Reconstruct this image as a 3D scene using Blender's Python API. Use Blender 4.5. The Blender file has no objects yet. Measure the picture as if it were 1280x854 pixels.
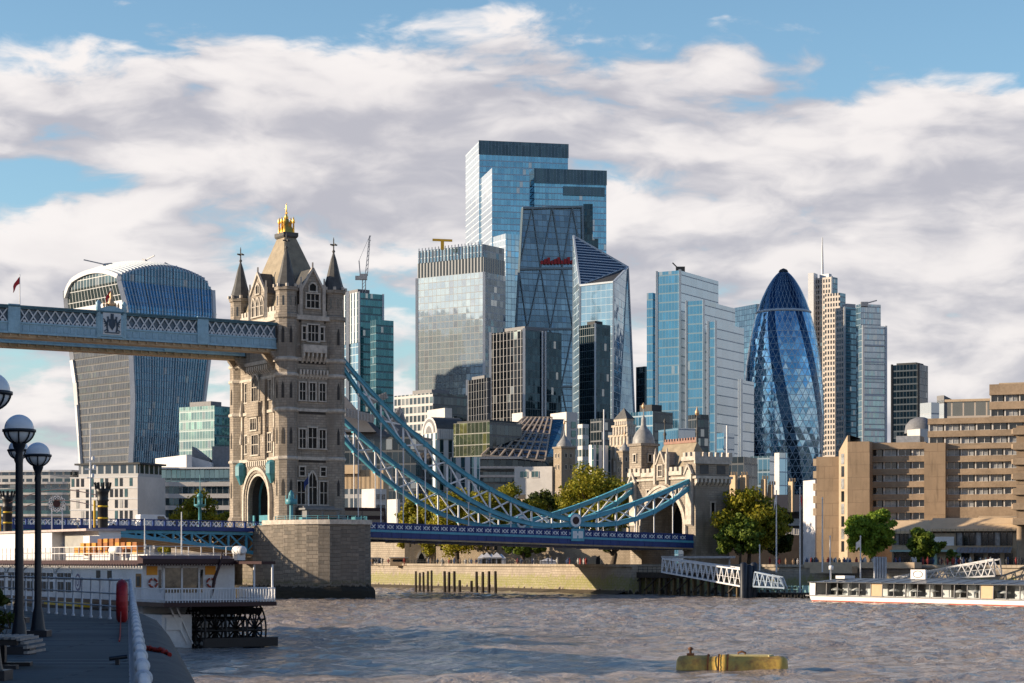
import bpy, math, random
import numpy as np
from mathutils import Vector, Matrix

# ------------------------------------------------------------------ camera, sky, sun, exposure
R = math.radians
SC = bpy.context.scene
COL = SC.collection
EYE = 6.3                      # eye height above the river, metres
FPX = 2550.0                   # focal length in photo pixels (photo is 1280 wide)

cam_data = bpy.data.cameras.new("camera")
cam = bpy.data.objects.new("camera", cam_data)
COL.objects.link(cam)
cam.location = (0, 0, EYE)
cam.rotation_euler = (R(90), 0, 0)
cam_data.sensor_width = 36.0
cam_data.lens = 36.0 * FPX / 1280.0
cam_data.shift_y = (700 - 427) / 1280.0
cam_data.clip_start = 0.5
cam_data.clip_end = 30000
SC.camera = cam

SUN_DIR = Vector((-0.996, -0.085, 0)).normalized()
SUN_EL = R(14.5)
sun_data = bpy.data.lights.new("sun", 'SUN')
sun_data.energy = 5.0
sun_data.angle = R(0.5)
sun_data.color = (1.0, 0.80, 0.58)
sun = bpy.data.objects.new("sun", sun_data)
COL.objects.link(sun)
_to = Vector((SUN_DIR.x * math.cos(SUN_EL), SUN_DIR.y * math.cos(SUN_EL), math.sin(SUN_EL)))
sun.rotation_euler = _to.to_track_quat('Z', 'Y').to_euler()
sun.location = (-200, 0, 200)

SC.view_settings.view_transform = 'Standard'
SC.view_settings.look = 'None'
SC.view_settings.exposure = 0.60
SC.view_settings.gamma = 1.0
SC.view_settings.use_curve_mapping = False
SC.render.engine = 'CYCLES'
SC.cycles.max_bounces = 6
SC.cycles.diffuse_bounces = 2
SC.cycles.glossy_bounces = 3
SC.cycles.transmission_bounces = 4
SC.cycles.transparent_max_bounces = 8
SC.cycles.sample_clamp_indirect = 4.0
SC.cycles.caustics_reflective = False
SC.cycles.caustics_refractive = False
SC.cycles.use_denoising = True


class NT:
    """small helper that writes node trees"""
    def __init__(s, tree):
        s.t = tree
        s.n = tree.nodes
        s.l = tree.links

    def node(s, typ, **kw):
        n = s.n.new(typ)
        for k, v in kw.items():
            setattr(n, k, v)
        return n

    def put(s, sock, v):
        if v is None:
            return
        if hasattr(v, 'is_linked') or isinstance(v, bpy.types.NodeSocket):
            s.l.new(v, sock)
        else:
            sock.default_value = v

    def m(s, op, a, b=None, c=None, clamp=False):
        n = s.node('ShaderNodeMath', operation=op)
        n.use_clamp = clamp
        s.put(n.inputs[0], a)
        s.put(n.inputs[1], b)
        s.put(n.inputs[2], c)
        return n.outputs[0]

    def vm(s, op, a, b=None, scale=None):
        n = s.node('ShaderNodeVectorMath', operation=op)
        s.put(n.inputs[0], a)
        s.put(n.inputs[1], b)
        if scale is not None:
            s.put(n.inputs['Scale'], scale)
        return n.outputs['Value'] if op in ('DOT_PRODUCT', 'LENGTH') else n.outputs[0]

    def xyz(s, x, y, z=0.0):
        n = s.node('ShaderNodeCombineXYZ')
        s.put(n.inputs[0], x)
        s.put(n.inputs[1], y)
        s.put(n.inputs[2], z)
        return n.outputs[0]

    def sep(s, v):
        n = s.node('ShaderNodeSeparateXYZ')
        s.put(n.inputs[0], v)
        return n.outputs

    def noise(s, vec, scale=1.0, detail=4.0, rough=0.5, dist=0.0, color=False):
        n = s.node('ShaderNodeTexNoise')
        s.put(n.inputs['Vector'], vec)
        s.put(n.inputs['Scale'], scale)
        s.put(n.inputs['Detail'], detail)
        s.put(n.inputs['Roughness'], rough)
        s.put(n.inputs['Distortion'], dist)
        return n.outputs['Color'] if color else n.outputs['Fac']

    def white(s, vec):
        n = s.node('ShaderNodeTexWhiteNoise', noise_dimensions='3D')
        s.put(n.inputs['Vector'], vec)
        return n.outputs['Value'], n.outputs['Color']

    def mix(s, f, a, b, mode='MIX'):
        n = s.node('ShaderNodeMix', data_type='RGBA', blend_type=mode)
        s.put(n.inputs[0], f)
        s.put(n.inputs[6], c4(a))
        s.put(n.inputs[7], c4(b))
        return n.outputs[2]

    def ramp(s, f, lo, hi, smooth=True):
        n = s.node('ShaderNodeMapRange')
        if smooth:
            n.interpolation_type = 'SMOOTHSTEP'
        s.put(n.inputs[0], f)
        s.put(n.inputs[1], lo)
        s.put(n.inputs[2], hi)
        n.inputs[3].default_value = 0.0
        n.inputs[4].default_value = 1.0
        return n.outputs[0]


def c4(c):
    if isinstance(c, tuple) and len(c) == 3:
        return (c[0], c[1], c[2], 1.0)
    return c


def build_world():
    w = bpy.data.worlds.new("World")
    SC.world = w
    w.use_nodes = True
    w.node_tree.nodes.clear()
    k = NT(w.node_tree)
    out = k.node('ShaderNodeOutputWorld')
    sky = k.node('ShaderNodeTexSky', sky_type='NISHITA')
    sky.sun_disc = False
    sky.sun_elevation = SUN_EL
    sky.sun_rotation = math.atan2(SUN_DIR.x, SUN_DIR.y)
    sky.altitude = 10
    sky.air_density = 1.0
    sky.dust_density = 0.6
    sky.ozone_density = 2.0
    tc = k.node('ShaderNodeTexCoord')
    d = k.vm('NORMALIZE', tc.outputs['Generated'])
    x, y, z = k.sep(d)
    el = k.m('ARCSINE', z)
    az = k.m('ARCTAN2', x, y)
    # direction on a cloud layer: stretched along the horizon, opening towards the zenith
    elp = k.m('POWER', k.m('MAXIMUM', el, 0.0), 0.8)
    p = k.xyz(k.m('MULTIPLY', az, 6.2), k.m('MULTIPLY', elp, 13.5), 3.7)
    warp = k.noise(p, 1.6, 3.0, 0.5, color=True)
    pw = k.vm('ADD', p, k.vm('SCALE', k.vm('SUBTRACT', warp, (0.5, 0.5, 0.5)), scale=0.45))
    n0 = k.noise(pw, 1.05, 9.0, 0.56)
    pb = k.vm('ADD', k.xyz(k.m('MULTIPLY', az, 15.0), k.m('MULTIPLY', el, 44.0), 1.1), k.vm('SCALE', k.vm('SUBTRACT', warp, (0.5, 0.5, 0.5)), scale=1.3))
    nb = k.noise(pb, 1.0, 6.0, 0.55)
    n1 = k.m('ADD', k.m('MULTIPLY', n0, 0.70), k.m('MULTIPLY', nb, 0.30))
    # the same field a little towards the sun and a little higher, for the lit side and the grey underside
    pl = k.vm('ADD', pw, (-0.16, 0.24, 0.0))
    n2 = k.m('ADD', k.m('MULTIPLY', k.noise(pl, 1.05, 4.0, 0.5), 0.70), k.m('MULTIPLY', k.noise(k.vm('ADD', pb, (-0.25, 0.40, 0.0)), 1.0, 4.0, 0.5), 0.30))
    n3 = k.noise(p, 0.42, 3.0, 0.5)
    band = k.ramp(el, 0.20, 0.285)               # clear strip high up in the view
    low = k.ramp(el, 0.09, 0.0)
    hi = k.ramp(el, 0.32, 0.6)                    # broken cloud again overhead
    cov = k.m('ADD', n1, k.m('MULTIPLY', k.m('SUBTRACT', n3, 0.5), 0.30))
    cov = k.m('SUBTRACT', cov, k.m('MULTIPLY', band, 0.205))
    cov = k.m('SUBTRACT', cov, k.m('MULTIPLY', hi, 0.03))
    cov = k.m('ADD', cov, k.m('MULTIPLY', low, 0.04))
    mask = k.ramp(cov, 0.385, 0.465)
    shade = k.m('SUBTRACT', n1, n2)
    lit = k.ramp(shade, -0.10, 0.10)
    thick = k.ramp(cov, 0.44, 0.68)
    ccol = k.mix(lit, (0.64, 0.63, 0.70), (1.22, 1.15, 1.12))
    ccol = k.mix(k.m('MULTIPLY', thick, 0.25), ccol, (0.76, 0.72, 0.76))
    bright = k.ramp(el, 0.75, 0.22)
    skyc = k.mix(1.0, sky.outputs[0], k.mix(bright, (0.62, 1.05, 1.65), (2.15, 2.45, 2.5)), 'MULTIPLY')
    pale = k.ramp(el, 0.14, 0.0)
    skyc = k.mix(k.m('MULTIPLY', pale, 0.6), skyc, (5.6, 7.2, 8.8))
    cl = k.vm('SCALE', ccol, scale=10.2)
    fin = k.mix(k.m('MULTIPLY', mask, 0.96), skyc, cl)
    below = k.ramp(el, 0.0, -0.02)
    fin = k.mix(below, fin, (1.2, 1.2, 1.2))
    bg = k.node('ShaderNodeBackground')
    k.put(bg.inputs[0], fin)
    bg.inputs[1].default_value = 0.052
    k.l.new(bg.outputs[0], out.inputs[0])


build_world()

# ------------------------------------------------------------------ materials
MATS = {}
LATE = []                       # meshes whose material is written further down


def new_mat(name):
    m = bpy.data.materials.new(name)
    m.use_nodes = True
    m.node_tree.nodes.clear()
    k = NT(m.node_tree)
    out = k.node('ShaderNodeOutputMaterial')
    b = k.node('ShaderNodeBsdfPrincipled')
    k.l.new(b.outputs[0], out.inputs[0])
    MATS[name] = m
    return m, k, b, out


def bump(k, b, h, dist, strength=1.0):
    n = k.node('ShaderNodeBump')
    k.put(n.inputs['Height'], h)
    n.inputs['Distance'].default_value = dist
    n.inputs['Strength'].default_value = strength
    k.l.new(n.outputs[0], b.inputs['Normal'])


def plain(name, col, rough=0.6, metal=0.0, var=0.25, scale=1.5, bmp=0.0, spec=0.4):
    """one colour with broad and fine unevenness"""
    m, k, b, o = new_mat(name)
    tc = k.node('ShaderNodeTexCoord')
    n1 = k.noise(tc.outputs['Object'], scale, 6.0, 0.6)
    n2 = k.noise(tc.outputs['Object'], scale * 9, 3.0, 0.6)
    f = k.m('ADD', k.m('MULTIPLY', n1, 0.65), k.m('MULTIPLY', n2, 0.35))
    f = k.ramp(f, 0.3, 0.7)
    lo = tuple(c * (1 - var) for c in col)
    hi = tuple(min(1, c * (1 + var * 0.6)) for c in col)
    k.put(b.inputs['Base Color'], k.mix(f, lo, hi))
    b.inputs['Roughness'].default_value = rough
    b.inputs['Metallic'].default_value = metal
    b.inputs['Specular IOR Level'].default_value = spec
    if bmp:
        bump(k, b, n2, bmp)
    return m


def stone(name, c1, c2, bw, bh, mortar=0.02, mcol=None, var=0.35, bmp=0.05, grime=0.4, algae=None):
    """coursed ashlar on the wall's own metres (UV), with stains; algae = (z0, z1, colour)"""
    m, k, b, o = new_mat(name)
    uv = k.node('ShaderNodeUVMap')
    br = k.node('ShaderNodeTexBrick')
    k.put(br.inputs['Vector'], uv.outputs[0])
    br.inputs['Color1'].default_value = c4(c1)
    br.inputs['Color2'].default_value = c4(c2)
    br.inputs['Mortar'].default_value = c4(mcol or tuple(c * 0.45 for c in c1))
    br.inputs['Scale'].default_value = 1.0
    br.inputs['Brick Width'].default_value = bw
    br.inputs['Row Height'].default_value = bh
    br.inputs['Mortar Size'].default_value = mortar
    br.inputs['Mortar Smooth'].default_value = 0.3
    geo = k.node('ShaderNodeNewGeometry')
    pos = geo.outputs['Position']
    n1 = k.noise(pos, 0.22, 6.0, 0.65)
    n2 = k.noise(k.vm('MULTIPLY', pos, (1.6, 1.6, 0.25)), 0.7, 5.0, 0.6)
    n3 = k.noise(pos, 3.0, 4.0, 0.6)
    col = k.mix(k.ramp(n1, 0.35, 0.7), br.outputs[0], tuple(c * (1 - var) for c in c1))
    col = k.mix(k.m('MULTIPLY', k.ramp(n2, 0.5, 0.75), grime), col, tuple(c * 0.3 for c in c1))
    col = k.mix(k.m('MULTIPLY', n3, 0.25), col, c4(tuple(c * 1.25 for c in c2)))
    if algae:
        z = k.sep(pos)[2]
        zz = k.m('ADD', z, k.m('MULTIPLY', k.m('SUBTRACT', n2, 0.5), algae[3] if len(algae) > 3 else 1.6))
        f = k.m('MULTIPLY', k.ramp(zz, algae[0], algae[0] + 0.5), k.ramp(zz, algae[1] + 0.3, algae[1] - 0.3))
        col = k.mix(k.m('MULTIPLY', f, k.m('ADD', 0.25, k.m('MULTIPLY', k.ramp(n3, 0.35, 0.65), 0.6))), col, algae[2])
        col = k.mix(k.ramp(zz, algae[0] + 0.1, algae[0] - 0.3), col, (0.03, 0.028, 0.022))
    k.put(b.inputs['Base Color'], col)
    b.inputs['Roughness'].default_value = 0.85
    b.inputs['Specular IOR Level'].default_value = 0.25
    h = k.m('ADD', k.m('MULTIPLY', br.outputs['Fac'], -1.0), k.m('MULTIPLY', n3, 0.6))
    if bmp:
        bump(k, b, h, bmp)
    return m


def glass(name, tint, fh=3.9, bay=1.5, mw=0.12, mh=0.2, mcol=(0.5, 0.52, 0.54), sp=0.0, spcol=None, jit=0.03,
          var=0.5, rough=0.06, metal=0.75, pale=0.08, wav=0.02, mrough=0.45, mmetal=0.0, palecol=(0.42, 0.45, 0.45), spmetal=0.4):
    """curtain wall: panes that each lean a little, mullions, spandrel bands; in metres on the UV map"""
    m, k, b, out = new_mat(name)
    jit, var, pale, wav = jit * 0.5, var * 0.6, pale * 0.6, wav * 1.4      # calm panes, warped reflections
    uv = k.node('ShaderNodeUVMap')
    U, V, _ = k.sep(uv.outputs[0])
    cu = k.m('DIVIDE', U, bay)
    cv = k.m('DIVIDE', V, fh)
    iu, iv = k.m('FLOOR', cu), k.m('FLOOR', cv)
    fu, fv = k.m('FRACT', cu), k.m('FRACT', cv)
    wn, wc = k.white(k.xyz(iu, iv, 1.3))
    rown, _ = k.white(k.xyz(0.0, iv, 7.7))
    geo = k.node('ShaderNodeNewGeometry')
    big = k.noise(geo.outputs['Position'], 0.03, 3.0, 0.5)
    f = k.m('ADD', k.m('MULTIPLY', wn, 0.55), k.m('MULTIPLY', rown, 0.45))
    lo = tuple(c * (1 - var) for c in tint)
    hi = tuple(min(1, c * (1 + var)) for c in tint)
    gc = k.mix(f, lo, hi)
    gc = k.mix(k.m('MULTIPLY', k.m('GREATER_THAN', wn, 1 - pale), 0.7), gc, palecol)
    k.put(b.inputs['Base Color'], gc)
    b.inputs['Metallic'].default_value = metal
    b.inputs['Roughness'].default_value = rough
    wob = k.noise(geo.outputs['Position'], 0.11, 2.0, 0.5, color=True)
    nrm = k.vm('ADD', geo.outputs['Normal'], k.vm('SCALE', k.vm('SUBTRACT', wc, (0.5, 0.5, 0.5)), scale=jit))
    nrm = k.vm('ADD', nrm, k.vm('SCALE', k.vm('SUBTRACT', wob, (0.5, 0.5, 0.5)), scale=wav))
    k.put(b.inputs['Normal'], k.vm('NORMALIZE', nrm))
    fr = k.node('ShaderNodeBsdfPrincipled')
    k.put(fr.inputs['Base Color'], c4(mcol))
    fr.inputs['Roughness'].default_value = mrough
    fr.inputs['Metallic'].default_value = mmetal
    mask = k.m('LESS_THAN', fu, mw / bay)
    mask = k.m('MAXIMUM', mask, k.m('LESS_THAN', fv, mh / fh))
    last = b.outputs[0]
    if sp > 0:
        sb = k.node('ShaderNodeBsdfPrincipled')
        k.put(sb.inputs['Base Color'], c4(spcol or tuple(c * 0.5 for c in tint)))
        sb.inputs['Roughness'].default_value = 0.25
        sb.inputs['Metallic'].default_value = spmetal
        ms = k.node('ShaderNodeMixShader')
        k.put(ms.inputs[0], k.m('LESS_THAN', fv, sp))
        k.l.new(last, ms.inputs[1])
        k.l.new(sb.outputs[0], ms.inputs[2])
        last = ms.outputs[0]
    mx = k.node('ShaderNodeMixShader')
    k.put(mx.inputs[0], mask)
    k.l.new(last, mx.inputs[1])
    k.l.new(fr.outputs[0], mx.inputs[2])
    k.l.new(mx.outputs[0], out.inputs[0])
    return m


def leafmat(name, c1, c2, c3):
    m, k, b, out = new_mat(name)
    geo = k.node('ShaderNodeNewGeometry')
    r = geo.outputs['Random Per Island']
    n = k.noise(geo.outputs['Position'], 0.45, 3.0, 0.6)
    col = k.mix(r, c1, c2)
    col = k.mix(k.ramp(n, 0.48, 0.66), col, c3)
    k.put(b.inputs['Base Color'], col)
    b.inputs['Roughness'].default_value = 0.6
    b.inputs['Specular IOR Level'].default_value = 0.2
    tr = k.node('ShaderNodeBsdfTranslucent')
    k.put(tr.inputs[0], col)
    mx = k.node('ShaderNodeMixShader')
    mx.inputs[0].default_value = 0.3
    k.l.new(b.outputs[0], mx.inputs[1])
    k.l.new(tr.outputs[0], mx.inputs[2])
    k.l.new(mx.outputs[0], out.inputs[0])
    return m


# ------------------------------------------------------------------ mesh building
class MB:
    """collects faces (in the frame F) and links them as one mesh object"""
    def __init__(s, F=None):
        s.v, s.f, s.uv, s.sm = [], [], [], []
        s.F = F

    def P(s, p):
        return s.F(p) if s.F else Vector(p)

    def face(s, pts, uv=None, smooth=False):
        i = len(s.v)
        s.v.extend(s.P(p) for p in pts)
        s.f.append(tuple(range(i, i + len(pts))))
        s.uv.append(uv)
        s.sm.append(smooth)

    def grid(s, rows, closed=False, uvs=None, smooth=True, flip=False):
        """rows of points (equal length) into shared-vertex quads"""
        i0 = len(s.v)
        n = len(rows[0])
        for r in rows:
            s.v.extend(s.P(p) for p in r)
        for a in range(len(rows) - 1):
            for c in range(n if closed else n - 1):
                c2 = (c + 1) % n
                q = [i0 + a * n + c, i0 + a * n + c2, i0 + (a + 1) * n + c2, i0 + (a + 1) * n + c]
                u = None
                if uvs:
                    u = [uvs(a, c), uvs(a, c + 1), uvs(a + 1, c + 1), uvs(a + 1, c)]
                if flip:
                    q.reverse()
                    if u:
                        u.reverse()
                s.f.append(tuple(q))
                s.uv.append(u)
                s.sm.append(smooth)

    def box(s, x0, x1, y0, y1, z0, z1):
        a, b, c, d = (x0, y0), (x1, y0), (x1, y1), (x0, y1)
        s.prism([a, b, c, d], z0, z1)

    def prism(s, poly, z0, z1, top=True, bottom=True):
        """poly: counter-clockwise plan; z0, z1 numbers or lists per corner"""
        n = len(poly)
        zb = z0 if isinstance(z0, (list, tuple)) else [z0] * n
        zt = z1 if isinstance(z1, (list, tuple)) else [z1] * n
        for i in range(n):
            j = (i + 1) % n
            s.face([(*poly[i], zb[i]), (*poly[j], zb[j]), (*poly[j], zt[j]), (*poly[i], zt[i])])
        if top:
            s.face([(*poly[i], zt[i]) for i in range(n)])
        if bottom:
            s.face([(*poly[i], zb[i]) for i in reversed(range(n))])

    def loft(s, polys, cap=True):
        """polys: list of rings of 3D points of equal length, counter-clockwise from above, low to high; flat faces"""
        for a, b in zip(polys[:-1], polys[1:]):
            n = len(a)
            for i in range(n):
                j = (i + 1) % n
                s.face([a[i], a[j], b[j], b[i]])
        if cap:
            s.face(polys[-1])
            s.face(list(reversed(polys[0])))

    def bar(s, p, q, w, h=None, up=(0, 0, 1)):
        """rectangular bar from p to q: w across, h along up"""
        h = w if h is None else h
        p, q = Vector(p), Vector(q)
        d = (q - p).normalized()
        u = Vector(up)
        side = d.cross(u)
        if side.length < 1e-4:
            side = d.cross(Vector((1, 0, 0)))
        side.normalize()
        u = side.cross(d).normalized()
        a, b = side * (w / 2), u * (h / 2)
        r0 = [p - a - b, p + a - b, p + a + b, p - a + b]
        r1 = [q - a - b, q + a - b, q + a + b, q - a + b]
        for i in range(4):
            j = (i + 1) % 4
            s.face([r0[i], r0[j], r1[j], r1[i]])
        s.face(list(reversed(r0)))
        s.face(r1)

    def tube(s, pts, r, n=8, cap=True):
        """round tube along points; r number or list"""
        pts = [Vector(p) for p in pts]
        rr = r if isinstance(r, (list, tuple)) else [r] * len(pts)
        rows = []
        ref = Vector((0.31, 0.17, 0.93))
        for i, p in enumerate(pts):
            d = (pts[min(i + 1, len(pts) - 1)] - pts[max(i - 1, 0)]).normalized()
            a = d.cross(ref)
            if a.length < 1e-3:
                a = d.cross(Vector((1, 0, 0)))
            a.normalize()
            b = d.cross(a)
            rows.append([p + (a * math.cos(2 * math.pi * k / n) + b * math.sin(2 * math.pi * k / n)) * rr[i] for k in range(n)])
        s.grid(rows, closed=True, smooth=n > 5)
        if cap:
            s.face(list(reversed(rows[0])))
            s.face(rows[-1])

    def lathe(s, c, prof, n=16, smooth=True, a0=0.0, cap=True):
        """prof: (radius, z) low to high around the vertical through c"""
        rows = []
        L = [0.0]
        for (r0, z0), (r1, z1) in zip(prof[:-1], prof[1:]):
            L.append(L[-1] + math.hypot(r1 - r0, z1 - z0))
        rm = max(r for r, _ in prof)
        for r, z in prof:
            rows.append([(c[0] + r * math.cos(a0 + 2 * math.pi * k / n), c[1] + r * math.sin(a0 + 2 * math.pi * k / n), c[2] + z) for k in range(n)])
        if smooth:
            s.grid(rows, closed=True, smooth=True, uvs=lambda a, k: (2 * math.pi * k / n * rm, L[a]))
        else:
            for a in range(len(rows) - 1):
                for k in range(n):
                    j = (k + 1) % n
                    s.face([rows[a][k], rows[a][j], rows[a + 1][j], rows[a + 1][k]])
        if cap:
            s.face(list(reversed(rows[0])))
            s.face(rows[-1])

    def build(s, name, mat, parent=None, loc=None):
        org = Vector(loc) if loc is not None else (parent_origin(parent) if parent else Vector((0, 0, 0)))
        me = bpy.data.meshes.new(name)
        me.from_pydata([tuple(v - org) for v in s.v], [], s.f)
        me.materials.append(MATS.get(mat))
        if mat not in MATS:
            LATE.append((me, mat))
        uvl = me.uv_layers.new(name="UVMap")
        data = np.zeros(len(me.loops) * 2, dtype=np.float32)
        k = 0
        for f, uv in zip(s.f, s.uv):
            if uv is None:
                ps = [s.v[i] for i in f]
                nx = ny = nz = 0.0
                for a in range(len(ps)):
                    p, q = ps[a], ps[(a + 1) % len(ps)]
                    nx += (p.y - q.y) * (p.z + q.z)
                    ny += (p.z - q.z) * (p.x + q.x)
                    nz += (p.x - q.x) * (p.y + q.y)
                L = math.sqrt(nx * nx + ny * ny + nz * nz) or 1.0
                nx, ny, nz = nx / L, ny / L, nz / L
                h = math.hypot(nx, ny)
                if h < 0.05:
                    t, bt = Vector((1, 0, 0)), Vector((0, 1, 0))
                else:
                    t = Vector((-ny / h, nx / h, 0))
                    bt = Vector((nx, ny, nz)).cross(t)
                for p in ps:
                    data[k] = p.dot(t)
                    data[k + 1] = p.dot(bt)
                    k += 2
            else:
                for (a, b) in uv:
                    data[k] = a
                    data[k + 1] = b
                    k += 2
        uvl.data.foreach_set('uv', data)
        me.polygons.foreach_set('use_smooth', s.sm)
        me.update()
        o = bpy.data.objects.new(name, me)
        COL.objects.link(o)
        if parent is not None:
            o.parent = parent
        else:
            o.location = org
        return o


ORG = {}


def parent_origin(p):
    return ORG.get(p.name, Vector((0, 0, 0)))


def register(o, org):
    ORG[o.name] = Vector(org)


def thing(name, label, cat, loc=(0, 0, 0), group=None):
    o = bpy.data.objects.new(name, None)
    COL.objects.link(o)
    o.location = loc
    o.empty_display_size = 0.5
    o["label"] = label
    o["category"] = cat
    if group:
        o["group"] = group
    register(o, loc)
    return o


def part(mb, name, mat, parent, label=None):
    o = mb.build(name, mat, parent)
    register(o, parent_origin(parent))
    if label:
        o["label"] = label
    return o


def solo(mb, name, mat, label, cat, loc=None, group=None):
    o = mb.build(name, mat, None, loc)
    register(o, loc or (0, 0, 0))
    o["label"] = label
    o["category"] = cat
    if group:
        o["group"] = group
    return o


def setting(mb, name, mat, kind='structure'):
    o = mb.build(name, mat)
    o["kind"] = kind
    return o


def copy_tree(o, parent=None):
    c = o.copy()
    COL.objects.link(c)
    if parent is not None:
        c.parent = parent
    register(c, parent_origin(o))
    for ch in o.children:
        copy_tree(ch, c)
    return c


def at(px, py, Y):
    """a photo pixel at depth Y, as a place in the world"""
    return Vector(((px - 640) / FPX * Y, Y, EYE + (700 - py) / FPX * Y))


def X(px, Y):
    return (px - 640) / FPX * Y


def Z(py, Y):
    return EYE + (700 - py) / FPX * Y


# the bridge's own axes: t north along the roadway, b west, origin at the tower's south-east turret
CU, SU = math.cos(R(32)), math.sin(R(32))
BO = Vector((-37.6, 340.0, 0))


def B(p):
    t, b, z = p
    return Vector((BO.x + CU * t - SU * b, BO.y + SU * t + CU * b, z))


def frame(ox, oy, ang):
    c, s_ = math.cos(ang), math.sin(ang)
    return lambda p: Vector((ox + c * p[0] - s_ * p[1], oy + s_ * p[0] + c * p[1], p[2]))


def t_of(px, b):
    k = (px - 640) / FPX
    return (k * (BO.y + CU * b) - BO.x + SU * b) / (CU - k * SU)
# ------------------------------------------------------------------ shared materials
stone('tower_stone', (0.46, 0.395, 0.315), (0.31, 0.275, 0.235), 0.9, 0.42, 0.03, var=0.5, bmp=0.04, grime=0.8)
stone('pier_granite', (0.27, 0.235, 0.195), (0.13, 0.12, 0.105), 1.5, 0.62, 0.035, mcol=(0.12, 0.1, 0.08), var=0.35, bmp=0.06,
      grime=0.5, algae=(2.2, 2.9, (0.085, 0.085, 0.04), 2.2))
stone('river_stone', (0.42, 0.36, 0.28), (0.33, 0.28, 0.22), 1.1, 0.5, 0.03, var=0.35, bmp=0.05, grime=0.5,
      algae=(0.6, 3.2, (0.22, 0.23, 0.05), 4.4))
stone('rubble_wall', (0.46, 0.38, 0.28), (0.33, 0.27, 0.20), 0.6, 0.3, 0.03, var=0.35, bmp=0.04, grime=0.45)
stone('quay_stone', (0.10, 0.095, 0.085), (0.075, 0.072, 0.066), 1.4, 0.6, 0.02, var=0.3, bmp=0.03, grime=0.4)
plain('stone_trim', (0.54, 0.49, 0.42), 0.8, var=0.35, scale=1.2)
plain('pale_stone', (0.50, 0.43, 0.34), 0.8, var=0.3, scale=0.8)
plain('slate', (0.085, 0.085, 0.082), 0.6, var=0.35, scale=1.0)
plain('tower_roof', (0.30, 0.25, 0.17), 0.6, var=0.3, scale=0.7)
plain('lead', (0.30, 0.30, 0.29), 0.5, var=0.3)
plain('gold', (0.85, 0.50, 0.10), 0.3, metal=0.9, var=0.15)
plain('bridge_blue', (0.07, 0.33, 0.49), 0.38, var=0.22, scale=0.6)
plain('chain_blue', (0.085, 0.37, 0.50), 0.38, var=0.2, scale=0.8)
plain('walk_blue', (0.27, 0.47, 0.59), 0.4, var=0.22, scale=0.7)
plain('navy', (0.012, 0.045, 0.20), 0.4, var=0.25, scale=0.6)
plain('bridge_white', (0.82, 0.83, 0.84), 0.45, var=0.15)
plain('soffit', (0.46, 0.36, 0.24), 0.7, var=0.35, scale=0.5)
plain('teal_paint', (0.07, 0.27, 0.33), 0.45, var=0.25)
plain('dark_glass', (0.018, 0.022, 0.026), 0.08, var=0.5, scale=0.6, spec=0.8)
plain('leaded_glass', (0.008, 0.009, 0.010), 0.35, var=0.5, spec=0.15)
plain('dark_inside', (0.012, 0.012, 0.013), 0.8)
plain('asphalt', (0.05, 0.05, 0.052), 0.9)
plain('paving', (0.25, 0.22, 0.185), 0.9, var=0.3, scale=0.3)
plain('earth', (0.13, 0.115, 0.09), 0.95, var=0.4, scale=0.05)
plain('mud', (0.10, 0.08, 0.055), 0.8, var=0.5, scale=0.3)
plain('white_paint', (0.78, 0.77, 0.76), 0.4, var=0.12, scale=0.6)
plain('white_metal', (0.70, 0.71, 0.72), 0.4, var=0.15)
plain('black_iron', (0.012, 0.013, 0.016), 0.45, var=0.3)
plain('lamp_iron', (0.012, 0.017, 0.026), 0.4, var=0.3, scale=6)
plain('timber_dark', (0.045, 0.036, 0.028), 0.85, var=0.5, scale=1.0)
plain('timber_pile', (0.16, 0.115, 0.06), 0.85, var=0.5, scale=1.0)
plain('red_paint', (0.42, 0.02, 0.025), 0.5, var=0.25)
plain('maroon', (0.035, 0.008, 0.010), 0.5, var=0.3)
plain('orange_panel', (0.80, 0.33, 0.02), 0.5, var=0.1)
plain('steel_grey', (0.34, 0.35, 0.37), 0.45, metal=0.3)
plain('mid_grey', (0.20, 0.205, 0.215), 0.6)
plain('tyre', (0.015, 0.015, 0.015), 0.8)
plain('bark', (0.075, 0.058, 0.042), 0.9, var=0.4, scale=2.5)
plain('flag_white', (0.75, 0.72, 0.68), 0.8, var=0.12)
plain('flag_red', (0.5, 0.03, 0.04), 0.8, var=0.15)
plain('flag_navy', (0.02, 0.04, 0.16), 0.8, var=0.15)
plain('car_white', (0.75, 0.75, 0.74), 0.25, var=0.06)
plain('car_dark', (0.02, 0.022, 0.026), 0.2, var=0.2)

# ------------------------------------------------------------------ water, land, river wall


def water_material():
    m, k, b, out = new_mat('river_water')
    geo = k.node('ShaderNodeNewGeometry')
    pos = geo.outputs['Position']
    n0 = k.noise(k.vm('MULTIPLY', pos, (0.05, 0.012, 0.0)), 1.0, 4.0, 0.6)
    k.put(b.inputs['Base Color'], k.mix(k.ramp(n0, 0.35, 0.65), (0.29, 0.24, 0.20), (0.37, 0.31, 0.265)))
    b.inputs['Roughness'].default_value = 0.09
    b.inputs['IOR'].default_value = 1.4
    a = k.noise(k.vm('MULTIPLY', pos, (2.4, 3.6, 1.0)), 1.0, 4.0, 0.65, 0.5)
    c = k.noise(k.vm('MULTIPLY', pos, (0.55, 0.6, 1.0)), 1.0, 3.0, 0.55, 0.5)
    h = k.m('ADD', k.m('MULTIPLY', a, 0.17), k.m('MULTIPLY', c, 0.42))
    calm = k.ramp(k.noise(k.vm('MULTIPLY', pos, (0.022, 0.045, 0.0)), 1.0, 3.0, 0.6, 0.6), 0.36, 0.62)
    h = k.m('MULTIPLY', h, k.m('ADD', 0.45, k.m('MULTIPLY', calm, 0.75)))
    bump(k, b, h, 1.0, 1.0)


water_material()


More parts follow.
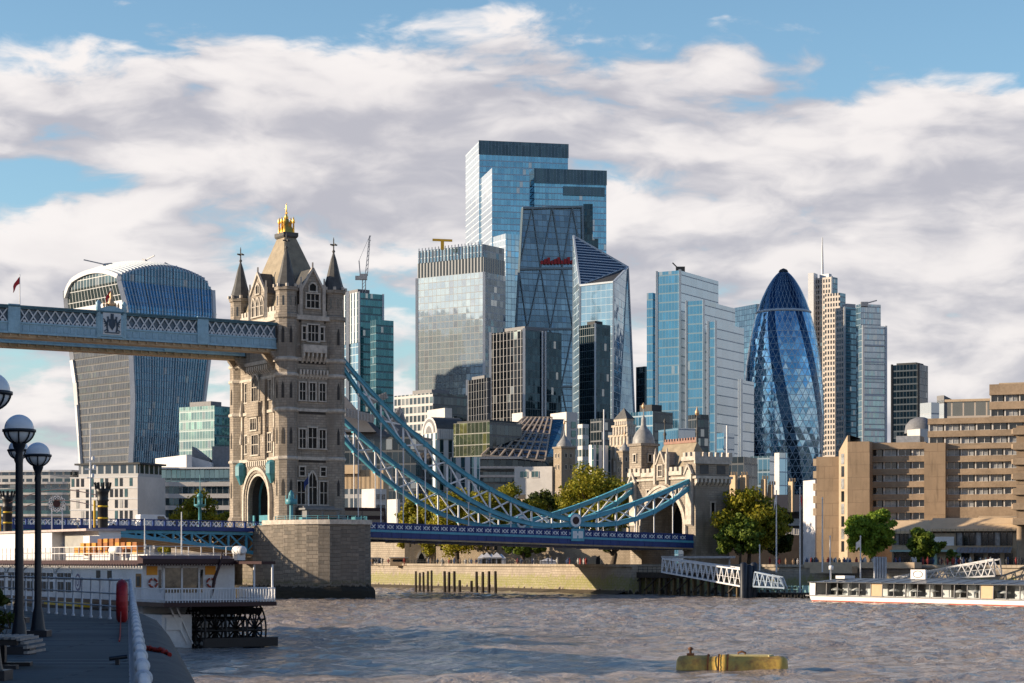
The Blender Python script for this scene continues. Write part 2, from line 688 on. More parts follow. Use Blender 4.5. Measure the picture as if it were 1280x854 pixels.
def build_water():
    rng = np.random.RandomState(5)
    ys = [20.0]
    while ys[-1] < 470:
        ys.append(ys[-1] + 0.32 + ys[-1] * 0.0022)
    ys = np.array(ys)
    xs = np.arange(-130, 150.01, 0.8)
    XX, YY = np.meshgrid(xs, ys)
    H = np.zeros_like(XX)
    for _ in range(60):
        lam = rng.uniform(1.4, 4.6)
        ang = rng.normal(math.radians(-120), 0.65)
        kx, ky = math.cos(ang) * 2 * math.pi / lam, math.sin(ang) * 2 * math.pi / lam
        H += 0.0085 * lam ** 0.75 * np.sin(kx * XX + ky * YY + rng.uniform(0, 6.28))
    calm = 0.55 + 0.55 * np.sin(XX * 0.021 + 1.3 + 0.8 * np.sin(YY * 0.017)) * np.sin(YY * 0.031 + 0.5 + XX * 0.01)
    H *= 0.75 + 0.6 * calm
    n, mcount = len(ys), len(xs)
    v = np.stack([XX, YY, H], -1).reshape(-1, 3)
    idx = np.arange(n * mcount).reshape(n, mcount)
    q = np.stack([idx[:-1, :-1], idx[:-1, 1:], idx[1:, 1:], idx[1:, :-1]], -1).reshape(-1, 4)
    me = bpy.data.meshes.new('river')
    me.vertices.add(len(v))
    me.vertices.foreach_set('co', v.astype(np.float32).ravel())
    me.loops.add(q.size)
    me.loops.foreach_set('vertex_index', q.astype(np.int32).ravel())
    me.polygons.add(len(q))
    me.polygons.foreach_set('loop_start', (np.arange(len(q)) * 4).astype(np.int32))
    me.polygons.foreach_set('loop_total', np.full(len(q), 4, dtype=np.int32))
    me.polygons.foreach_set('use_smooth', np.ones(len(q), dtype=bool))
    me.update(calc_edges=True)
    me.materials.append(MATS['river_water'])
    o = bpy.data.objects.new('river', me)
    COL.objects.link(o)
    o['kind'] = 'structure'
    # calm sheet that carries the river out of sight, a little lower
    m = MB()
    for p in ([(-1500, -300), (-129.5, -300), (-129.5, 900), (-1500, 900)], [(149.5, -300), (1500, -300), (1500, 900), (149.5, 900)],
              [(-129.5, -300), (149.5, -300), (149.5, 20.3), (-129.5, 20.3)]):
        m.face([(*a, -0.12) for a in p])
    m.face([(-129.5, 469, -0.12), (149.5, 469, -0.12), (149.5, 900, -0.12), (-129.5, 900, -0.12)])
    setting(m, 'river_far', 'river_water')


build_water()

BANK = [(92, -420), (90, -60), (88, -9), (66, -6.5), (67, 22), (72, 80), (76, 140), (90, 420), (120, 1200)]   # (t, b) line of the north bank
LAND_Z = 5.0


def build_land():
    m = MB(B)
    far = [(7000, 3500), (9000, -2500), (3000, -5500)]
    poly = [(*p, LAND_Z) for p in BANK] + [(*p, LAND_Z) for p in far]
    m.face(poly)
    setting(m, 'ground', 'earth')
    m = MB(B)
    for (a, b) in zip(BANK[:-1], BANK[1:]):
        lo = lambda p, d, z: (p[0] - d, p[1], z)
        m.face([lo(b, 1.3, -1.0), lo(a, 1.3, -1.0), lo(a, 0.0, LAND_Z), lo(b, 0.0, LAND_Z)])
        m.face([lo(b, 0.35, LAND_Z), lo(a, 0.35, LAND_Z), lo(a, 0.35, LAND_Z + 0.5), lo(b, 0.35, LAND_Z + 0.5)])
        m.face([lo(b, 0.35, LAND_Z + .5), lo(a, 0.35, LAND_Z + .5), lo(a, -0.3, LAND_Z + 0.5), lo(b, -0.3, LAND_Z + 0.5)])
        m.face([lo(a, -0.3, LAND_Z), lo(b, -0.3, LAND_Z), lo(b, -0.3, LAND_Z + 0.5), lo(a, -0.3, LAND_Z + 0.5)])
    o = solo(m, 'river_wall', 'river_stone', 'long stone river wall with yellow green weed along the north bank', 'wall')
    m = MB(B)
    for (a, b) in zip(BANK[3:-1], BANK[4:]):
        m.face([(b[0] - 5.5, b[1], -0.4), (a[0] - 5.5, a[1], -0.4), (a[0] - 0.9, a[1], 0.75), (b[0] - 0.9, b[1], 0.75)])
    setting(m, 'mud_beach', 'mud')
    m = MB(B)
    m.face([(67.8, 22, LAND_Z + .006), (73, 80, LAND_Z + .006), (77, 140, LAND_Z + .006), (90, 140, LAND_Z + .006), (82, 22, LAND_Z + .006)][::-1])
    m.face([(92.4, -140, LAND_Z + .006), (90.4, -60, LAND_Z + .006), (88.4, -10, LAND_Z + .006), (104, -10, LAND_Z + .006), (110, -140, LAND_Z + .006)][::-1])
    setting(m, 'pavement', 'paving')


build_land()

# ------------------------------------------------------------------ the bridge


def arc_pts(s0, s1, zs, za, n=14, pointed=0.0):
    """points of an arch over [s0, s1] springing at zs with its top at za"""
    c, r = (s0 + s1) / 2, (s1 - s0) / 2
    out = []
    for i in range(n + 1):
        a = math.pi * i / n
        x = c - r * math.cos(a)
        h = math.sin(a)
        if pointed:
            h = h * (1 - pointed) + pointed * (1 - abs(math.cos(a)))
        out.append((x, zs + (za - zs) * h))
    return out


def window(root, pt, s, z0, w, h, lights=2, transom=True, pointed=False, surround=0.22, proud=0.22, fm='stone_trim', gm='leaded_glass', name='window'):
    """a window on a wall: pt(s, d, z) gives the wall's point, d metres out"""
    m = MB()
    top = arc_pts(s - w / 2, s + w / 2, z0 + h * 0.72, z0 + h, 8, 0.35) if pointed else [(s - w / 2, z0 + h), (s + w / 2, z0 + h)]
    m.face([pt(s - w / 2, 0.03, z0), pt(s + w / 2, 0.03, z0)] + [pt(a, 0.03, b) for a, b in reversed(top)])
    wn = part(m, name, gm, root)
    f = MB()

    def bx(sa, sb, za, zb, d0, d1):
        q = [pt(sa, d0, za), pt(sb, d0, za), pt(sb, d1, za), pt(sa, d1, za)]
        q2 = [pt(sa, d0, zb), pt(sb, d0, zb), pt(sb, d1, zb), pt(sa, d1, zb)]
        # outward is +d: order so that normals face out
        f.face([q[3], q[2], q2[2], q2[3]])
        f.face([q[2], q[1], q2[1], q2[2]])
        f.face([q[0], q[3], q2[3], q2[0]])
        f.face([q2[3], q2[2], q2[1], q2[0]])
        f.face([q[0], q[1], q[2], q[3]])
    zt = z0 + (h * 0.72 if pointed else h)
    if surround:
        bx(s - w / 2 - surround, s - w / 2, z0, zt, 0, proud)
        bx(s + w / 2, s + w / 2 + surround, z0, zt, 0, proud)
        bx(s - w / 2 - surround * 1.3, s + w / 2 + surround * 1.3, z0 - surround, z0, 0, proud * 1.3)
        if pointed:
            for (a, b), (c, d) in zip(top[:-1], top[1:]):
                f.bar(pt(a, proud / 2, b), pt(c, proud / 2, d), proud, surround * 1.2)
        else:
            bx(s - w / 2 - surround * 1.2, s + w / 2 + surround * 1.2, z0 + h, z0 + h + surround, 0, proud * 1.2)
    for i in range(1, lights):
        x = s - w / 2 + w * i / lights
        bx(x - 0.06, x + 0.06, z0, z0 + h * 0.97, 0.031, 0.16)
    if transom:
        bx(s - w / 2, s + w / 2, z0 + h * 0.5, z0 + h * 0.5 + 0.12, 0.031, 0.14)
    part(f, name + '_frame', fm, wn)
    return wn


def octo(c, r, z):
    return [(c[0] + r * math.cos(math.pi / 8 + k * math.pi / 4), c[1] + r * math.sin(math.pi / 8 + k * math.pi / 4), z) for k in range(8)]


L1, W1 = 8.8, 18.3


def build_pier():
    root = thing('bridge_pier', 'massive grey granite pier standing in the river under the turreted tower', 'bridge pier', B((4.4, 9, 0)))
    m = MB(B)

    def plan(off):
        t0, t1 = -5.6 - off, 10.8 + off
        pts = [(t0, 1.2 - off * 0)]
        nose = []
        for i in range(17):
            a = math.pi * i / 16
            x = 2.6 - (8.2 + off) * math.cos(a)
            y = -3.0 - (15.0 + off) * math.sin(a) ** 0.9
            nose.append((x, y))
        return nose + [(t1, 36), (2.6, 44), (t0, 36)]

    lev = [(-2, 0.9), (1.3, 0.8), (1.8, 0.5), (2.0, 0.12), (11.9, 0.0)]
    m.loft([[(*p, z) for p in plan(o)] for z, o in lev[:4]], cap=False)
    # above the plinth the south side is open where the lifting span turns (b 1.2 to 17)
    top = plan(0.12)[:17]
    hi = plan(0.0)[:17]
    for a, b, c, d in zip(top[:-1], top[1:], hi[1:], hi[:-1]):
        m.face([(*a, 2.0), (*b, 2.0), (*c, 12.0), (*d, 12.0)])
    t0, t1 = -5.6, 10.8
    m.prism([(t0, -3.0), (t0 + 0.01, 1.2), (t0 + 4.5, 1.2), (t0 + 4.5, -3.0)][::-1], 2.0, 12.0)
    m.prism([(t0, 17.4), (t1, 17.4), (t1, 36), (2.6, 44), (t0, 36)], 2.0, 12.0)
    m.prism([(t0 + 4.5, -3.0), (t1, -3.0), (t1, 17.4), (t0 + 4.5, 17.4)], 1.9, 12.0)
    m.face([(t0 - .1, 1, 2.0), (t0 + 4.6, 1, 2.0), (t0 + 4.6, 17.5, 2.0), (t0 - .1, 17.5, 2.0)])
    m.face([(*p, 12.0) for p in hi])
    part(m, 'masonry', 'pier_granite', root)
    m = MB(B)
    rim = [(*p,) for p in plan(0.28)[:17]]
    inn = [(*p,) for p in plan(-0.5)[:17]]
    for i in range(16):
        a, b, c, d = rim[i], rim[i + 1], inn[i + 1], inn[i]
        m.prism([a, b, c, d], 12.02, 12.75)
    part(m, 'parapet', 'stone_trim', root)
    # teal signal kit, hut and railings on top
    hut = MB(B)
    hut.box(1.5, 7.5, -4.6, -2.4, 12.1, 14.6)
    hut.box(1.0, 8.0, -5.0, -2.3, 14.6, 14.9)
    part(hut, 'control_cabin', 'mid_grey', root)
    g = MB(B)
    g.box(2.0, 4.2, -4.65, -4.6, 13.0, 14.3)
    g.box(4.6, 7.0, -4.65, -4.6, 13.0, 14.3)
    part(g, 'cabin_glass', 'dark_glass', root)
    rl = MB(B)
    for i in range(14):
        a = math.pi * (i + 1) / 16
        p = (2.6 - 7.7 * math.cos(a), -3.0 - 14.2 * math.sin(a) ** 0.9)
        rl.bar((*p, 12.7), (*p, 13.4), 0.1)
        a2 = math.pi * (i + 2) / 16
        q = (2.6 - 7.7 * math.cos(a2), -3.0 - 14.2 * math.sin(a2) ** 0.9)
        if i < 13:
            for z in (13.05, 13.4):
                rl.bar((*p, z), (*q, z), 0.05)
    part(rl, 'railing', 'teal_paint', root)
    # the teal lookout post with a mast
    m = MB(B)
    c = (-2.0, -6.0)
    m.lathe((*c, 0), [(0.35, 12.0), (0.3, 14.5), (0.3, 15.4)], 10)
    m.lathe((*c, 0), [(0.9, 15.4), (1.0, 15.6), (1.0, 16.2), (0.9, 16.3)], 10)
    m.lathe((*c, 0), [(0.5, 16.3), (0.45, 17.2), (0.1, 17.7)], 8)
    for k in range(8):
        a = k * math.pi / 4
        m.bar((c[0] + .95 * math.cos(a), c[1] + .95 * math.sin(a), 16.2), (c[0] + .95 * math.cos(a), c[1] + .95 * math.sin(a), 16.9), 0.08)
    part(m, 'signal_post', 'teal_paint', root)
    m = MB(B)
    c = (t_of(250, 30), 30)
    m.lathe((*c, 0), [(0.5, 12.0), (0.32, 12.5), (0.28, 15.6), (0.9, 15.8), (1.1, 16.0), (1.1, 16.2), (.3, 16.25), (.3, 17.4), (.6, 17.5), (.5, 18.0), (.08, 18.3), (.06, 21.5)], 10)
    for k in range(8):
        a = k * math.pi / 4
        m.bar((c[0] + 1.05 * math.cos(a), c[1] + 1.05 * math.sin(a), 16.2), (c[0] + 1.05 * math.cos(a), c[1] + 1.05 * math.sin(a), 17.3), .1)
    part(m, 'signal_post', 'teal_paint', root)
    for q in ((-1.0, 0.6, -8.0, -6.5, 12.0, 13.3), (8.0, 10.2, -5.0, -3.4, 12.0, 13.2), (7.8, 9.0, -9.6, -8.4, 12.0, 13.4)):
        m = MB(B)
        m.box(*q)
        part(m, 'machine_housing', 'teal_paint', root)


build_pier()


def build_tower():
    root = thing('bridge_tower', 'tall gothic stone bridge tower with four pointed turrets and gold roof crown', 'bridge tower', B((4.4, 9.15, 12)))
    # walls
    m = MB(B)
    t0, t1, b0, b1 = -0.75, L1 + 0.75, -0.75, W1 + 0.75
    zb, zt = 12.0, 46.6
    za, a0, a1 = 23.0, 9.15 - 4.0, 9.15 + 4.0
    m.prism([(t0, b0), (t1, b0), (t1, a0), (t0, a0)], zb, za)
    m.prism([(t0, a1), (t1, a1), (t1, b1), (t0, b1)], zb, za)
    m.prism([(t0, b0), (t1, b0), (t1, b1), (t0, b1)], za, zt)
    arch = arc_pts(a0, a1, 16.6, 20.6, 18)
    for (p, zp), (q, zq) in zip(arch[:-1], arch[1:]):
        m.face([(t0, q, zq), (t0, p, zp), (t0, p, za), (t0, q, za)])
        m.face([(t1, p, zp), (t1, q, zq), (t1, q, za), (t1, p, za)])
        m.face([(t0, p, zp), (t0, q, zq), (t1, q, zq), (t1, p, zp)], smooth=False)
    part(m, 'wall', 'tower_stone', root)
    # tall blind panel on each face between the turrets: projecting centre bays
    m = MB(B)
    m.box(2.3, 6.5, b0 - 0.25, b0, 39.6, 46.6)
    m.box(t0 - 0.6, t0, 5.6, 12.7, 23.3, 36.8)
    m.box(t0 - 0.9, t0, 6.6, 11.7, 27.6, 33.2)
    m.box(t0 - 1.3, t0, 6.8, 11.5, 30.6, 33.0)
    for k in range(6):
        m.box(t0 - 1.0 + 0.0, t0, 6.9 + k * 0.8, 7.2 + k * 0.8, 29.6, 30.6)
    part(m, 'oriel', 'tower_stone', root)
    # string courses round walls
    for z, h, pr in ((23.0, 0.55, 0.3), (31.1, 0.5, 0.28), (36.9, 0.45, 0.25), (39.5, 0.6, 0.35), (46.4, 0.75, 0.5), (13.2, 0.5, 0.25)):
        c = MB(B)
        if z < 20:
            c.box(t0 - pr, t1 + pr, b0 - pr, b0, z, z + h)
            c.box(t0 - pr, t1 + pr, b1, b1 + pr, z, z + h)
        else:
            c.box(t0 - pr, t1 + pr, b0 - pr, b0, z, z + h)
            c.box(t0 - pr, t1 + pr, b1, b1 + pr, z, z + h)
            c.box(t0 - pr, t0, b0, b1, z, z + h)
            c.box(t1, t1 + pr, b0, b1, z, z + h)
        part(c, 'string_course', 'stone_trim', root)
    # corbel rows
    c = MB(B)
    for k in range(9):
        s = 1.9 + k * 0.62
        c.prism([(s, b0 - 0.55), (s + 0.32, b0 - 0.55), (s + 0.32, b0), (s, b0)], [37.35, 37.35, 36.6, 36.6], 38.1)
    part(c, 'corbel', 'stone_trim', root)
    for z in (21.7, 37.9):
        c = MB(B)
        for k in range(4, 15):
            s = 1.6 + k * 0.8
            c.prism([(t0 - 0.55, s), (t0, s), (t0, s + 0.4), (t0 - 0.55, s + 0.4)], [z + .6, z, z, z + .6], z + 1.4)
        part(c, 'corbel', 'stone_trim', root)
    # arch moulding: three stepped orders
    for j, (ri, ro, pr) in enumerate(((4.0, 4.45, 0.25), (4.45, 4.95, 0.45), (4.95, 5.5, 0.65))):
        c = MB(B)
        for side, sg in ((t0, -1),):
            pi = arc_pts(9.15 - ri, 9.15 + ri, 16.6, 16.6 + ri, 18)
            po = arc_pts(9.15 - ro, 9.15 + ro, 16.6, 16.6 + ro, 18)
            pi = [(pi[0][0], 12.1)] + pi + [(pi[-1][0], 12.1)]
            po = [(po[0][0], 12.1)] + po + [(po[-1][0], 12.1)]
            d = side + sg * pr
            for a, b, e, f in zip(pi[:-1], pi[1:], po[1:], po[:-1]):
                c.face([(d, b[0], b[1]), (d, a[0], a[1]), (d, f[0], f[1]), (d, e[0], e[1])])
                c.face([(d, a[0], a[1]), (d, b[0], b[1]), (side, b[0], b[1]), (side, a[0], a[1])])
                c.face([(d, e[0], e[1]), (d, f[0], f[1]), (side, f[0], f[1]), (side, e[0], e[1])])
        part(c, 'arch_moulding', ('stone_trim', 'tower_stone', 'stone_trim')[j], root)
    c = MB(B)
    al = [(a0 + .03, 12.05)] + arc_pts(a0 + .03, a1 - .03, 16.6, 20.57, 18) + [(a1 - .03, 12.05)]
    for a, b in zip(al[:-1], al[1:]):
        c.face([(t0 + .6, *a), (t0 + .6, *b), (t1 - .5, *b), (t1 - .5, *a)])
    part(c, 'arch_lining', 'shade_dark_stone', root)  # dark lining added so the arch interior reads as shaded
    # blue ribs and gate inside the arch
    for tt in (1.2, 3.2, 5.2, 7.2):
        c = MB(B)
        pi = arc_pts(a0 + 0.1, a1 - 0.1, 16.6, 20.4, 14)
        pi = [(pi[0][0], 12.1)] + pi + [(pi[-1][0], 12.1)]
        for a, b in zip(pi[:-1], pi[1:]):
            c.bar((tt, a[0], a[1]), (tt, b[0], b[1]), 0.3, 0.3)
        part(c, 'vault_rib', 'teal_paint', root)
    c = MB(B)
    c.box(t0 + 0.5, t0 + 0.8, a0, a0 + 5.0, 12.1, 13.9)
    c.box(t0 + 0.5, t0 + 0.8, a1 - 1.0, a1, 12.1, 13.9)
    part(c, 'gate', 'teal_paint', root)
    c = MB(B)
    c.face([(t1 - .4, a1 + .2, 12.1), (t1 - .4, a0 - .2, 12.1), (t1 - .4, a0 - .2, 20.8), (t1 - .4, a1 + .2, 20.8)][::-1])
    part(c, 'dark_backing', 'dark_inside', root)  # near-black sheet closing the arch, standing for the shade within

    # windows
    east = lambda s, d, z: B((s, b0 - d, z))
    south = lambda s, d, z: B((t0 - d, s, z))
    southf = lambda s, d, z: B((t0 - d, 18.3 - s, z))
    so6 = lambda s, d, z: B((t0 - 0.6 - d, 18.3 - s, z))
    so9 = lambda s, d, z: B((t0 - 0.9 - d, 18.3 - s, z))
    eo = lambda s, d, z: B((s, b0 - 0.25 - d, z))
    for s in (2.55, 4.4, 6.25):
        window(root, east, s, 33.0, 1.05, 2.9, 2)
    window(root, east, 2.55, 25.0, 1.15, 3.1, 2)
    window(root, east, 4.4, 25.0, 1.5, 3.4, 2)
    window(root, east, 6.25, 25.0, 1.15, 3.1, 2)
    window(root, east, 2.5, 20.4, 0.9, 1.4, 1)
    window(root, east, 6.4, 20.4, 0.9, 1.4, 1)
    window(root, east, 4.4, 15.6, 1.6, 5.6, 2, pointed=True)
    window(root, east, 2.3, 15.6, 1.4, 3.8, 2)
    window(root, east, 6.5, 15.6, 1.4, 3.8, 2)
    window(root, eo, 4.4, 42.9, 1.9, 2.7, 3)
    window(root, eo, 2.75, 43.1, 0.6, 2.2, 1)
    window(root, eo, 6.05, 43.1, 0.6, 2.2, 1)
    window(root, so6, 9.15, 24.2, 2.6, 3.3, 3)
    window(root, southf, 4.6, 24.6, 1.3, 3.0, 2)
    window(root, southf, 13.7, 24.6, 1.3, 3.0, 2)
    window(root, so9, 9.15, 28.4, 2.4, 1.9, 3, transom=False)
    window(root, so6, 9.15, 33.3, 2.6, 4.6, 3, pointed=True)
    window(root, southf, 4.4, 33.4, 1.1, 3.2, 2)
    window(root, southf, 13.9, 33.4, 1.1, 3.2, 2)
    window(root, southf, 6.0, 29.0, 0.6, 1.6, 1, transom=False)
    window(root, southf, 12.3, 29.0, 0.6, 1.6, 1, transom=False)
    # flat pointed turret niches, recess shade in their colour, and pale pinnacled strips on the south front
    for (tc, bc) in ((0, 0), (L1, 0), (0, W1)):
        for z in (17.0, 25.6, 33.2, 42.4):
            for a in (math.pi, -math.pi / 2, -3 * math.pi / 4):
                if (tc > 1 and a != -math.pi / 2) or (bc > 1 and a != math.pi):
                    continue
                rr = 1.9 * math.cos(math.pi / 8) + .03
                ca, sa = math.cos(a), math.sin(a)
                q = lambda w, zz_: B((tc + rr * ca - w * sa, bc + rr * sa + w * ca, zz_))
                g = MB()
                g.face([q(-.24, z), q(.24, z), q(.24, z + 2.0), q(0, z + 2.9), q(-.24, z + 2.0)])
                part(g, 'niche', 'shade_dark_stone', root)
    for b in (2.75, 6.35, 11.95, 15.55):
        c = MB(B)
        c.box(t0 - .32, t0, b - .2, b + .2, 23.6, 36.9)
        c.lathe((t0 - .35, b, 0), [(.34, 31.0), (.4, 31.5), (.3, 32.2), (.04, 33.8)], 6)
        c.lathe((t0 - .35, b, 0), [(.34, 26.2), (.4, 26.6), (.3, 27.2), (.04, 28.6)], 6)
        part(c, 'pinnacle_strip', 'stone_trim', root)
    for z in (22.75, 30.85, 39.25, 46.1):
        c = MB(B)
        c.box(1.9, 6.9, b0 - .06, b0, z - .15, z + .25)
        part(c, 'painted_shadow_strip', 'shade_dark_stone', root)  # dark strip under the string course, its shadow painted as colour
    # east balcony with corbels
    c = MB(B)
    c.box(2.2, 6.6, b0 - 1.2, b0 - 0.25, 40.9, 41.15)
    c.box(2.2, 6.6, b0 - 1.2, b0 - 1.0, 41.15, 42.2)
    c.box(2.2, 2.4, b0 - 1.0, b0 - .25, 41.15, 42.2)
    c.box(6.4, 6.6, b0 - 1.0, b0 - .25, 41.15, 42.2)
    for k in range(6):
        s = 2.3 + k * 0.8
        c.prism([(s, b0 - 1.1), (s + 0.3, b0 - 1.1), (s + 0.3, b0 - .25), (s, b0 - .25)], [40.3, 40.3, 39.2, 39.2], 40.9)
    part(c, 'balcony', 'stone_trim', root)
    # teal bays beside the arch
    for bb in (3.1, 15.4):
        c = MB(B)
        c.lathe((t0 - 0.5, bb, 0), [(0.25, 19.2), (0.8, 20.4), (1.05, 20.8), (1.05, 22.4), (0.9, 22.7), (0.3, 23.1)], 8, smooth=False)
        part(c, 'lookout_bay', 'teal_paint', root)
    # brackets under walkway
    for bb in (0.6, 3.6, 14.7, 17.7):
        c = MB(B)
        c.prism([(t0 - 1.9, bb - 0.4), (t0, bb - 0.4), (t0, bb + 0.4), (t0 - 1.9, bb + 0.4)], [40.7, 38.2, 38.2, 40.7], 41.0)
        part(c, 'bracket', 'tower_stone', root)
    # battlement between turrets
    c = MB(B)
    for (p, q, dirn) in (((1.7, b0 - .1), (7.1, b0 - .1), 't'), ((1.7, b1 - .4), (7.1, b1 - .4), 't'), ((t0 - .1, 1.7), (t0 - .1, 16.6), 'b'), ((t1 - .4, 1.7), (t1 - .4, 16.6), 'b')):
        if dirn == 't':
            c.box(p[0], q[0], p[1], p[1] + 0.5, 47.15, 48.1)
            k = p[0]
            while k < q[0] - 0.4:
                c.box(k, k + 0.7, p[1], p[1] + 0.5, 48.1, 48.9)
                k += 1.25
        else:
            c.box(p[0], p[0] + 0.5, p[1], q[1], 47.15, 48.1)
            k = p[1]
            while k < q[1] - 0.4:
                c.box(p[0], p[0] + 0.5, k, k + 0.7, 48.1, 48.9)
                k += 1.25
    part(c, 'battlement', 'stone_trim', root)
    # turrets
    for (tc, bc) in ((0, 0), (L1, 0), (0, W1), (L1, W1)):
        c = MB(B)
        lv = [(12.0, 2.25), (13.4, 2.2), (13.8, 1.9), (23.0, 1.88), (46.4, 1.82), (46.6, 2.05), (47.2, 2.05), (47.4, 1.75), (51.0, 1.75), (51.2, 2.0), (51.7, 2.05)]
        c.loft([octo((tc, bc), r, z) for z, r in lv])
        tr = part(c, 'turret', 'tower_stone', root)
        for z in (23.0, 31.1, 36.9, 39.5):
            c = MB(B)
            c.loft([octo((tc, bc), 1.9, z - .1), octo((tc, bc), 2.12, z + 0.1), octo((tc, bc), 2.12, z + 0.4), octo((tc, bc), 1.88, z + 0.6)])
            part(c, 'turret_band', 'stone_trim', tr)
        c = MB(B)
        for k in range(8):
            a = math.pi / 8 + k * math.pi / 4
            p = (tc + 2.0 * math.cos(a), bc + 2.0 * math.sin(a))
            c.box(p[0] - .2, p[0] + .2, p[1] - .2, p[1] + .2, 51.7, 52.2)
        part(c, 'turret_crenels', 'stone_trim', tr)
        c = MB(B)
        c.loft([octo((tc, bc), 1.85, 51.7), octo((tc, bc), 1.15, 54.2), octo((tc, bc), 0.5, 57.0), octo((tc, bc), 0.12, 58.2)])
        part(c, 'spire', 'slate', tr)
        c = MB(B)
        c.lathe(B((tc, bc, 0)) if False else (tc, bc, 0), [(0.12, 58.1), (0.3, 58.4), (0.12, 58.7), (0.1, 60.4), (0.03, 60.8)], 8)
        c.box(tc - .08, tc + .08, bc - 0.65, bc + 0.65, 59.4, 59.65)
        c.box(tc - .65, tc + .65, bc - 0.08, bc + 0.08, 59.41, 59.64)
        part(c, 'finial', 'slate', tr)
        # slit windows on the turret tops
        for k in range(8):
            g = MB(B)
            a = k * math.pi / 4
            rr = 1.75 * math.cos(math.pi / 8) + 0.02
            ca, sa = math.cos(a), math.sin(a)
            p = [(tc + rr * ca - w * sa, bc + rr * sa + w * ca) for w in (-0.16, 0.16)]
            g.face([(*p[0], 48.6), (*p[1], 48.6), (*p[1], 50.2), (*p[0], 50.2)])
            part(g, 'slit', 'dark_glass', tr)
    # dormer gables
    for (fc, cx, ww, kind) in ((east, 4.4, 4.3, 'e'), (lambda s, d, z: B((s, b1 + d, z)), 4.4, 4.3, 'w'), (southf, 9.15, 6.4, 's'), (lambda s, d, z: B((t1 + d, s, z)), 9.15, 6.4, 'n')):
        c = MB()
        hw = ww / 2
        out = [(-hw, 46.9), (hw, 46.9), (hw, 51.4), (0, 55.0), (-hw, 51.4)]
        dep = 3.4
        f = [fc(cx + a, 0.12, z) for a, z in out]
        bk = [fc(cx + a, -dep, z) for a, z in out]
        rev = kind in ('w', 'n')
        if kind == 'w':
            pass
        c.face(f if kind in ('e', 's') else f[::-1])
        for i in range(5):
            j = (i + 1) % 5
            q = [f[j], f[i], bk[i], bk[j]]
            c.face(q if kind in ('e', 's') else q[::-1])
        dm = part(c, 'dormer', 'tower_stone', root)
        c = MB()
        for sg in (-1, 1):
            c.bar(fc(cx + sg * hw * 1.03, 0.2, 51.3), fc(cx, 0.2, 55.15), 0.4, 0.35)
            c.bar(fc(cx + sg * hw, 0.2, 46.9), fc(cx + sg * hw, 0.2, 52.4), 0.55, 0.5)
            c.bar(fc(cx + sg * hw, 0.2, 52.4), fc(cx + sg * hw, 0.2, 53.5), 0.25, 0.25)
        c.bar(fc(cx, 0.2, 55.0), fc(cx, 0.2, 56.1), 0.25, 0.25)
        part(c, 'gable_trim', 'stone_trim', dm)
        c = MB()
        for sg in (-1, 1):
            q = [fc(cx + sg * (hw + .25), 0.0, 51.35), fc(cx + sg * (hw + .25), -dep - 1, 51.35), fc(cx, -dep - 1, 55.1), fc(cx, 0.0, 55.1)]
            c.face(q)
        part(c, 'gable_roof', 'slate', dm)
        if kind in ('e', 's'):
            f2 = lambda s, d, z: fc(s, d + 0.12, z)
            if kind == 'e':
                window(dm, f2, cx, 48.5, 2.3, 2.3, 3, pointed=False)
                window(dm, f2, cx, 51.3, 1.2, 1.4, 1, pointed=True, transom=False)
            else:
                for s in (-1.7, 0, 1.7):
                    window(dm, f2, cx + s, 47.8, 1.1, 3.2, 2, pointed=True)
                window(dm, f2, cx, 51.6, 1.3, 1.7, 2, pointed=True, transom=False)
    # main roof
    c = MB(B)
    cx, cy = 4.4, 9.15
    def rect(z, ht, hb):
        return [(cx - ht, cy - hb, z), (cx + ht, cy - hb, z), (cx + ht, cy + hb, z), (cx - ht, cy + hb, z)]
    c.loft([rect(46.8, 4.6, 8.6), rect(49.2, 4.3, 7.9), rect(61.4, 1.1, 1.5)])
    part(c, 'roof', 'tower_roof', root)
    c = MB(B)
    c.loft([rect(61.4, 1.25, 1.6), rect(61.7, 1.4, 1.8), rect(62.3, 1.4, 1.8)])
    part(c, 'roof_gallery', 'slate', root)
    c = MB(B)
    for a in (-.85, .85):
        for b in (-1.05, 0, 1.05):
            c.lathe((cx + a, cy + b, 0), [(0.2, 62.3), (0.14, 63.9), (0.3, 64.2), (0.04, 65.1)], 6)
    c.loft([rect(62.3, .95, 1.15), rect(63.3, 0.7, 0.85), rect(64.3, 0.34, 0.4), rect(65.0, 0.16, 0.16)])
    c.lathe((cx, cy, 0), [(0.16, 64.7), (0.38, 65.1), (0.14, 65.5), (0.1, 66.8), (0.02, 67.6)], 8)
    c.box(cx - .08, cx + .08, cy - .4, cy + .4, 65.7, 65.9)
    part(c, 'gold_crown', 'gold', root)
    # base porch on the east side
    c = MB(B)
    c.box(1.6, 7.4, b0 - 2.4, b0 - 0.3, 14.95, 15.25)
    part(c, 'porch_roof', 'mid_grey', root)


plain('shade_dark_stone', (0.06, 0.055, 0.05), 0.9, var=0.3)  # dark stone tone that also stands for shade in recesses and under courses
build_tower()


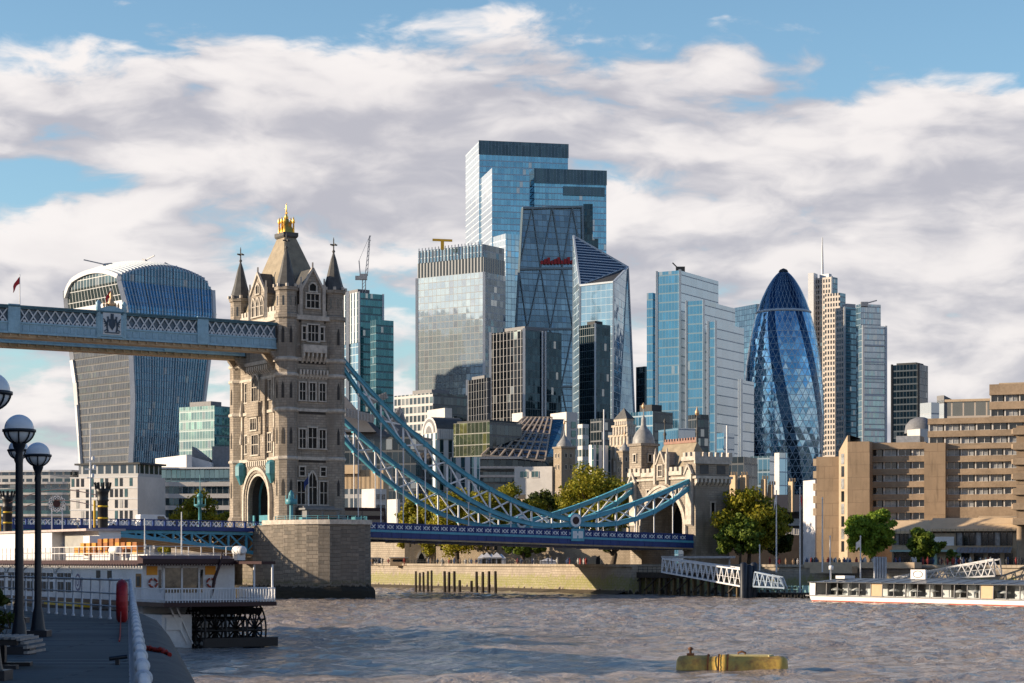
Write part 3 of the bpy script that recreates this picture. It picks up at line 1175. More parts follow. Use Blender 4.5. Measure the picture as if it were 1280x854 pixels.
def build_walkway(bn, bf, label, detailed):
    root = thing('high_walkway', label, 'walkway', B((-33, (bn + bf) / 2, 43)))
    ta, tb = -74.0, -1.0
    z0, z1, z2, z3 = 41.55, 43.05, 45.25, 45.75
    m = MB(B)
    m.box(ta, tb, bn + 0.25, bf - 0.25, z0, z3 - 0.35)
    part(m, 'inner_wall', 'walk_inner', root)
    m = MB(B)
    for b in (bn, bf):
        m.box(ta, tb, b - 0.12, b + 0.12, z0, z1)
        m.box(ta, tb, b - 0.28, b + 0.28, z1 - .12, z1 + 0.12)
        m.box(ta, tb, b - 0.3, b + 0.3, z0 - 0.18, z0 + 0.06)
    part(m, 'lower_band', 'walk_blue', root)
    m = MB(B)
    m.box(ta, tb, bn - 0.35, bf + 0.35, z2, z3 - .25)
    m.prism([(ta, bn - .5), (tb, bn - .5), (tb, bf + .5), (ta, bf + .5)], z3 - .25, z3)
    part(m, 'roof', 'walk_roof', root)
    m = MB(B)
    m.box(ta, tb, bn + 0.3, bf - 0.3, z0 - 0.75, z0 - 0.2)
    k = ta
    while k < tb:
        m.box(k, k + 0.25, bn - 0.1, bf + 0.1, z0 - 0.55, z0 - 0.19)
        k += 1.5
    part(m, 'soffit', 'soffit', root)
    piers = [t_of(254, 0), t_of(140, 0), t_of(18, 0)]
    step = piers[0] - piers[1]
    piers = piers + [piers[2] - step]
    for i, t in enumerate(piers):
        m = MB(B)
        w = 0.95 if i != 1 else 0.35
        for b in (bn - 0.2, bf + 0.2):
            if i != 1:
                m.box(t - w, t + w, b - 0.2, b + 0.2, z0 - 0.1, z3 + 0.15)
        if i != 1:
            part(m, 'pilaster', 'walk_blue', root)
    # lattice
    edges = [tb] + piers
    for a, b2 in zip(edges[:-1], edges[1:]):
        n = 9
        lo, hi = b2 + 1.0, a - 1.0
        if a == piers[1]:
            hi = a - 2.1
        if b2 == piers[1]:
            lo = b2 + 2.1
        for b in ((bn - 0.05, bf + 0.05) if detailed else (bf + 0.05,)):
            m = MB(B)
            for k in range(n):
                s0 = lo + (hi - lo) * k / n
                s1 = lo + (hi - lo) * (k + 1) / n
                m.bar((s0, b, z1 + .1), (s1, b, z2 - .02), 0.1, 0.2)
                m.bar((s0, b + .012, z2 - .02), (s1, b + .012, z1 + .1), 0.1, 0.2)
                m.bar(((s0 + s1) / 2, b - 0.05, z1 + .1), ((s0 + s1) / 2 + .001, b - 0.05, z1 + .55), 0.1, 0.5)
            part(m, 'lattice', 'lattice_white', root)
        m = MB(B)
        for k in range(int((a - b2) / 1.1)):
            s0 = b2 + 0.3 + k * 1.1
            m.box(s0, s0 + 0.75, bn - 0.2, bn - 0.115, z0 + 0.28, z1 - 0.3)
        part(m, 'panel_row', 'walk_panel', root)
    if detailed:
        t = piers[1]
        m = MB(B)
        m.box(t - 1.9, t + 1.9, bn - 0.35, bn + 0.3, z0 + 0.2, z3 + 0.35)
        m.prism([(t - 1.9, bn - .35), (t, bn - .35), (t, bn + .3), (t - 1.9, bn + .3)], z3 + .35, [z3 + .4, z3 + 1.0, z3 + 1.0, z3 + .4])
        m.prism([(t, bn - .35), (t + 1.9, bn - .35), (t + 1.9, bn + .3), (t, bn + .3)], z3 + .35, [z3 + 1.0, z3 + .4, z3 + .4, z3 + 1.0])
        for s in (-2.15, 2.15):
            m.lathe((t + s, bn - 0.1, 0), [(0.42, z0), (0.42, z3 + 0.2), (0.5, z3 + .3), (0.36, z3 + 0.9), (0.5, z3 + 1.2), (0.1, z3 + 1.7)], 8)
        cp = part(m, 'crest_panel', 'walk_blue', root)
        m = MB(B)
        m.box(t - 1.5, t + 1.5, bn - 0.42, bn - 0.35, z0 + 0.5, z3)
        part(m, 'crest_ground', 'lattice_white', cp)
        m = MB(B)
        d = bn - 0.43
        sh = [(-0.55, 44.5), (-0.55, 43.5), (0, 42.7), (0.55, 43.5), (0.55, 44.5)]
        m.face([(t + a, d - 0.06, z) for a, z in sh])
        rnd = random.Random(3)
        for sg in (-1, 1):       # winged supporters either side of the shield
            body = [(0.7, 42.5), (0.85, 43.2), (0.8, 43.9), (0.65, 44.5), (0.75, 44.9)]
            for (a, z), (c_, z2_) in zip(body[:-1], body[1:]):
                m.bar((t + sg * a, d - .05, z), (t + sg * c_, d - .05, z2_), 0.1, 0.26)
            for w in range(4):
                m.bar((t + sg * 0.85, d - .05, 43.7), (t + sg * (1.25 + .06 * w), d - .05, 43.3 + .42 * w), 0.1, 0.13)
            m.bar((t + sg * .8, d - .05, 42.9), (t + sg * 1.35, d - .05, 42.5), 0.1, 0.14)
        m.bar((t, d - .05, 44.5), (t, d - .05, 45.35), 0.1, 0.5)
        m.bar((t - 1.2, d - .05, 42.35), (t + 1.2, d - .05, 42.35), 0.08, 0.16)
        part(m, 'crest_arms', 'crest_dark', cp)
        m = MB(B)
        m.lathe((t, bn - 0.05, 0), [(0.55, z3 + .9), (0.7, z3 + 1.2), (0.35, z3 + 1.8), (0.2, z3 + 2.3), (0.32, z3 + 2.6), (0.05, z3 + 3.2)], 8)
        for s in (-1.2, -0.75, 0.75, 1.2):
            m.lathe((t + s, bn - 0.05, 0), [(0.14, z3 + .55), (0.2, z3 + 1.0), (0.03, z3 + 1.5)], 6)
        part(m, 'crest_finial', 'pale_gold', cp)
    return root


plain('walk_inner', (0.10, 0.17, 0.24), 0.3, var=0.4, scale=0.5)
plain('walk_roof', (0.06, 0.15, 0.20), 0.5, var=0.3)
plain('lattice_white', (0.56, 0.62, 0.66), 0.45, var=0.15)
plain('walk_panel', (0.26, 0.44, 0.56), 0.45, var=0.2)
plain('crest_dark', (0.03, 0.06, 0.10), 0.5, var=0.3)
plain('pale_gold', (0.62, 0.42, 0.24), 0.45, metal=0.4, var=0.25)
build_walkway(0.4, 3.9, 'nearer blue and white lattice high walkway with painted crest panel', True)
build_walkway(14.4, 17.9, 'farther blue high walkway seen beneath the crested one', False)


def flag_on(name, base, h, label, cat, fmat, fw=1.9, fh=1.2, sw=(-1, 0), group=None, droop=0.3, mats=None, r=0.06, fz=None, pole_mat='white_metal'):
    """a pole with a drooping cloth"""
    root = thing(name, label, cat, base, group)
    m = MB()
    b = Vector(base)
    m.lathe(b, [(r * 1.6, 0), (r * 1.3, h * 0.4), (r, h), (r * 1.6, h + r * 2), (0.01, h + r * 4)], 8)
    part(m, 'pole', pole_mat, root)
    if fmat:
        m = MB()
        rows = []
        zt = b.z + (fz if fz else h * 0.96)
        for j in range(5):
            row = []
            for i in range(9):
                f = i / 8
                dx = fw * f * (1 - droop * 0.6)
                z = zt - fh * j / 4 - droop * fw * f ** 1.4 + 0.05 * math.sin(f * 9 + j)
                off = 0.16 * fw * math.sin(f * 7 + j * 0.5) * f
                row.append((b.x + sw[0] * dx - sw[1] * off, b.y + sw[1] * dx + sw[0] * off, z))
            rows.append(row)
        m.grid(rows)
        part(m, 'flag', fmat, root)
    return root


flag_on('flagpole', B((t_of(25, 2), 2.1, 45.6)), 5.0, 'flagpole with red and white flag on the high walkway, away from the crest', 'flagpole', 'flag_red', 2.2, 1.0, (-.8, -.5), 'flags on the walkway', 0.75)
flag_on('flagpole', B((t_of(139, 2), 2.1, 45.6)), 3.9, 'flagpole with dark red flag above the painted crest panel', 'flagpole', 'flag_red', 1.9, 0.9, (-.8, -.5), 'flags on the walkway', 0.75)


def build_chain(b, label):
    root = thing('suspension_chain', label, 'suspension chain', B((57.7, b, 13)), 'chains of the suspension span')

    def pts(lst, bb):
        T, Zs = [], []
        for px, py in lst:
            t = t_of(px, bb)
            Y = B((t, bb, 0)).y
            T.append(t)
            Zs.append(Z(py, Y))
        return np.array(T), np.array(Zs)
    up = [(427, 448), (466, 494), (520, 545), (580, 592), (636, 625), (680, 641), (713, 650)]
    lo = [(427, 458), (462, 510), (492, 544), (520, 571), (549, 599), (579, 621), (607, 637), (636, 648), (680, 656), (713, 656)]
    ut, uz = pts(up, 0)
    lt, lz = pts(lo, 0)
    pu, pl = np.polyfit(ut, uz, 3), np.polyfit(lt, lz, 4)
    t0, t1 = L1 + 0.3, 57.2
    n = 11
    T = np.linspace(t0, t1, n + 1)
    U = np.polyval(pu, T)
    Lw = np.minimum(np.polyval(pl, T), U - 0.5)
    # the short crescent up to the gatehouse
    up2 = [(660 + x / 3.05, 480 + y / 3.05) for x, y in ((215, 515), (330, 482), (430, 447), (530, 407), (625, 364))]
    lo2 = [(660 + x / 3.05, 480 + y / 3.05) for x, y in ((215, 537), (330, 531), (430, 510), (530, 456), (625, 388))]
    ut2, uz2 = pts(up2, 0)
    lt2, lz2 = pts(lo2, 0)
    T2 = np.linspace(58.2, 84.2, 7)
    U2 = np.polyval(np.polyfit(ut2, uz2, 2), T2)
    L2 = np.minimum(np.polyval(np.polyfit(lt2, lz2, 3), T2), U2 - 0.5)
    for nm, TT, ZZ in (('upper_chord', T, U), ('lower_chord', T, Lw), ('upper_chord', T2, U2), ('lower_chord', T2, L2)):
        m = MB(B)
        for i in range(len(TT) - 1):
            a, c = (TT[i], b, ZZ[i]), (TT[i + 1], b, ZZ[i + 1])
            m.bar(a, c, 0.62, 0.62)
            for o in (-0.36, 0.36):                       # flange plates
                m.bar((a[0], b, a[2] + o), (c[0], b, c[2] + o), 0.9, 0.1)
            m.box(a[0] - 0.3, a[0] + 0.3, b - 0.4, b + 0.4, a[2] - .42, a[2] + .42)
        part(m, nm, 'chain_blue', root)
    for TT, UU, LL in ((T, U, Lw), (T2, U2, L2)):
        for i in range(1, len(TT) - 1):
            if UU[i] - LL[i] > 0.9:
                m = MB(B)
                m.bar((TT[i], b, LL[i]), (TT[i], b, UU[i]), 0.22, 0.3, up=(1, 0, 0))
                part(m, 'post', 'bridge_white', root)
        for i in range(len(TT) - 1):
            for (p, q) in (((TT[i], LL[i]), (TT[i + 1], UU[i + 1])), ((TT[i], UU[i]), (TT[i + 1], LL[i + 1]))):
                if max(UU[i] - LL[i], UU[i + 1] - LL[i + 1]) > 1.1:
                    m = MB(B)
                    m.bar((p[0], b, p[1]), (q[0], b, q[1]), 0.2, 0.26)
                    part(m, 'brace', 'bridge_white', root)
        for i in range(1, len(TT) - 1):
            m = MB(B)
            zd = deck_z(TT[i])
            if LL[i] - zd > 0.5:
                m.tube([(TT[i], b, zd - 0.3), (TT[i], b, LL[i])], 0.11, 6)
                m.lathe((TT[i], b, LL[i] - 0.9), [(0.11, 0), (0.3, 0.45), (0.3, 0.9)], 6)
                part(m, 'hanger', 'bridge_white', root)
    # pin roundel
    m = MB(B)
    zc = 13.45
    for r, d, nm, mt in ((1.15, 0.5, 'pin_ring', 'bridge_white'), (0.7, 0.56, 'pin_cap', 'maroon'), (1.35, 0.45, 'pin_rim', 'chain_blue')):
        m = MB(B)
        f = [(57.7 + r * math.cos(a), zc + r * math.sin(a)) for a in [2 * math.pi * k / 20 for k in range(20)]]
        m.face([(p[0], b - d, p[1]) for p in f])
        m.face([(p[0], b + d, p[1]) for p in reversed(f)])
        for i in range(20):
            p, q = f[i], f[(i + 1) % 20]
            m.face([(q[0], b - d, q[1]), (p[0], b - d, p[1]), (p[0], b + d, p[1]), (q[0], b + d, q[1])])
        part(m, nm, mt, root)
    return root


def deck_z(t):
    """top of the parapet along the north side span"""
    return float(np.interp(t, [-6, 13, 84, 100], [12.75, 12.65, 11.0, 10.7]))


build_chain(0.0, 'nearer blue suspension chain with round red and white pin')
build_chain(18.3, 'farther blue suspension chain behind the one with the round pin')


def build_deck():
    root = thing('bridge_deck', 'dark blue roadway span with white crosses between pier and gatehouse', 'bridge span', B((50, 9, 10)))
    ta, tb = 10.9, 84.0
    n = 28
    T = np.linspace(ta, tb, n + 1)

    def strip(b0, b1, zo0, zo1, nm, mat):
        m = MB(B)
        for a, c in zip(T[:-1], T[1:]):
            za, zc = deck_z(a), deck_z(c)
            m.prism([(a, b0), (c, b0), (c, b1), (a, b1)], [za + zo0, zc + zo0, zc + zo0, za + zo0], [za + zo1, zc + zo1, zc + zo1, za + zo1])
        return part(m, nm, mat, root)
    strip(-0.4, 18.7, -1.45, -1.15, 'road_slab', 'asphalt')
    for b, s in ((-0.75, -1), (19.05, 1)):
        strip(b - 0.12, b + 0.12, -1.15, 0.0, 'parapet', 'navy')
        strip(b - 0.22, b + 0.22, 0.0, 0.14, 'parapet_rail', 'navy')
        strip(b - 0.22, b + 0.22, -2.45, -1.5, 'edge_girder', 'navy')
        strip(b - 0.3, b + 0.3, -1.5, -1.1, 'edge_cornice', 'chain_blue' if s < 0 else 'navy')
        strip(b - 0.05, b + 0.4, -2.75, -2.46, 'soffit_edge', 'soffit')
    strip(0.4, 17.9, -2.6, -2.35, 'soffit', 'soffit')
    # white crosses in the parapet, in pairs, as the photo shows them
    k = 0
    t = ta + 0.8
    while t < tb - 1.2:
        m = MB(B)
        for j in range(2):
            s = t + j * 0.72
            z = deck_z(s) - 0.55
            for sg in (-1, 1):
                m.bar((s - 0.3, -0.89 - .02 * sg, z - sg * 0.3), (s + 0.3, -0.89 - .02 * sg, z + sg * 0.3), 0.05, 0.14)
        part(m, 'cross_panel', 'bridge_white', root)
        m = MB(B)
        z = deck_z(t + 1.6)
        m.box(t + 1.3, t + 1.5, -1.0, -0.85, z - 1.1, z + 0.05)
        part(m, 'parapet_post', 'navy', root)
        t += 1.78
    # ribs on girder
    t = ta + 1
    while t < tb:
        z = deck_z(t)
        m = MB(B)
        m.box(t - .06, t + .06, -1.02, -0.97, z - 2.4, z - 1.5)
        part(m, 'stiffener', 'navy', root)
        t += 1.9
    # cross beams under the slab
    m = MB(B)
    for t in T[1:-1:2]:
        z = deck_z(t)
        m.box(t - .3, t + .3, -0.5, 18.8, z - 2.9, z - 2.62)
    part(m, 'cross_beam', 'navy', root)
    # plate with the arms below the near pin
    m = MB(B)
    m.box(56.3, 59.1, -1.15, -0.98, deck_z(57.7) - 1.9, deck_z(57.7) + 0.35)
    part(m, 'pin_plate', 'chain_blue', root)
    m = MB(B)
    z = deck_z(57.7)
    m.box(56.6, 57.5, -1.2, -1.15, z - 1.4, z - .1)
    m.box(57.8, 58.8, -1.2, -1.15, z - 1.4, z - .1)
    m.box(57.5, 57.8, -1.19, -1.15, z - .9, z - .5)
    part(m, 'plate_shields', 'bridge_white', root)


build_deck()


def build_leaf(ta, tb, label):
    """a lifting span: deep at its pivot ta, shallow at its tip tb (tb < ta, or the mirror)"""
    root = thing('bascule_span', label, 'lifting span', B(((ta + tb) / 2, 9, 11)), 'lifting spans over the river')
    n = 10
    T = np.linspace(ta, tb, n + 1)
    f = np.linspace(0, 1, n + 1)
    zt = 11.35 + 0.25 * (1 - (1 - f) ** 2)
    zl = 7.15 + 3.35 * (1 - (1 - f) ** 1.6)
    m = MB(B)
    for i in range(n):
        a, c = sorted((i, i + 1), key=lambda k: T[k])
        m.prism([(T[a], 1.0), (T[c], 1.0), (T[c], 17.3), (T[a], 17.3)], [zt[a] - .35, zt[c] - .35, zt[c] - .35, zt[a] - .35], [zt[a] - .05, zt[c] - .05, zt[c] - .05, zt[a] - .05])
    part(m, 'road_slab', 'asphalt', root)
    for b in (0.9, 17.4):
        m = MB(B)
        for i in range(n):
            a, c = sorted((i, i + 1), key=lambda k: T[k])
            for (o0, o1, w) in ((-0.45, -0.02, 0.3), (-0.02, 0.22, 0.15), (1.12, 1.28, 0.2)):
                m.prism([(T[a], b - w), (T[c], b - w), (T[c], b + w), (T[a], b + w)], [zt[a] + o0, zt[c] + o0, zt[c] + o0, zt[a] + o0], [zt[a] + o1, zt[c] + o1, zt[c] + o1, zt[a] + o1])
        part(m, 'parapet', 'navy', root)
        m = MB(B)
        L = abs(tb - ta)
        k = int(L / 2.0)
        for j in range(k):
            t = min(ta, tb) + 0.3 + j * L / k
            z = float(np.interp(t, np.sort(T), zt[np.argsort(T)]))
            m.box(t, t + 0.28, b - 0.2, b + 0.2, z + .2, z + 1.2)
        part(m, 'parapet_post', 'navy', root)
        for j in range(k):
            m = MB(B)
            t = min(ta, tb) + 0.6 + j * L / k
            z = float(np.interp(t, np.sort(T), zt[np.argsort(T)]))
            for q in range(2):
                s = t + q * 0.78
                m.bar((s, b - .05, z + .28), (s + .7, b - .05, z + 1.1), 0.06, 0.15)
                m.bar((s, b - .02, z + 1.1), (s + .7, b - .02, z + .28), 0.06, 0.15)
            part(m, 'parapet_lattice', 'bridge_white', root)
    for b in (1.3, 6.4, 11.9, 17.0):
        m = MB(B)
        for i in range(n):
            m.bar((T[i], b, zl[i]), (T[i + 1], b, zl[i + 1]), 0.6, 0.55)
            m.bar((T[i], b, zt[i] - 0.75), (T[i + 1], b, zt[i + 1] - 0.75), 0.5, 0.5)
        part(m, 'truss_chord', 'bridge_blue' if b == 1.3 else 'soffit', root)
        m = MB(B)
        for i in range(n):
            m.bar((T[i], b, zl[i]), (T[i], b, zt[i] - .7), 0.32, 0.35, up=(1, 0, 0))
            m.bar((T[i], b, zl[i]), (T[i + 1], b, zt[i + 1] - .7), 0.26, 0.3)
            m.bar((T[i], b, zt[i] - .7), (T[i + 1], b, zl[i + 1]), 0.14, 0.16)
        part(m, 'truss_brace', 'bridge_blue' if b == 1.3 else 'soffit', root)
    m = MB(B)
    for i in range(n + 1):
        m.bar((T[i], 1.5, zl[i] + .1), (T[i], 16.8, zl[i] + .1), 0.3, 0.3)
        m.box(T[i] - .15, T[i] + .15, 1.6, 16.7, zt[i] - 1.3, zt[i] - .4)
    for i in range(n):
        a, c = sorted((i, i + 1), key=lambda k: T[k])
        m.prism([(T[a], 2.0), (T[c], 2.0), (T[c], 16.4), (T[a], 16.4)], [zl[a] - .2, zl[c] - .2, zl[c] - .2, zl[a] - .2], [zl[a] - .1, zl[c] - .1, zl[c] - .1, zl[a] - .1])
    part(m, 'cross_girder', 'soffit', root)


build_leaf(-3.5, -35.7, 'blue lattice lifting span nearest the stone pier')
build_leaf(-68.0, -36.1, 'blue lattice lifting span farther out from the stone pier')


def build_gatehouse():
    root = thing('gatehouse', 'battlemented stone gatehouse with large arch at the landward end of the bridge', 'gatehouse', B((88, 9, 5)))
    t0, t1, b0, b1 = 84.0, 92.0, -1.6, 19.6
    a0, a1 = 2.2, 15.8
    m = MB(B)
    zw = 22.0
    m.prism([(t0, b0), (t1, b0), (t1, a0), (t0, a0)], 2.0, 25.0)
    m.prism([(t0, a1), (t1, a1), (t1, b1), (t0, b1)], 2.0, 22.6)
    arch = arc_pts(a0, a1, 13.0, 19.6, 18, 0.15)
    for (p, zp), (q, zq) in zip(arch[:-1], arch[1:]):
        m.face([(t0, q, zq), (t0, p, zp), (t0, p, zw), (t0, q, zw)])
        m.face([(t1, p, zp), (t1, q, zq), (t1, q, zw), (t1, p, zw)])
        m.face([(t0, p, zp), (t0, q, zq), (t1, q, zq), (t1, p, zp)])
    m.prism([(t0, a0), (t1, a0), (t1, a1), (t0, a1)], 21.9, 22.4)
    part(m, 'wall', 'tower_stone', root)
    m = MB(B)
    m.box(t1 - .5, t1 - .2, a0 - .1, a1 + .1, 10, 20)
    part(m, 'dark_backing', 'dark_inside', root)  # dark sheet across the passage in place of its shade
    m = MB(B)
    for ro, pr, w in ((0.35, 0.3, 0.5), (0.95, 0.5, 0.5)):
        ap = arc_pts(a0 - ro, a1 + ro, 13.0, 19.6 + ro, 18, 0.15)
        ap = [(ap[0][0], 8)] + ap + [(ap[-1][0], 8)]
        for p, q in zip(ap[:-1], ap[1:]):
            m.bar((t0 - pr / 2, p[0], p[1]), (t0 - pr / 2, q[0], q[1]), pr, w)
    part(m, 'arch_moulding', 'stone_trim', root)
    # battlements
    m = MB(B)

    def crenel(ta, tb, ba, bb, z, axis):
        if axis == 'b':
            m.box(ta, tb, ba, bb, z, z + 0.8)
            k = ba
            while k < bb - .4:
                m.box(ta, tb, k, min(k + 0.8, bb), z + .8, z + 1.6)
                k += 1.5
        else:
            m.box(ta, tb, ba, bb, z, z + 0.8)
            k = ta
            while k < tb - .4:
                m.box(k, min(k + 0.8, tb), ba, bb, z + .8, z + 1.6)
                k += 1.5
    crenel(t0 - .35, t0 + .15, 2.4, 15.6, 22.4, 'b')
    crenel(t0 - .45, t0 + .05, b0 - .4, 2.4, 25.0, 'b')
    crenel(t0 + .05, t1 + .4, b0 - .45, b0 + .05, 25.0, 't')
    crenel(t0 - .4, t0 + .1, 15.8, b1 + .4, 22.6, 'b')
    part(m, 'battlement', 'stone_trim', root)
    m = MB(B)
    for k in range(9):
        s = t0 - .2 + k * 0.95
        m.prism([(s, b0 - .7), (s + .5, b0 - .7), (s + .5, b0), (s, b0)], [20.9, 20.9, 20.2, 20.2], 21.6)
    m.box(t0 - .5, t1 + .3, b0 - .75, b0, 21.6, 22.1)
    m.box(t0 - .4, t1 + .2, b0 - .4, b0, 24.4, 25.0)
    m.box(t0 - .3, t0, b0, b1, 21.6, 22.0)
    part(m, 'machicolation', 'stone_trim', root)
    m = MB(B)
    m.box(t0 + 1.0, t0 + 3.0, b0 - .08, b0, 22.5, 24.2)
    m.box(t0 + 5.0, t0 + 7.0, b0 - .08, b0, 22.5, 24.2)
    part(m, 'blind_panel', 'slate', root)
    for b, zt_ in ((0.0, 23.3), (18.3, 21.8)):
        m = MB(B)
        m.prism([(t0 - .55, b - 0.9), (t0, b - 0.9), (t0, b + .9), (t0 - .55, b + .9)], [13, 12.6, 12.6, 13], zt_)
        for s in (-1, 1):
            m.bar((t0 - .5, b + s * 1.2, 22.4 if b < 9 else 21.3), (t0 - .5, b, 24.3 if b < 9 else 23.2), 0.5, 0.35)
        part(m, 'buttress', 'stone_trim', root)
    # steep roof
    m = MB(B)
    e = [(t0 + 1.0, 2.6), (t1 - .2, 2.6), (t1 - .2, 15.2), (t0 + 1.0, 15.2)]
    r0, r1 = (88.0, 3.2), (88.0, 13.6)
    ez, rz = 23.2, 28.9
    E = [(*p, ez) for p in e]
    A, C = (*r0, rz), (*r1, rz)
    m.face([E[3], E[0], A, C])
    m.face([E[1], E[2], C, A])
    m.face([E[0], E[1], A])
    m.face([E[2], E[3], C])
    part(m, 'roof', 'tower_roof', root)
    m = MB(B)
    m.bar((88, 3.2, 29.0), (88, 13.6, 29.0), 0.5, 0.5)
    for k in range(12):
        m.box(87.85, 88.15, 3.4 + k * .87, 3.8 + k * .87, 29.2, 29.75)
    part(m, 'ridge_crest', 'ridge_red', root)
    for b in (3.2, 13.6):
        m = MB(B)
        m.lathe((88, b, 0), [(0.28, 28.8), (0.2, 30.4), (0.36, 30.8), (0.15, 31.3), (0.1, 33.0), (0.3, 33.3), (0.05, 33.9)], 8)
        part(m, 'ridge_finial', 'slate', root)
    m = MB(B)
    m.lathe((88, 3.2, 0), [(0.02, 33.8), (0.4, 34.1), (0.42, 34.6), (0.2, 35.0), (0.03, 35.6)], 8)
    part(m, 'gilt_ball', 'pale_gold', root)
    # gable dormer in the south parapet
    m = MB(B)
    m.prism([(t0 - .5, 7.4), (t0 + 3, 7.4), (t0 + 3, 10.2), (t0 - .5, 10.2)], 21.6, 24.6)
    m.face([(t0 - .5, 10.2, 24.6), (t0 - .5, 7.4, 24.6), (t0 - .5, 8.8, 27.0)])
    m.face([(t0 - .5, 10.4, 24.5), (t0 - .5, 8.8, 27.1), (t0 + 3.5, 8.8, 27.1), (t0 + 3.5, 10.4, 24.5)])
    m.face([(t0 - .5, 8.8, 27.1), (t0 - .5, 7.2, 24.5), (t0 + 3.5, 7.2, 24.5), (t0 + 3.5, 8.8, 27.1)])
    dm = part(m, 'dormer', 'tower_stone', root)
    m = MB(B)
    for b in (6.9, 10.7):
        m.box(t0 - .7, t0, b - .25, b + .25, 20.8, 26.6)
        m.lathe((t0 - .35, b, 0), [(0.3, 26.6), (0.05, 27.8)], 6)
    m.bar((t0 - .55, 7.3, 24.6), (t0 - .55, 8.8, 27.2), .3, .3)
    m.bar((t0 - .55, 10.3, 24.6), (t0 - .55, 8.8, 27.2), .3, .3)
    part(m, 'gable_trim', 'stone_trim', dm)
    sw = lambda s, d, z: B((t0 - d, 18.3 - s, z))
    window(dm, lambda s, d, z: B((t0 - .5 - d, 18.3 - s, z)), 9.5, 22.4, 1.2, 2.0, 2)
    window(root, sw, 4.9, 17.6, 0.8, 2.2, 1, transom=False)
    window(root, sw, 14.4, 17.9, 0.8, 2.2, 1, transom=False)
    ee = lambda s, d, z: B((s, b0 - d, z))
    window(root, ee, 88, 14.5, 0.8, 2.6, 1, transom=False)
    # turret with cupola at the west end
    m = MB(B)
    c = (86.0, 17.9)
    m.prism([(c[0] - 2, c[1] - 2), (c[0] + 2, c[1] - 2), (c[0] + 2, c[1] + 2), (c[0] - 2, c[1] + 2)], 20, 28.6)
    m.prism([(c[0] - 2.3, c[1] - 2.3), (c[0] + 2.3, c[1] - 2.3), (c[0] + 2.3, c[1] + 2.3), (c[0] - 2.3, c[1] + 2.3)], 28.6, 29.1)
    tr = part(m, 'turret', 'tower_stone', root)
    m = MB(B)
    m.lathe((*c, 0), [(2.2, 29.1), (2.1, 30.2), (1.5, 31.4), (0.8, 32.2), (0.5, 32.8), (0.45, 34.0), (0.15, 34.6), (0.1, 36.0)], 12)
    part(m, 'cupola', 'lead', tr)
    m = MB(B)
    m.lathe((*c, 0), [(0.1, 35.9), (0.4, 36.3), (0.35, 36.7), (0.05, 37.2)], 8)
    part(m, 'gilt_ball', 'pale_gold', tr)
    window(tr, lambda s, d, z: B((c[0] - 2 - d, s, z)), c[1], 25.5, 0.7, 1.4, 1, transom=False)
    window(tr, lambda s, d, z: B((s, c[1] - 2 - d, z)), c[0], 25.5, 0.7, 1.4, 1, transom=False)


plain('ridge_red', (0.30, 0.17, 0.13), 0.7, var=0.3)
build_gatehouse()


def car(name, label, org, ang, body, kind, group=None):
    root = thing(name, label, kind, org, group)
    F0 = frame(org[0], org[1], ang)
    F = lambda p: F0((p[0], p[1], p[2] + org[2]))
    van = kind in ('van', 'bus')
    L, Wd, H = (4.4, 1.8, 1.45) if not van else ((5.4, 2.0, 2.3) if kind == 'van' else (10.5, 2.5, 4.2))
    m = MB(F)
    hw = Wd / 2
    if kind == 'car':
        prof = [(-L / 2, 0.35), (L / 2, 0.35), (L / 2, 0.75), (L * 0.24, 0.92), (L * 0.08, H), (-L * 0.3, H), (-L * 0.46, 0.95), (-L / 2, 0.85)]
    elif kind == 'van':
        prof = [(-L / 2, 0.35), (L / 2, 0.35), (L / 2, 1.0), (L * .42, 1.2), (L * 0.27, H), (-L / 2 + .1, H), (-L / 2, H - .2)]
    else:
        prof = [(-L / 2, 0.35), (L / 2, 0.35), (L / 2, 2.2), (L / 2 - .15, H - .1), (L / 2 - .5, H), (-L / 2 + .4, H), (-L / 2, H - .3)]
    for sg in (-1, 1):
        f = [(x, sg * hw, z) for x, z in prof]
        m.face(f if sg < 0 else f[::-1])
    for i in range(len(prof)):
        a, b = prof[i], prof[(i + 1) % len(prof)]
        m.face([(a[0], hw, a[1]), (a[0], -hw, a[1]), (b[0], -hw, b[1]), (b[0], hw, b[1])][::-1])
    part(m, 'body', body, root)
    m = MB(F)
    for sg in (-1, 1):
        y = sg * (hw + .012)
        if kind == 'car':
            q = [(-L * .4, .95), (L * .2, .95), (L * .07, H - .1), (-L * .28, H - .1)]
        elif kind == 'van':
            q = [(L * .05, 1.25), (L * .38, 1.25), (L * .25, H - .25), (L * .05, H - .25)]
        else:
            q = [(-L * .46, 1.3), (L * .46, 1.3), (L * .46, 2.1), (-L * .46, 2.1)]
        f = [(x, y, z) for x, z in q]
        m.face(f if sg < 0 else f[::-1])
        if kind == 'bus':
            f = [(x, y, z) for x, z in [(-L * .46, 2.8), (L * .46, 2.8), (L * .46, 3.6), (-L * .46, 3.6)]]
            m.face(f if sg < 0 else f[::-1])
    part(m, 'window', 'dark_glass', root)
    for sx in (-L * .31, L * .31):
        for sg in (-1, 1):
            m = MB(F)
            f = [(sx + .34 * math.cos(a), .34 + .34 * math.sin(a)) for a in [k * math.pi / 6 for k in range(12)]]
            y0, y1 = sg * (hw - .2), sg * (hw + .03)
            m.face([(x, y1, z) for x, z in (f if sg < 0 else f[::-1])])
            for i in range(12):
                p, q = f[i], f[(i + 1) % 12]
                m.face([(p[0], y0, p[1]), (q[0], y0, q[1]), (q[0], y1, q[1]), (p[0], y1, p[1])])
            part(m, 'wheel', 'tyre', root)
    return root


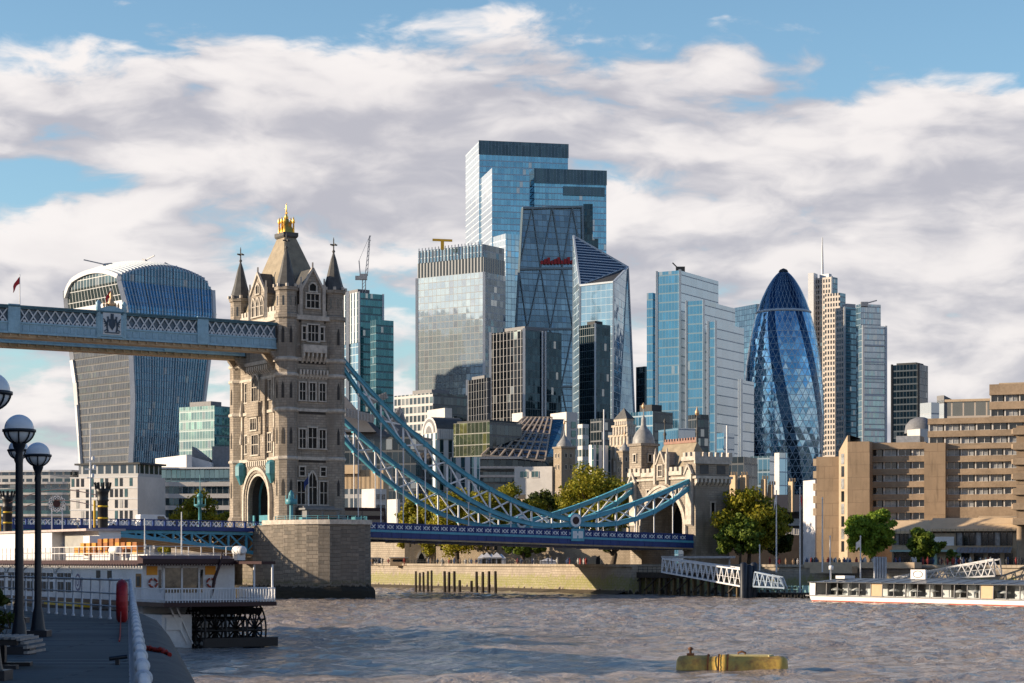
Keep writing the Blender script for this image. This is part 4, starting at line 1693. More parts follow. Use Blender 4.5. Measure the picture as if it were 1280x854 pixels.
ANG_U = R(32)
car('van', 'white van driving over the lifting span', B((t_of(192, 4), 4, 11.35)), ANG_U, 'car_white', 'van')
car('parked_car', 'silver white car on the far lifting span', B((t_of(150, 4), 4.0, 11.5)), ANG_U + math.pi, 'car_white', 'car')
car('bus', 'dark red bus on the bridge just past the tower', B((20, 13, 11.35)), ANG_U, 'maroon', 'bus')
car('parked_car', 'white car under the gatehouse arch', B((79, 4.5, 9.9)), ANG_U, 'car_white', 'car')
car('parked_car', 'dark car on the bridge between tower and bus', B((16.5, 5, 11.4)), ANG_U, 'car_dark', 'car')
# ------------------------------------------------------------------ the towers of the city
glass('glass_walkie_fin', (0.09, 0.23, 0.36), 4.0, 1.6, 0.25, 0.35, (0.16, 0.24, 0.32), jit=0.05, var=0.45, pale=0.05)
glass('glass_walkie_grey', (0.15, 0.165, 0.185), 4.1, 1.5, 0.2, 0.4, (0.09, 0.092, 0.095), sp=0.28, spcol=(0.06, 0.062, 0.065), jit=0.03, var=0.5, pale=0.08, palecol=(0.3, 0.29, 0.28), spmetal=0.2)
glass('glass_garden', (0.12, 0.17, 0.18), 6.0, 3.0, 0.3, 0.4, (0.55, 0.57, 0.57), jit=0.04, var=0.4)
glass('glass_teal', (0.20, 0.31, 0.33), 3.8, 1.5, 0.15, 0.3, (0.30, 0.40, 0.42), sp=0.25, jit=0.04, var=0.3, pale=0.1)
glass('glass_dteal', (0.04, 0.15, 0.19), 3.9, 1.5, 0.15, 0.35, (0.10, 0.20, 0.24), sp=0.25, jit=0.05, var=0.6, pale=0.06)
glass('glass_lblue', (0.30, 0.50, 0.62), 4.0, 3.0, 0.25, 0.35, (0.42, 0.52, 0.58), jit=0.04, var=0.25, pale=0.05)
glass('glass_grid', (0.72, 0.88, 1.0), 4.1, 3.2, 0.24, 0.34, (0.10, 0.115, 0.13), jit=0.045, var=0.30, pale=0.12, palecol=(0.62, 0.68, 0.74), wav=0.05)  # near-white tint holds the bright cloud reflection of the left faces
glass('glass_grid_dark', (0.13, 0.17, 0.20), 4.1, 3.2, 0.4, 0.5, (0.42, 0.44, 0.46), jit=0.07, var=0.6, pale=0.12, wav=0.05)  # darker copy for the faces without the bright reflection
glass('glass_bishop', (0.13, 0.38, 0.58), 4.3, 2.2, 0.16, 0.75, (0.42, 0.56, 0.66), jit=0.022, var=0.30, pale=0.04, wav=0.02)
glass('glass_bishop_pale', (0.66, 0.76, 0.82), 4.3, 2.2, 0.12, 0.55, (0.62, 0.70, 0.76), jit=0.03, var=0.15, pale=0.1, palecol=(0.8, 0.82, 0.84))  # paler copy for left faces, bright cloud reflection put into the tint
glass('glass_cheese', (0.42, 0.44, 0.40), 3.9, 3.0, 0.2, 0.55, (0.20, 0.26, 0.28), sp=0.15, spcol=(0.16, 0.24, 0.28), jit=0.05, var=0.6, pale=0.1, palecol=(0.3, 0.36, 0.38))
glass('glass_scalpel', (0.30, 0.50, 0.64), 4.0, 3.2, 0.16, 0.22, (0.34, 0.44, 0.52), jit=0.012, var=0.16, pale=0.0, wav=0.03)
glass('glass_scalpel_side', (0.12, 0.26, 0.36), 4.0, 3.2, 0.16, 0.25, (0.40, 0.50, 0.56), jit=0.02, var=0.35, pale=0.0, wav=0.04)
glass('louvres', (0.12, 0.16, 0.19), 2.2, 60.0, 0.1, 0.75, (0.52, 0.56, 0.58), jit=0.0, var=0.2, pale=0.0)
glass('stripes', (0.02, 0.025, 0.035), 3.9, 2.6, 0.34, 0.1, (0.24, 0.25, 0.27), jit=0.03, var=0.6, pale=0.03, mrough=0.5)
glass('stripes_white', (0.06, 0.14, 0.18), 4.0, 3.0, 1.7, 0.1, (0.66, 0.68, 0.69), jit=0.03, var=0.5, pale=0.03)
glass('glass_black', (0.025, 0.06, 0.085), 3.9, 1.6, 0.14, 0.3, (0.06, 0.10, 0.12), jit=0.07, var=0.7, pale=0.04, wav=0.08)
glass('glass_step', (0.10, 0.28, 0.43), 4.0, 1.5, 0.12, 0.6, (0.09, 0.19, 0.27), jit=0.03, var=0.22, pale=0.03)
glass('clad_step', (0.46, 0.51, 0.55), 4.0, 6.0, 0.06, 0.45, (0.30, 0.34, 0.38), jit=0.02, var=0.14, pale=0.05, metal=0.6, rough=0.22)
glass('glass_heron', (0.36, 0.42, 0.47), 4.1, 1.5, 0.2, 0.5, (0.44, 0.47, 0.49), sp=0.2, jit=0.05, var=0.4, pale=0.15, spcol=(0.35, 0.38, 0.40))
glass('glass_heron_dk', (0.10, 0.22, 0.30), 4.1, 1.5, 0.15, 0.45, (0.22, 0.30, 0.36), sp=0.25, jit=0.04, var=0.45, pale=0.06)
glass('stone_heron', (0.12, 0.13, 0.14), 4.1, 2.4, 1.0, 1.5, (0.52, 0.47, 0.42), jit=0.03, var=0.5, pale=0.08, mrough=0.7)
glass('glass_dark_tower', (0.02, 0.045, 0.07), 3.3, 1.7, 0.15, 0.55, (0.035, 0.055, 0.075), sp=0.22, spcol=(0.09, 0.12, 0.15), jit=0.05, var=0.8, pale=0.07, palecol=(0.2, 0.24, 0.27))
glass('glass_office', (0.10, 0.13, 0.15), 3.6, 2.4, 0.55, 1.0, (0.46, 0.46, 0.45), jit=0.03, var=0.7, pale=0.2, mrough=0.6, palecol=(0.4, 0.4, 0.38))
glass('glass_tree_tint', (0.03, 0.045, 0.022), 3.4, 1.6, 0.1, 0.3, (0.03, 0.045, 0.035), jit=0.14, var=0.9, pale=0.35, palecol=(0.10, 0.10, 0.02), wav=0.2, metal=0.3)  # yellow green tint stands for reflected trees
glass('glass_office_dark', (0.05, 0.07, 0.085), 3.6, 1.8, 0.15, 0.5, (0.08, 0.09, 0.10), sp=0.2, jit=0.04, var=0.7, pale=0.1)
glass('glass_atrium', (0.20, 0.20, 0.18), 4.5, 2.4, 0.3, 0.55, (0.46, 0.40, 0.34), jit=0.06, var=0.7, pale=0.25, palecol=(0.42, 0.38, 0.32), wav=0.05)
glass('band_white', (0.10, 0.15, 0.17), 3.5, 1.6, 0.22, 1.25, (0.58, 0.57, 0.55), jit=0.04, var=0.6, pale=0.15, mrough=0.6)
glass('louvre_blue', (0.04, 0.09, 0.13), 30.0, 2.4, 0.4, 0.1, (0.16, 0.25, 0.32), jit=0.02, var=0.4, pale=0.0)
glass('louvre_grey', (0.10, 0.12, 0.13), 30.0, 2.4, 0.9, 0.1, (0.15, 0.18, 0.21), jit=0.02, var=0.4, pale=0.0)
plain('steel_white', (0.62, 0.64, 0.66), 0.4, var=0.12, scale=0.05)
plain('fin_white', (0.48, 0.55, 0.61), 0.35, var=0.1, scale=0.05)
plain('roof_dark', (0.045, 0.05, 0.055), 0.7, var=0.3, scale=0.1)
plain('crane_yellow', (0.6, 0.36, 0.02), 0.5)
plain('pale_clad', (0.62, 0.60, 0.57), 0.6, var=0.14, scale=0.12)
plain('tan_clad', (0.50, 0.37, 0.23), 0.75, var=0.14, scale=0.12)
plain('grey_slate', (0.19, 0.19, 0.195), 0.7, var=0.22, scale=0.15)
plain('shade_brick', (0.045, 0.036, 0.032), 0.85, var=0.3, scale=0.3)  # shade of trees and gatehouse put into the brick colour


def two_face(pl, pc, pr, Yc, deg):
    """plan of a box by its left, near and right edges in the photo; its right face runs deg degrees off the picture plane"""
    f = R(deg)
    kl, kr = (pl - 640) / FPX, (pr - 640) / FPX
    cx = X(pc, Yc)
    a = (kr * Yc - cx) / (math.cos(f) - kr * math.sin(f))
    b = (cx - kl * Yc) / (math.sin(f) + kl * math.cos(f))
    C_ = (cx, Yc)
    R_ = (cx + a * math.cos(f), Yc + a * math.sin(f))
    L_ = (cx - b * math.sin(f), Yc + b * math.cos(f))
    K_ = (R_[0] + L_[0] - cx, R_[1] + L_[1] - Yc)
    return [C_, R_, K_, L_]


def grow(poly, d):
    cx = sum(p[0] for p in poly) / len(poly)
    cy = sum(p[1] for p in poly) / len(poly)
    out = []
    for p in poly:
        v = Vector((p[0] - cx, p[1] - cy))
        L = v.length
        v = v * ((L + d) / L)
        out.append((cx + v.x, cy + v.y))
    return out


def side_part(root, poly, i, z0, z1, name, mat, out=0.0):
    """one wall of a prism as a part"""
    a, b = Vector(poly[i]), Vector(poly[(i + 1) % len(poly)])
    m = MB()
    m.face([(*a, z0), (*b, z0), (*b, z1), (*a, z1)])
    return part(m, name, mat, root)


def block(root, poly, z0, z1, mats, roof='roof_dark', parapet=1.2, name='facade'):
    """walls of a building block: one facade part per wall (mats: one name or one per wall), with a flat roof inside a parapet"""
    n = len(poly)
    for i in range(n):
        mt = mats if isinstance(mats, str) else mats[i % len(mats)]
        side_part(root, poly, i, z0, z1, name, mt)
    m = MB()
    m.face([(*p, z1 - parapet) for p in poly])
    inn = grow(poly, -0.8)
    for i in range(n):
        j = (i + 1) % n
        m.face([(*poly[i], z1), (*poly[j], z1), (*inn[j], z1), (*inn[i], z1)])
        m.face([(*inn[j], z1 - parapet + .01), (*inn[i], z1 - parapet + .01), (*inn[i], z1), (*inn[j], z1)])
    part(m, 'roof', roof, root)


def edge_fin(root, p, z0, z1, w, mat='fin_white', name='corner_fin'):
    m = MB()
    m.box(p[0] - w / 2, p[0] + w / 2, p[1] - w / 2, p[1] + w / 2, z0, z1)
    return part(m, name, mat, root)


def inset(poly, f):
    cx = sum(p[0] for p in poly) / len(poly)
    cy = sum(p[1] for p in poly) / len(poly)
    return [(cx + (p[0] - cx) * f, cy + (p[1] - cy) * f) for p in poly]


GZ = 4.0


def build_walkie():
    Y0 = 1150
    root = thing('curved_skyscraper', 'top heavy curved glass skyscraper with arched white roof behind the high walkway', 'skyscraper', (X(165, Y0), Y0, GZ))
    ys = [590, 540, 499, 470, 440, 410, 381, 365, 351]
    Lx = np.interp(ys, [351, 400, 440, 470, 586], [82, 86, 91, 95, 103])
    Cx_ = np.interp(ys, [345, 351, 381, 440, 499, 540, 586], [147, 149, 157, 164, 166.5, 165.5, 163])
    Rx = np.interp(ys, [345, 390, 449, 503, 586], [266.5, 268, 260, 254, 243])
    ang = 42
    rings = []
    base = two_face(103, 163, 243, Y0, ang)
    for y, l, c, r in zip(ys, Lx, Cx_, Rx):
        p = two_face(l, c, r, Y0, ang)
        rings.append([(*q, Z(y, Y0)) for q in p])
    rings.insert(0, [(q[0], q[1], GZ) for q in rings[0]])
    zt = rings[-1][0][2]
    NS, NT_ = 16, 30
    C_, R_, K_, L_ = [Vector(q) for q in rings[-1]]

    def roofpt(s, t):                # s towards L, t towards R
        p = C_ + (L_ - C_) * s + (R_ - C_) * t
        h = 10.5 * (math.sin(math.pi * (0.12 + 0.76 * s)) ** 0.8 - 0.32) * (1 - 0.35 * t)
        h += 9.5 * math.sin(math.pi * min(1, 0.02 + 0.93 * t)) ** 0.8
        if s > 0.9:
            h -= (s - 0.9) * 60
        if t > 0.92:
            h -= (t - 0.92) * 70
        return Vector((p.x, p.y, zt + max(-4, h)))

    def wall(ra, rb, top, nseg, mname, mat, zmin=None, flip=False):
        rows = []
        for ring in rings:
            a, b = Vector(ring[ra]), Vector(ring[rb])
            rows.append([a + (b - a) * (i / nseg) for i in range(nseg + 1)])
        rows.append([top(i / nseg) for i in range(nseg + 1)])
        W = (Vector(rings[0][ra]) - Vector(rings[0][rb])).length
        m = MB()
        m.grid(rows, uvs=lambda a, c: (W * c / nseg, rows[a][min(c, nseg)].z), smooth=False)
        return rows, part(m, mname, mat, root)
    # right face, left face, and the two back faces
    rows_r, _ = wall(0, 1, lambda f: roofpt(0, f), NT_, 'fin_facade', 'glass_walkie_fin')
    rows_l = []
    nseg = 14
    for ring in rings:
        a, b = Vector(ring[3]), Vector(ring[0])
        rows_l.append([a + (b - a) * (i / nseg) for i in range(nseg + 1)])
    W = (Vector(rings[0][3]) - Vector(rings[0][0])).length
    m = MB()
    m.grid(rows_l[:-2], uvs=lambda a, c: (W * c / nseg, rows_l[a][min(c, nseg)].z), smooth=False)
    part(m, 'grey_facade', 'glass_walkie_grey', root)
    rows_t = [rows_l[-3], rows_l[-2], rows_l[-1], [roofpt(1 - i / nseg, 0) for i in range(nseg + 1)]]
    m = MB()
    m.grid(rows_t, uvs=lambda a, c: (W * c / nseg, rows_t[a][min(c, nseg)].z), smooth=False)
    part(m, 'garden_glazing', 'glass_garden', root)
    m = MB()
    a, b = rows_l[-3][0], rows_l[-3][-1]
    nrm = Vector((-(b - a).y, (b - a).x, 0)).normalized() * -0.8
    m.bar(a + nrm, b + nrm, 1.2, 5.5)
    m.bar(a + nrm + Vector((0, 0, 9)), b + nrm + Vector((0, 0, 9)), 1.2, 1.6)
    part(m, 'garden_terrace', 'steel_white', root)
    wall(1, 2, lambda f: roofpt(f, 1), 8, 'back_facade', 'glass_walkie_grey')
    wall(2, 3, lambda f: roofpt(1, 1 - f), 8, 'back_facade', 'glass_walkie_fin')
    m = MB()
    rows = [[roofpt(s / NS, t / NT_) for t in range(NT_ + 1)] for s in range(NS + 1)]
    m.grid(rows, smooth=True, flip=True)
    part(m, 'roof', 'steel_white', root)
    # fins climbing the right face and running over the roof
    for i in range(1, NT_):
        m = MB()
        pts = [r[i] for r in rows_r]
        d = (Vector(rings[0][1]) - Vector(rings[0][0])).normalized()
        n = Vector((d.y, -d.x, 0))
        pts = [p + n * 0.7 for p in pts]
        for p, q in zip(pts[:-1], pts[1:]):
            m.bar(p, q, 0.28, 0.4, up=n)
        for s in range(0, 9):
            a, b = roofpt(s / NS, i / NT_), roofpt((s + 1) / NS, i / NT_)
            up = Vector((0, 0, 0.6))
            m.bar(a + up, b + up, 0.8, 1.3)
        part(m, 'fin', 'fin_white', root)
    # pale frame round the left face
    m = MB()
    fr = [r[0] for r in rows_l] + [roofpt(1 - i / nseg, 0) for i in range(nseg + 1)]
    for p, q in zip(fr[:-1], fr[1:]):
        m.bar(p, q, 2.6, 2.6)
    part(m, 'edge_frame', 'steel_white', root)
    m = MB()
    cc = [r[-1] for r in rows_l] + [roofpt(0, 0)]
    for p, q in zip(cc[:-1], cc[1:]):
        m.bar(p, q, 2.6, 2.6)
    part(m, 'edge_frame', 'steel_white', root)
    m = MB()
    rr = [r[-1] for r in rows_r]
    for p, q in zip(rr[:-1], rr[1:]):
        m.bar(p, q, 2.0, 2.0)
    part(m, 'edge_frame', 'steel_white', root)
    # maintenance cranes on the roof
    for s, t, dx in ((0.45, 0.1, -14), (0.3, 0.45, 7), (0.3, 0.75, -6)):
        m = MB()
        p = roofpt(s, t)
        m.lathe(p, [(1.2, 0), (0.9, 1.6), (0.7, 2.2)], 6)
        m.bar(p + Vector((0, 0, 1.8)), p + Vector((dx * .8, -3, 4)), 0.6, 0.6)
        m.bar(p + Vector((0, 0, 1.8)), p + Vector((-dx * 0.3, 1, 2.4)), 0.9, 0.9)
        part(m, 'roof_crane', 'steel_grey', root)


build_walkie()


def simple_tower(name, label, cat, pl, pc, pr, Yc, deg, ytop, mats, plant=None, fins=(), zbase=GZ, finw=1.0, finmat='fin_white'):
    poly = two_face(pl, pc, pr, Yc, deg)
    root = thing(name, label, cat, (*poly[0], GZ))
    z1 = Z(ytop, Yc)
    block(root, poly, zbase, z1, mats)
    if plant:
        f, ph, mt = plant
        m = MB()
        m.prism(inset(poly, f), z1 - 1.1, z1 + ph)
        part(m, 'roof_plant', mt, root)
    for i in fins:
        edge_fin(root, poly[i], zbase, z1 + 0.4, finw, finmat)
    return root, poly, z1


r, p, z = simple_tower('office_block', 'pale teal glass office block beside the tower, darker on its narrow side', 'office building', 224, 268, 290, 800, 55, 507,
                       ['glass_dteal', 'glass_dteal', 'glass_teal', 'glass_teal'], (0.6, 2.0, 'mid_grey'))

# tower with the crane
r, p, z = simple_tower('striped_skyscraper', 'white striped and teal glass skyscraper with a tall crane on its roof', 'skyscraper', 412, 449, 479, 1050, 35, 366,
                       ['glass_dteal', 'glass_dteal', 'glass_lblue', 'glass_lblue'], (0.5, 3, 'mid_grey'), (0, 1))
side_part(r, grow(p, 0.6), 3, Z(428, 1050), z + 0.5, 'striped_crown', 'stripes_white')
pb = two_face(463, 470, 492, 1035, 35)
block(r, pb, GZ, Z(401, 1040), 'glass_dteal')
for f_ in (0.35, 0.75):
    a, b = Vector((*p[0], 0)), Vector((*p[3], 0))
    q = a + (b - a) * f_
    m = MB()
    m.bar((q.x - .5, q.y - .8, GZ), (q.x - .5, q.y - .8, z + 2), 1.6, 1.6, up=(1, 0, 0))
    part(m, 'facade_column', 'steel_white', r)
c = Vector((X(455, 1060), 1060, z))
cr = thing('tower_crane', 'grey lattice tower crane with raised jib on the striped skyscraper roof', 'crane', c)
m = MB()
for dx in (-.8, .8):
    for dy in (-.8, .8):
        m.bar(c + Vector((dx, dy, -1.2)), c + Vector((dx, dy, 8)), 0.35)
for k in range(5):
    m.bar(c + Vector((-.8, -.8, k * 1.8)), c + Vector((.8, -.8, k * 1.8 + 1.8)), 0.2)
part(m, 'mast', 'steel_grey', cr)
m = MB()
m.box(c.x - 2.2, c.x + 1.6, c.y - 1.4, c.y + 1.4, c.z + 8, c.z + 11)
part(m, 'cab', 'steel_grey', cr)
m = MB()
tip = c + Vector((3.0, 0, 31))
for d in (-.6, .6):
    m.bar(c + Vector((1.2 + d, 0, 10)), tip + Vector((d * .3, 0, 0)), 0.35)
for k in range(9):
    a = c + Vector((1.2, 0, 10))
    q = a + (tip - a) * (k / 9)
    q2 = a + (tip - a) * ((k + 1) / 9)
    m.bar(q + Vector((-.6, 0, 0)), q2 + Vector((.6, 0, 0)), 0.22)
part(m, 'jib', 'steel_grey', cr)
m = MB()
m.bar(c + Vector((-1.8, 0, 9)), c + Vector((-2.6, 0, 18)), 0.5)
m.bar(c + Vector((-2.6, 0, 18)), tip, 0.15)
m.box(c.x - 4.5, c.x - 2, c.y - 1, c.y + 1, c.z + 8, c.z + 10)
part(m, 'counterweight', 'steel_grey', cr)

# grid tower with yellow cradle
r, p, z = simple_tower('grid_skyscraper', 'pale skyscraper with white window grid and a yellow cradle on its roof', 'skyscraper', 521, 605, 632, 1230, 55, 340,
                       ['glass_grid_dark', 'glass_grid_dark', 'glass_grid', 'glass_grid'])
q = inset(p, 0.985)
for i in range(4):
    side_part(r, q, i, z - .5, Z(321, 1230), 'louvre_band', 'louvre_grey')
block(r, inset(p, 0.97), Z(321, 1230), Z(305, 1230), ['glass_grid_dark', 'glass_grid_dark', 'glass_lblue', 'glass_lblue'])
edge_fin(r, p[0], GZ, z, 1.6, 'steel_white')
edge_fin(r, p[3], GZ, z, 1.6, 'steel_white')
cc = at(553, 304, 1240)
m = MB()
m.box(cc.x - 1, cc.x + 1, cc.y - 1, cc.y + 1, cc.z - 4, cc.z + 1)
m.bar((cc.x - 6, cc.y, cc.z + 2), (cc.x + 6, cc.y, cc.z + 1.5), 1.3, 1.3)
part(m, 'roof_cradle', 'crane_yellow', r)
for k in range(20):
    a, b = Vector((*q[3], 0)), Vector((*q[0], 0))
    s = a + (b - a) * ((k + .5) / 20)
    m = MB()
    m.bar((s.x, s.y - 0.3, Z(321, 1230)), (s.x, s.y - .3, Z(302, 1230)), 0.5, 0.6, up=(1, 0, 0))
    part(m, 'crown_post', 'steel_white', r)

# the tallest tower: three shoulders
r = thing('tallest_skyscraper', 'tallest blue glass skyscraper with stepped shoulders and dark louvred crown', 'skyscraper', (X(640, 1440), 1440, GZ))
p = two_face(582, 599, 710, 1440, 12)
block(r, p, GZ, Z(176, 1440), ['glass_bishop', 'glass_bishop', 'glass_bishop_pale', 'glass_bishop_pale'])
q = grow(p, 0.5)
for i in (0, 1):
    side_part(r, q, i, Z(193, 1440), Z(175.5, 1440), 'louvred_crown', 'louvre_blue')
p = two_face(640, 668, 758, 1425, 10)
block(r, p, GZ, Z(211, 1425), ['glass_bishop', 'glass_bishop', 'glass_bishop', 'glass_bishop'])
q = grow(p, 0.5)
side_part(r, q, 0, Z(229, 1425), Z(210.5, 1425), 'louvred_crown', 'louvre_blue')
side_part(r, q, 3, Z(229, 1425), Z(210.5, 1425), 'louvred_crown', 'louvre_blue')
a, b = Vector(q[0]), Vector(q[1])
m = MB()
s, e = a + (b - a) * 0.4, a + (b - a) * 0.97
m.prism([(s.x, s.y - .6), (e.x, e.y - .6), (e.x, e.y + 1), (s.x, s.y + 1)], Z(243, 1425), Z(232, 1425))
part(m, 'plant_louvre', 'louvre_blue', r)
p = two_face(583, 615, 662, 1400, 12)
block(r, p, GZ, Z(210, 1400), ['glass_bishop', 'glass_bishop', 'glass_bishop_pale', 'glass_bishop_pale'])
p = two_face(612, 632, 660, 1385, 30)
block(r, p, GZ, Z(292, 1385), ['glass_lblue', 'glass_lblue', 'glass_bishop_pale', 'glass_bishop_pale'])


def build_wedge():
    Y0 = 1280
    root = thing('wedge_skyscraper', 'dark wedge skyscraper with leaning braced glass front', 'skyscraper', (X(685, Y0), Y0, GZ))
    yb, yt = 560, 259
    bl, br_ = at(629, yb, 1240), at(736, yb, 1262)
    tl, tr_ = at(653, yt + 2, 1285), at(728, yt, 1300)
    back = 1330
    bl.z = br_.z = GZ
    B2, B3 = Vector((br_.x + 6, back, GZ)), Vector((X(640, back), back, GZ))
    T2, T3 = Vector((tr_.x + 4, back, tr_.z)), Vector((X(655, back), back, tl.z))
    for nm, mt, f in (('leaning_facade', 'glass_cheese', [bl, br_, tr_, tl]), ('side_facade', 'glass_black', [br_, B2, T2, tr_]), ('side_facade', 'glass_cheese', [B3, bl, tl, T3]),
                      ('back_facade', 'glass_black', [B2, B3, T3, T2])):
        m = MB()
        m.face(f)
        part(m, nm, mt, root)
    m = MB()
    m.face([tl, tr_, T2, T3])
    part(m, 'roof', 'roof_dark', root)
    m = MB()
    m.prism([(X(729, 1305), 1305), (X(741, 1305), 1305), (X(741, 1340), 1340), (X(729, 1340), 1340)], GZ, Z(255, 1305))
    m.prism([(X(741, 1306), 1306), (X(748, 1306), 1306), (X(748, 1338), 1338), (X(741, 1338), 1338)], GZ, Z(298, 1305))
    part(m, 'lift_core', 'glass_black', root)

    def P(s, h):
        a = bl + (tl - bl) * h
        b = br_ + (tr_ - br_) * h
        return a + (b - a) * s + Vector((0, -0.7, 0.2))
    hz = [(560 - y) / (560 - 259) for y in (312, 364, 413, 465, 515)]
    lv = [1.0] + hz
    for h in hz:
        m = MB()
        m.bar(P(0, h), P(1, h), 1.0, 1.3)
        part(m, 'level_beam', 'brace_grey', root)
    for i, (h0, h1) in enumerate(zip(lv[:-1], lv[1:])):
        for k in range(3):
            s0, s1 = k / 3, (k + 1) / 3
            mid = (s0 + s1) / 2
            for a, b in ((s0, mid), (s1, mid)):
                m = MB()
                if i % 2:
                    m.bar(P(a, h0), P(b, h1), 0.55, 0.55)
                else:
                    m.bar(P(b, h0), P(a, h1), 0.55, 0.55)
                part(m, 'brace', 'brace_grey', root)
    m = MB()
    for s in (0, 1):
        m.bar(P(s, 0), P(s, 1), 1.3, 1.3)
    m.bar(P(0, 1), P(1, 1), 1.3, 1.3)
    part(m, 'edge_frame', 'brace_grey', root)
    m = MB()
    for k in range(12):
        a = P(0.35 + k * 0.052, hz[0] + .012)
        m.box(a.x - .9, a.x + .9, a.y - .7, a.y, a.z, a.z + 2.2 + (k % 3))
    part(m, 'red_hoist', 'red_paint', root)


plain('brace_grey', (0.22, 0.29, 0.32), 0.5, var=0.15, scale=0.05)
build_wedge()


def build_scalpel():
    root = thing('angular_skyscraper', 'angular blade shaped blue glass skyscraper with slanting louvred top', 'skyscraper', (X(757, 1130), 1130, GZ))
    A = at(717, 295, 1150)
    E1 = Vector((X(716, 1150), 1150, GZ))
    P_ = at(725, 357, 1122)
    E2 = Vector((X(724, 1122), 1122, GZ))
    Q = at(767, 352.5, 1110)
    C_ = Vector((X(764.5, 1110), 1110, GZ))
    D = at(785, 334, 1150)
    R_ = Vector((X(801, 1150), 1150, GZ))
    for nm, mt, f in (('front_facade', 'glass_scalpel', [E2, C_, Q, P_]), ('side_facade', 'glass_scalpel_side', [C_, R_, D, Q]), ('narrow_facade', 'glass_lblue', [E1, E2, P_, A]),
                      ('louvred_top', 'louvres', [P_, D, A]), ('dark_recess', 'roof_dark', [P_, Q, D]), ('back_facade', 'glass_scalpel', [R_, E1, A, D])):
        m = MB()
        m.face(f)
        part(m, nm, mt, root)
    for a, b in ((C_, Q), (Q, P_), (P_, E2), (A, P_), (A, D), (P_, D), (Q, D), (D, R_), (A, E1)):
        m = MB()
        m.bar(a, b, 1.0, 1.0)
        part(m, 'edge_trim', 'fin_white', root)


build_scalpel()

r, p, z = simple_tower('ribbed_office', 'black and white ribbed office tower with a curved dark glass flank', 'office building', 613, 655, 702, 1020, 42, 412,
                       ['glass_black', 'glass_black', 'stripes', 'stripes'], (0.6, 2.5, 'mid_grey'))
edge_fin(r, p[0], GZ, z + .6, 1.3, 'steel_white')
edge_fin(r, p[3], GZ, z + .6, 1.3, 'steel_white')
a, b = Vector((*p[0], 0)), Vector((*p[1], 0))
for f_ in (0.47, 0.55):
    q = a + (b - a) * f_
    m = MB()
    m.bar((q.x + .3, q.y - .5, GZ), (q.x + .3, q.y - .5, z), 0.9, 0.9, up=(1, 0, 0))
    part(m, 'facade_rib', 'steel_white', r)
r, p, z = simple_tower('ribbed_office', 'low ribbed grey office block standing beside the taller ribbed tower', 'office building', 584, 610, 613.5, 1000, 30, 472,
                       ['stripes', 'stripes', 'stripes', 'stripes'], (0.6, 1.5, 'mid_grey'))
edge_fin(r, p[3], GZ, z + .4, 1.3, 'steel_white')
r, p, z = simple_tower('reflection_block', 'nearly black block standing for a reflection in the blade shaped skyscraper', 'office building', 724, 744, 763, 1040, 40, 405,  # block built where the blade tower's glass only shows a reflection
                       ['glass_black', 'glass_black', 'glass_black', 'glass_black'], (0.5, 2, 'roof_dark'), (0,), finw=0.9)
simple_tower('dark_slab', 'black slab building between blade skyscraper and stepped blue tower', 'office building', 795, 806, 812, 1290, 40, 458,
             ['glass_black', 'glass_black', 'glass_black', 'glass_black'])

# stepped blue and white group
r, p, z = simple_tower('stepped_skyscraper', 'stepped blue glass skyscraper with pale metal sides and white corner ribs', 'skyscraper', 821, 850, 898, 900, 60, 338,
                       ['clad_step', 'clad_step', 'glass_step', 'glass_step'], None, (0, 3), finw=1.0)
qq = at(849, 337, 915)
m = MB()
m.box(qq.x - 1.5, qq.x + 2.5, qq.y - 1, qq.y + 1, qq.z - 2, qq.z + 1.2)
m.bar(qq + Vector((-1, 0, 1)), qq + Vector((-3, 0, 3)), 0.5)
part(m, 'roof_crane', 'roof_dark', r)
for (a, b, c_, Yc, yt) in ((858, 879.6, 919, 880, 375.5), (885, 894.7, 930, 864, 402), (924, 927, 942.5, 855, 475)):
    pp = two_face(a, b, c_, Yc, 60)
    block(r, pp, GZ, Z(yt, Yc), ['clad_step', 'clad_step', 'glass_step', 'glass_step'])
    edge_fin(r, pp[0], GZ, Z(yt, Yc) + .4, 0.9)
    edge_fin(r, pp[3], GZ, Z(yt, Yc) + .4, 0.9)
pp = two_face(808.5, 816, 823, 925, 60)
block(r, pp, GZ, Z(366, 925), ['glass_step'] * 4)


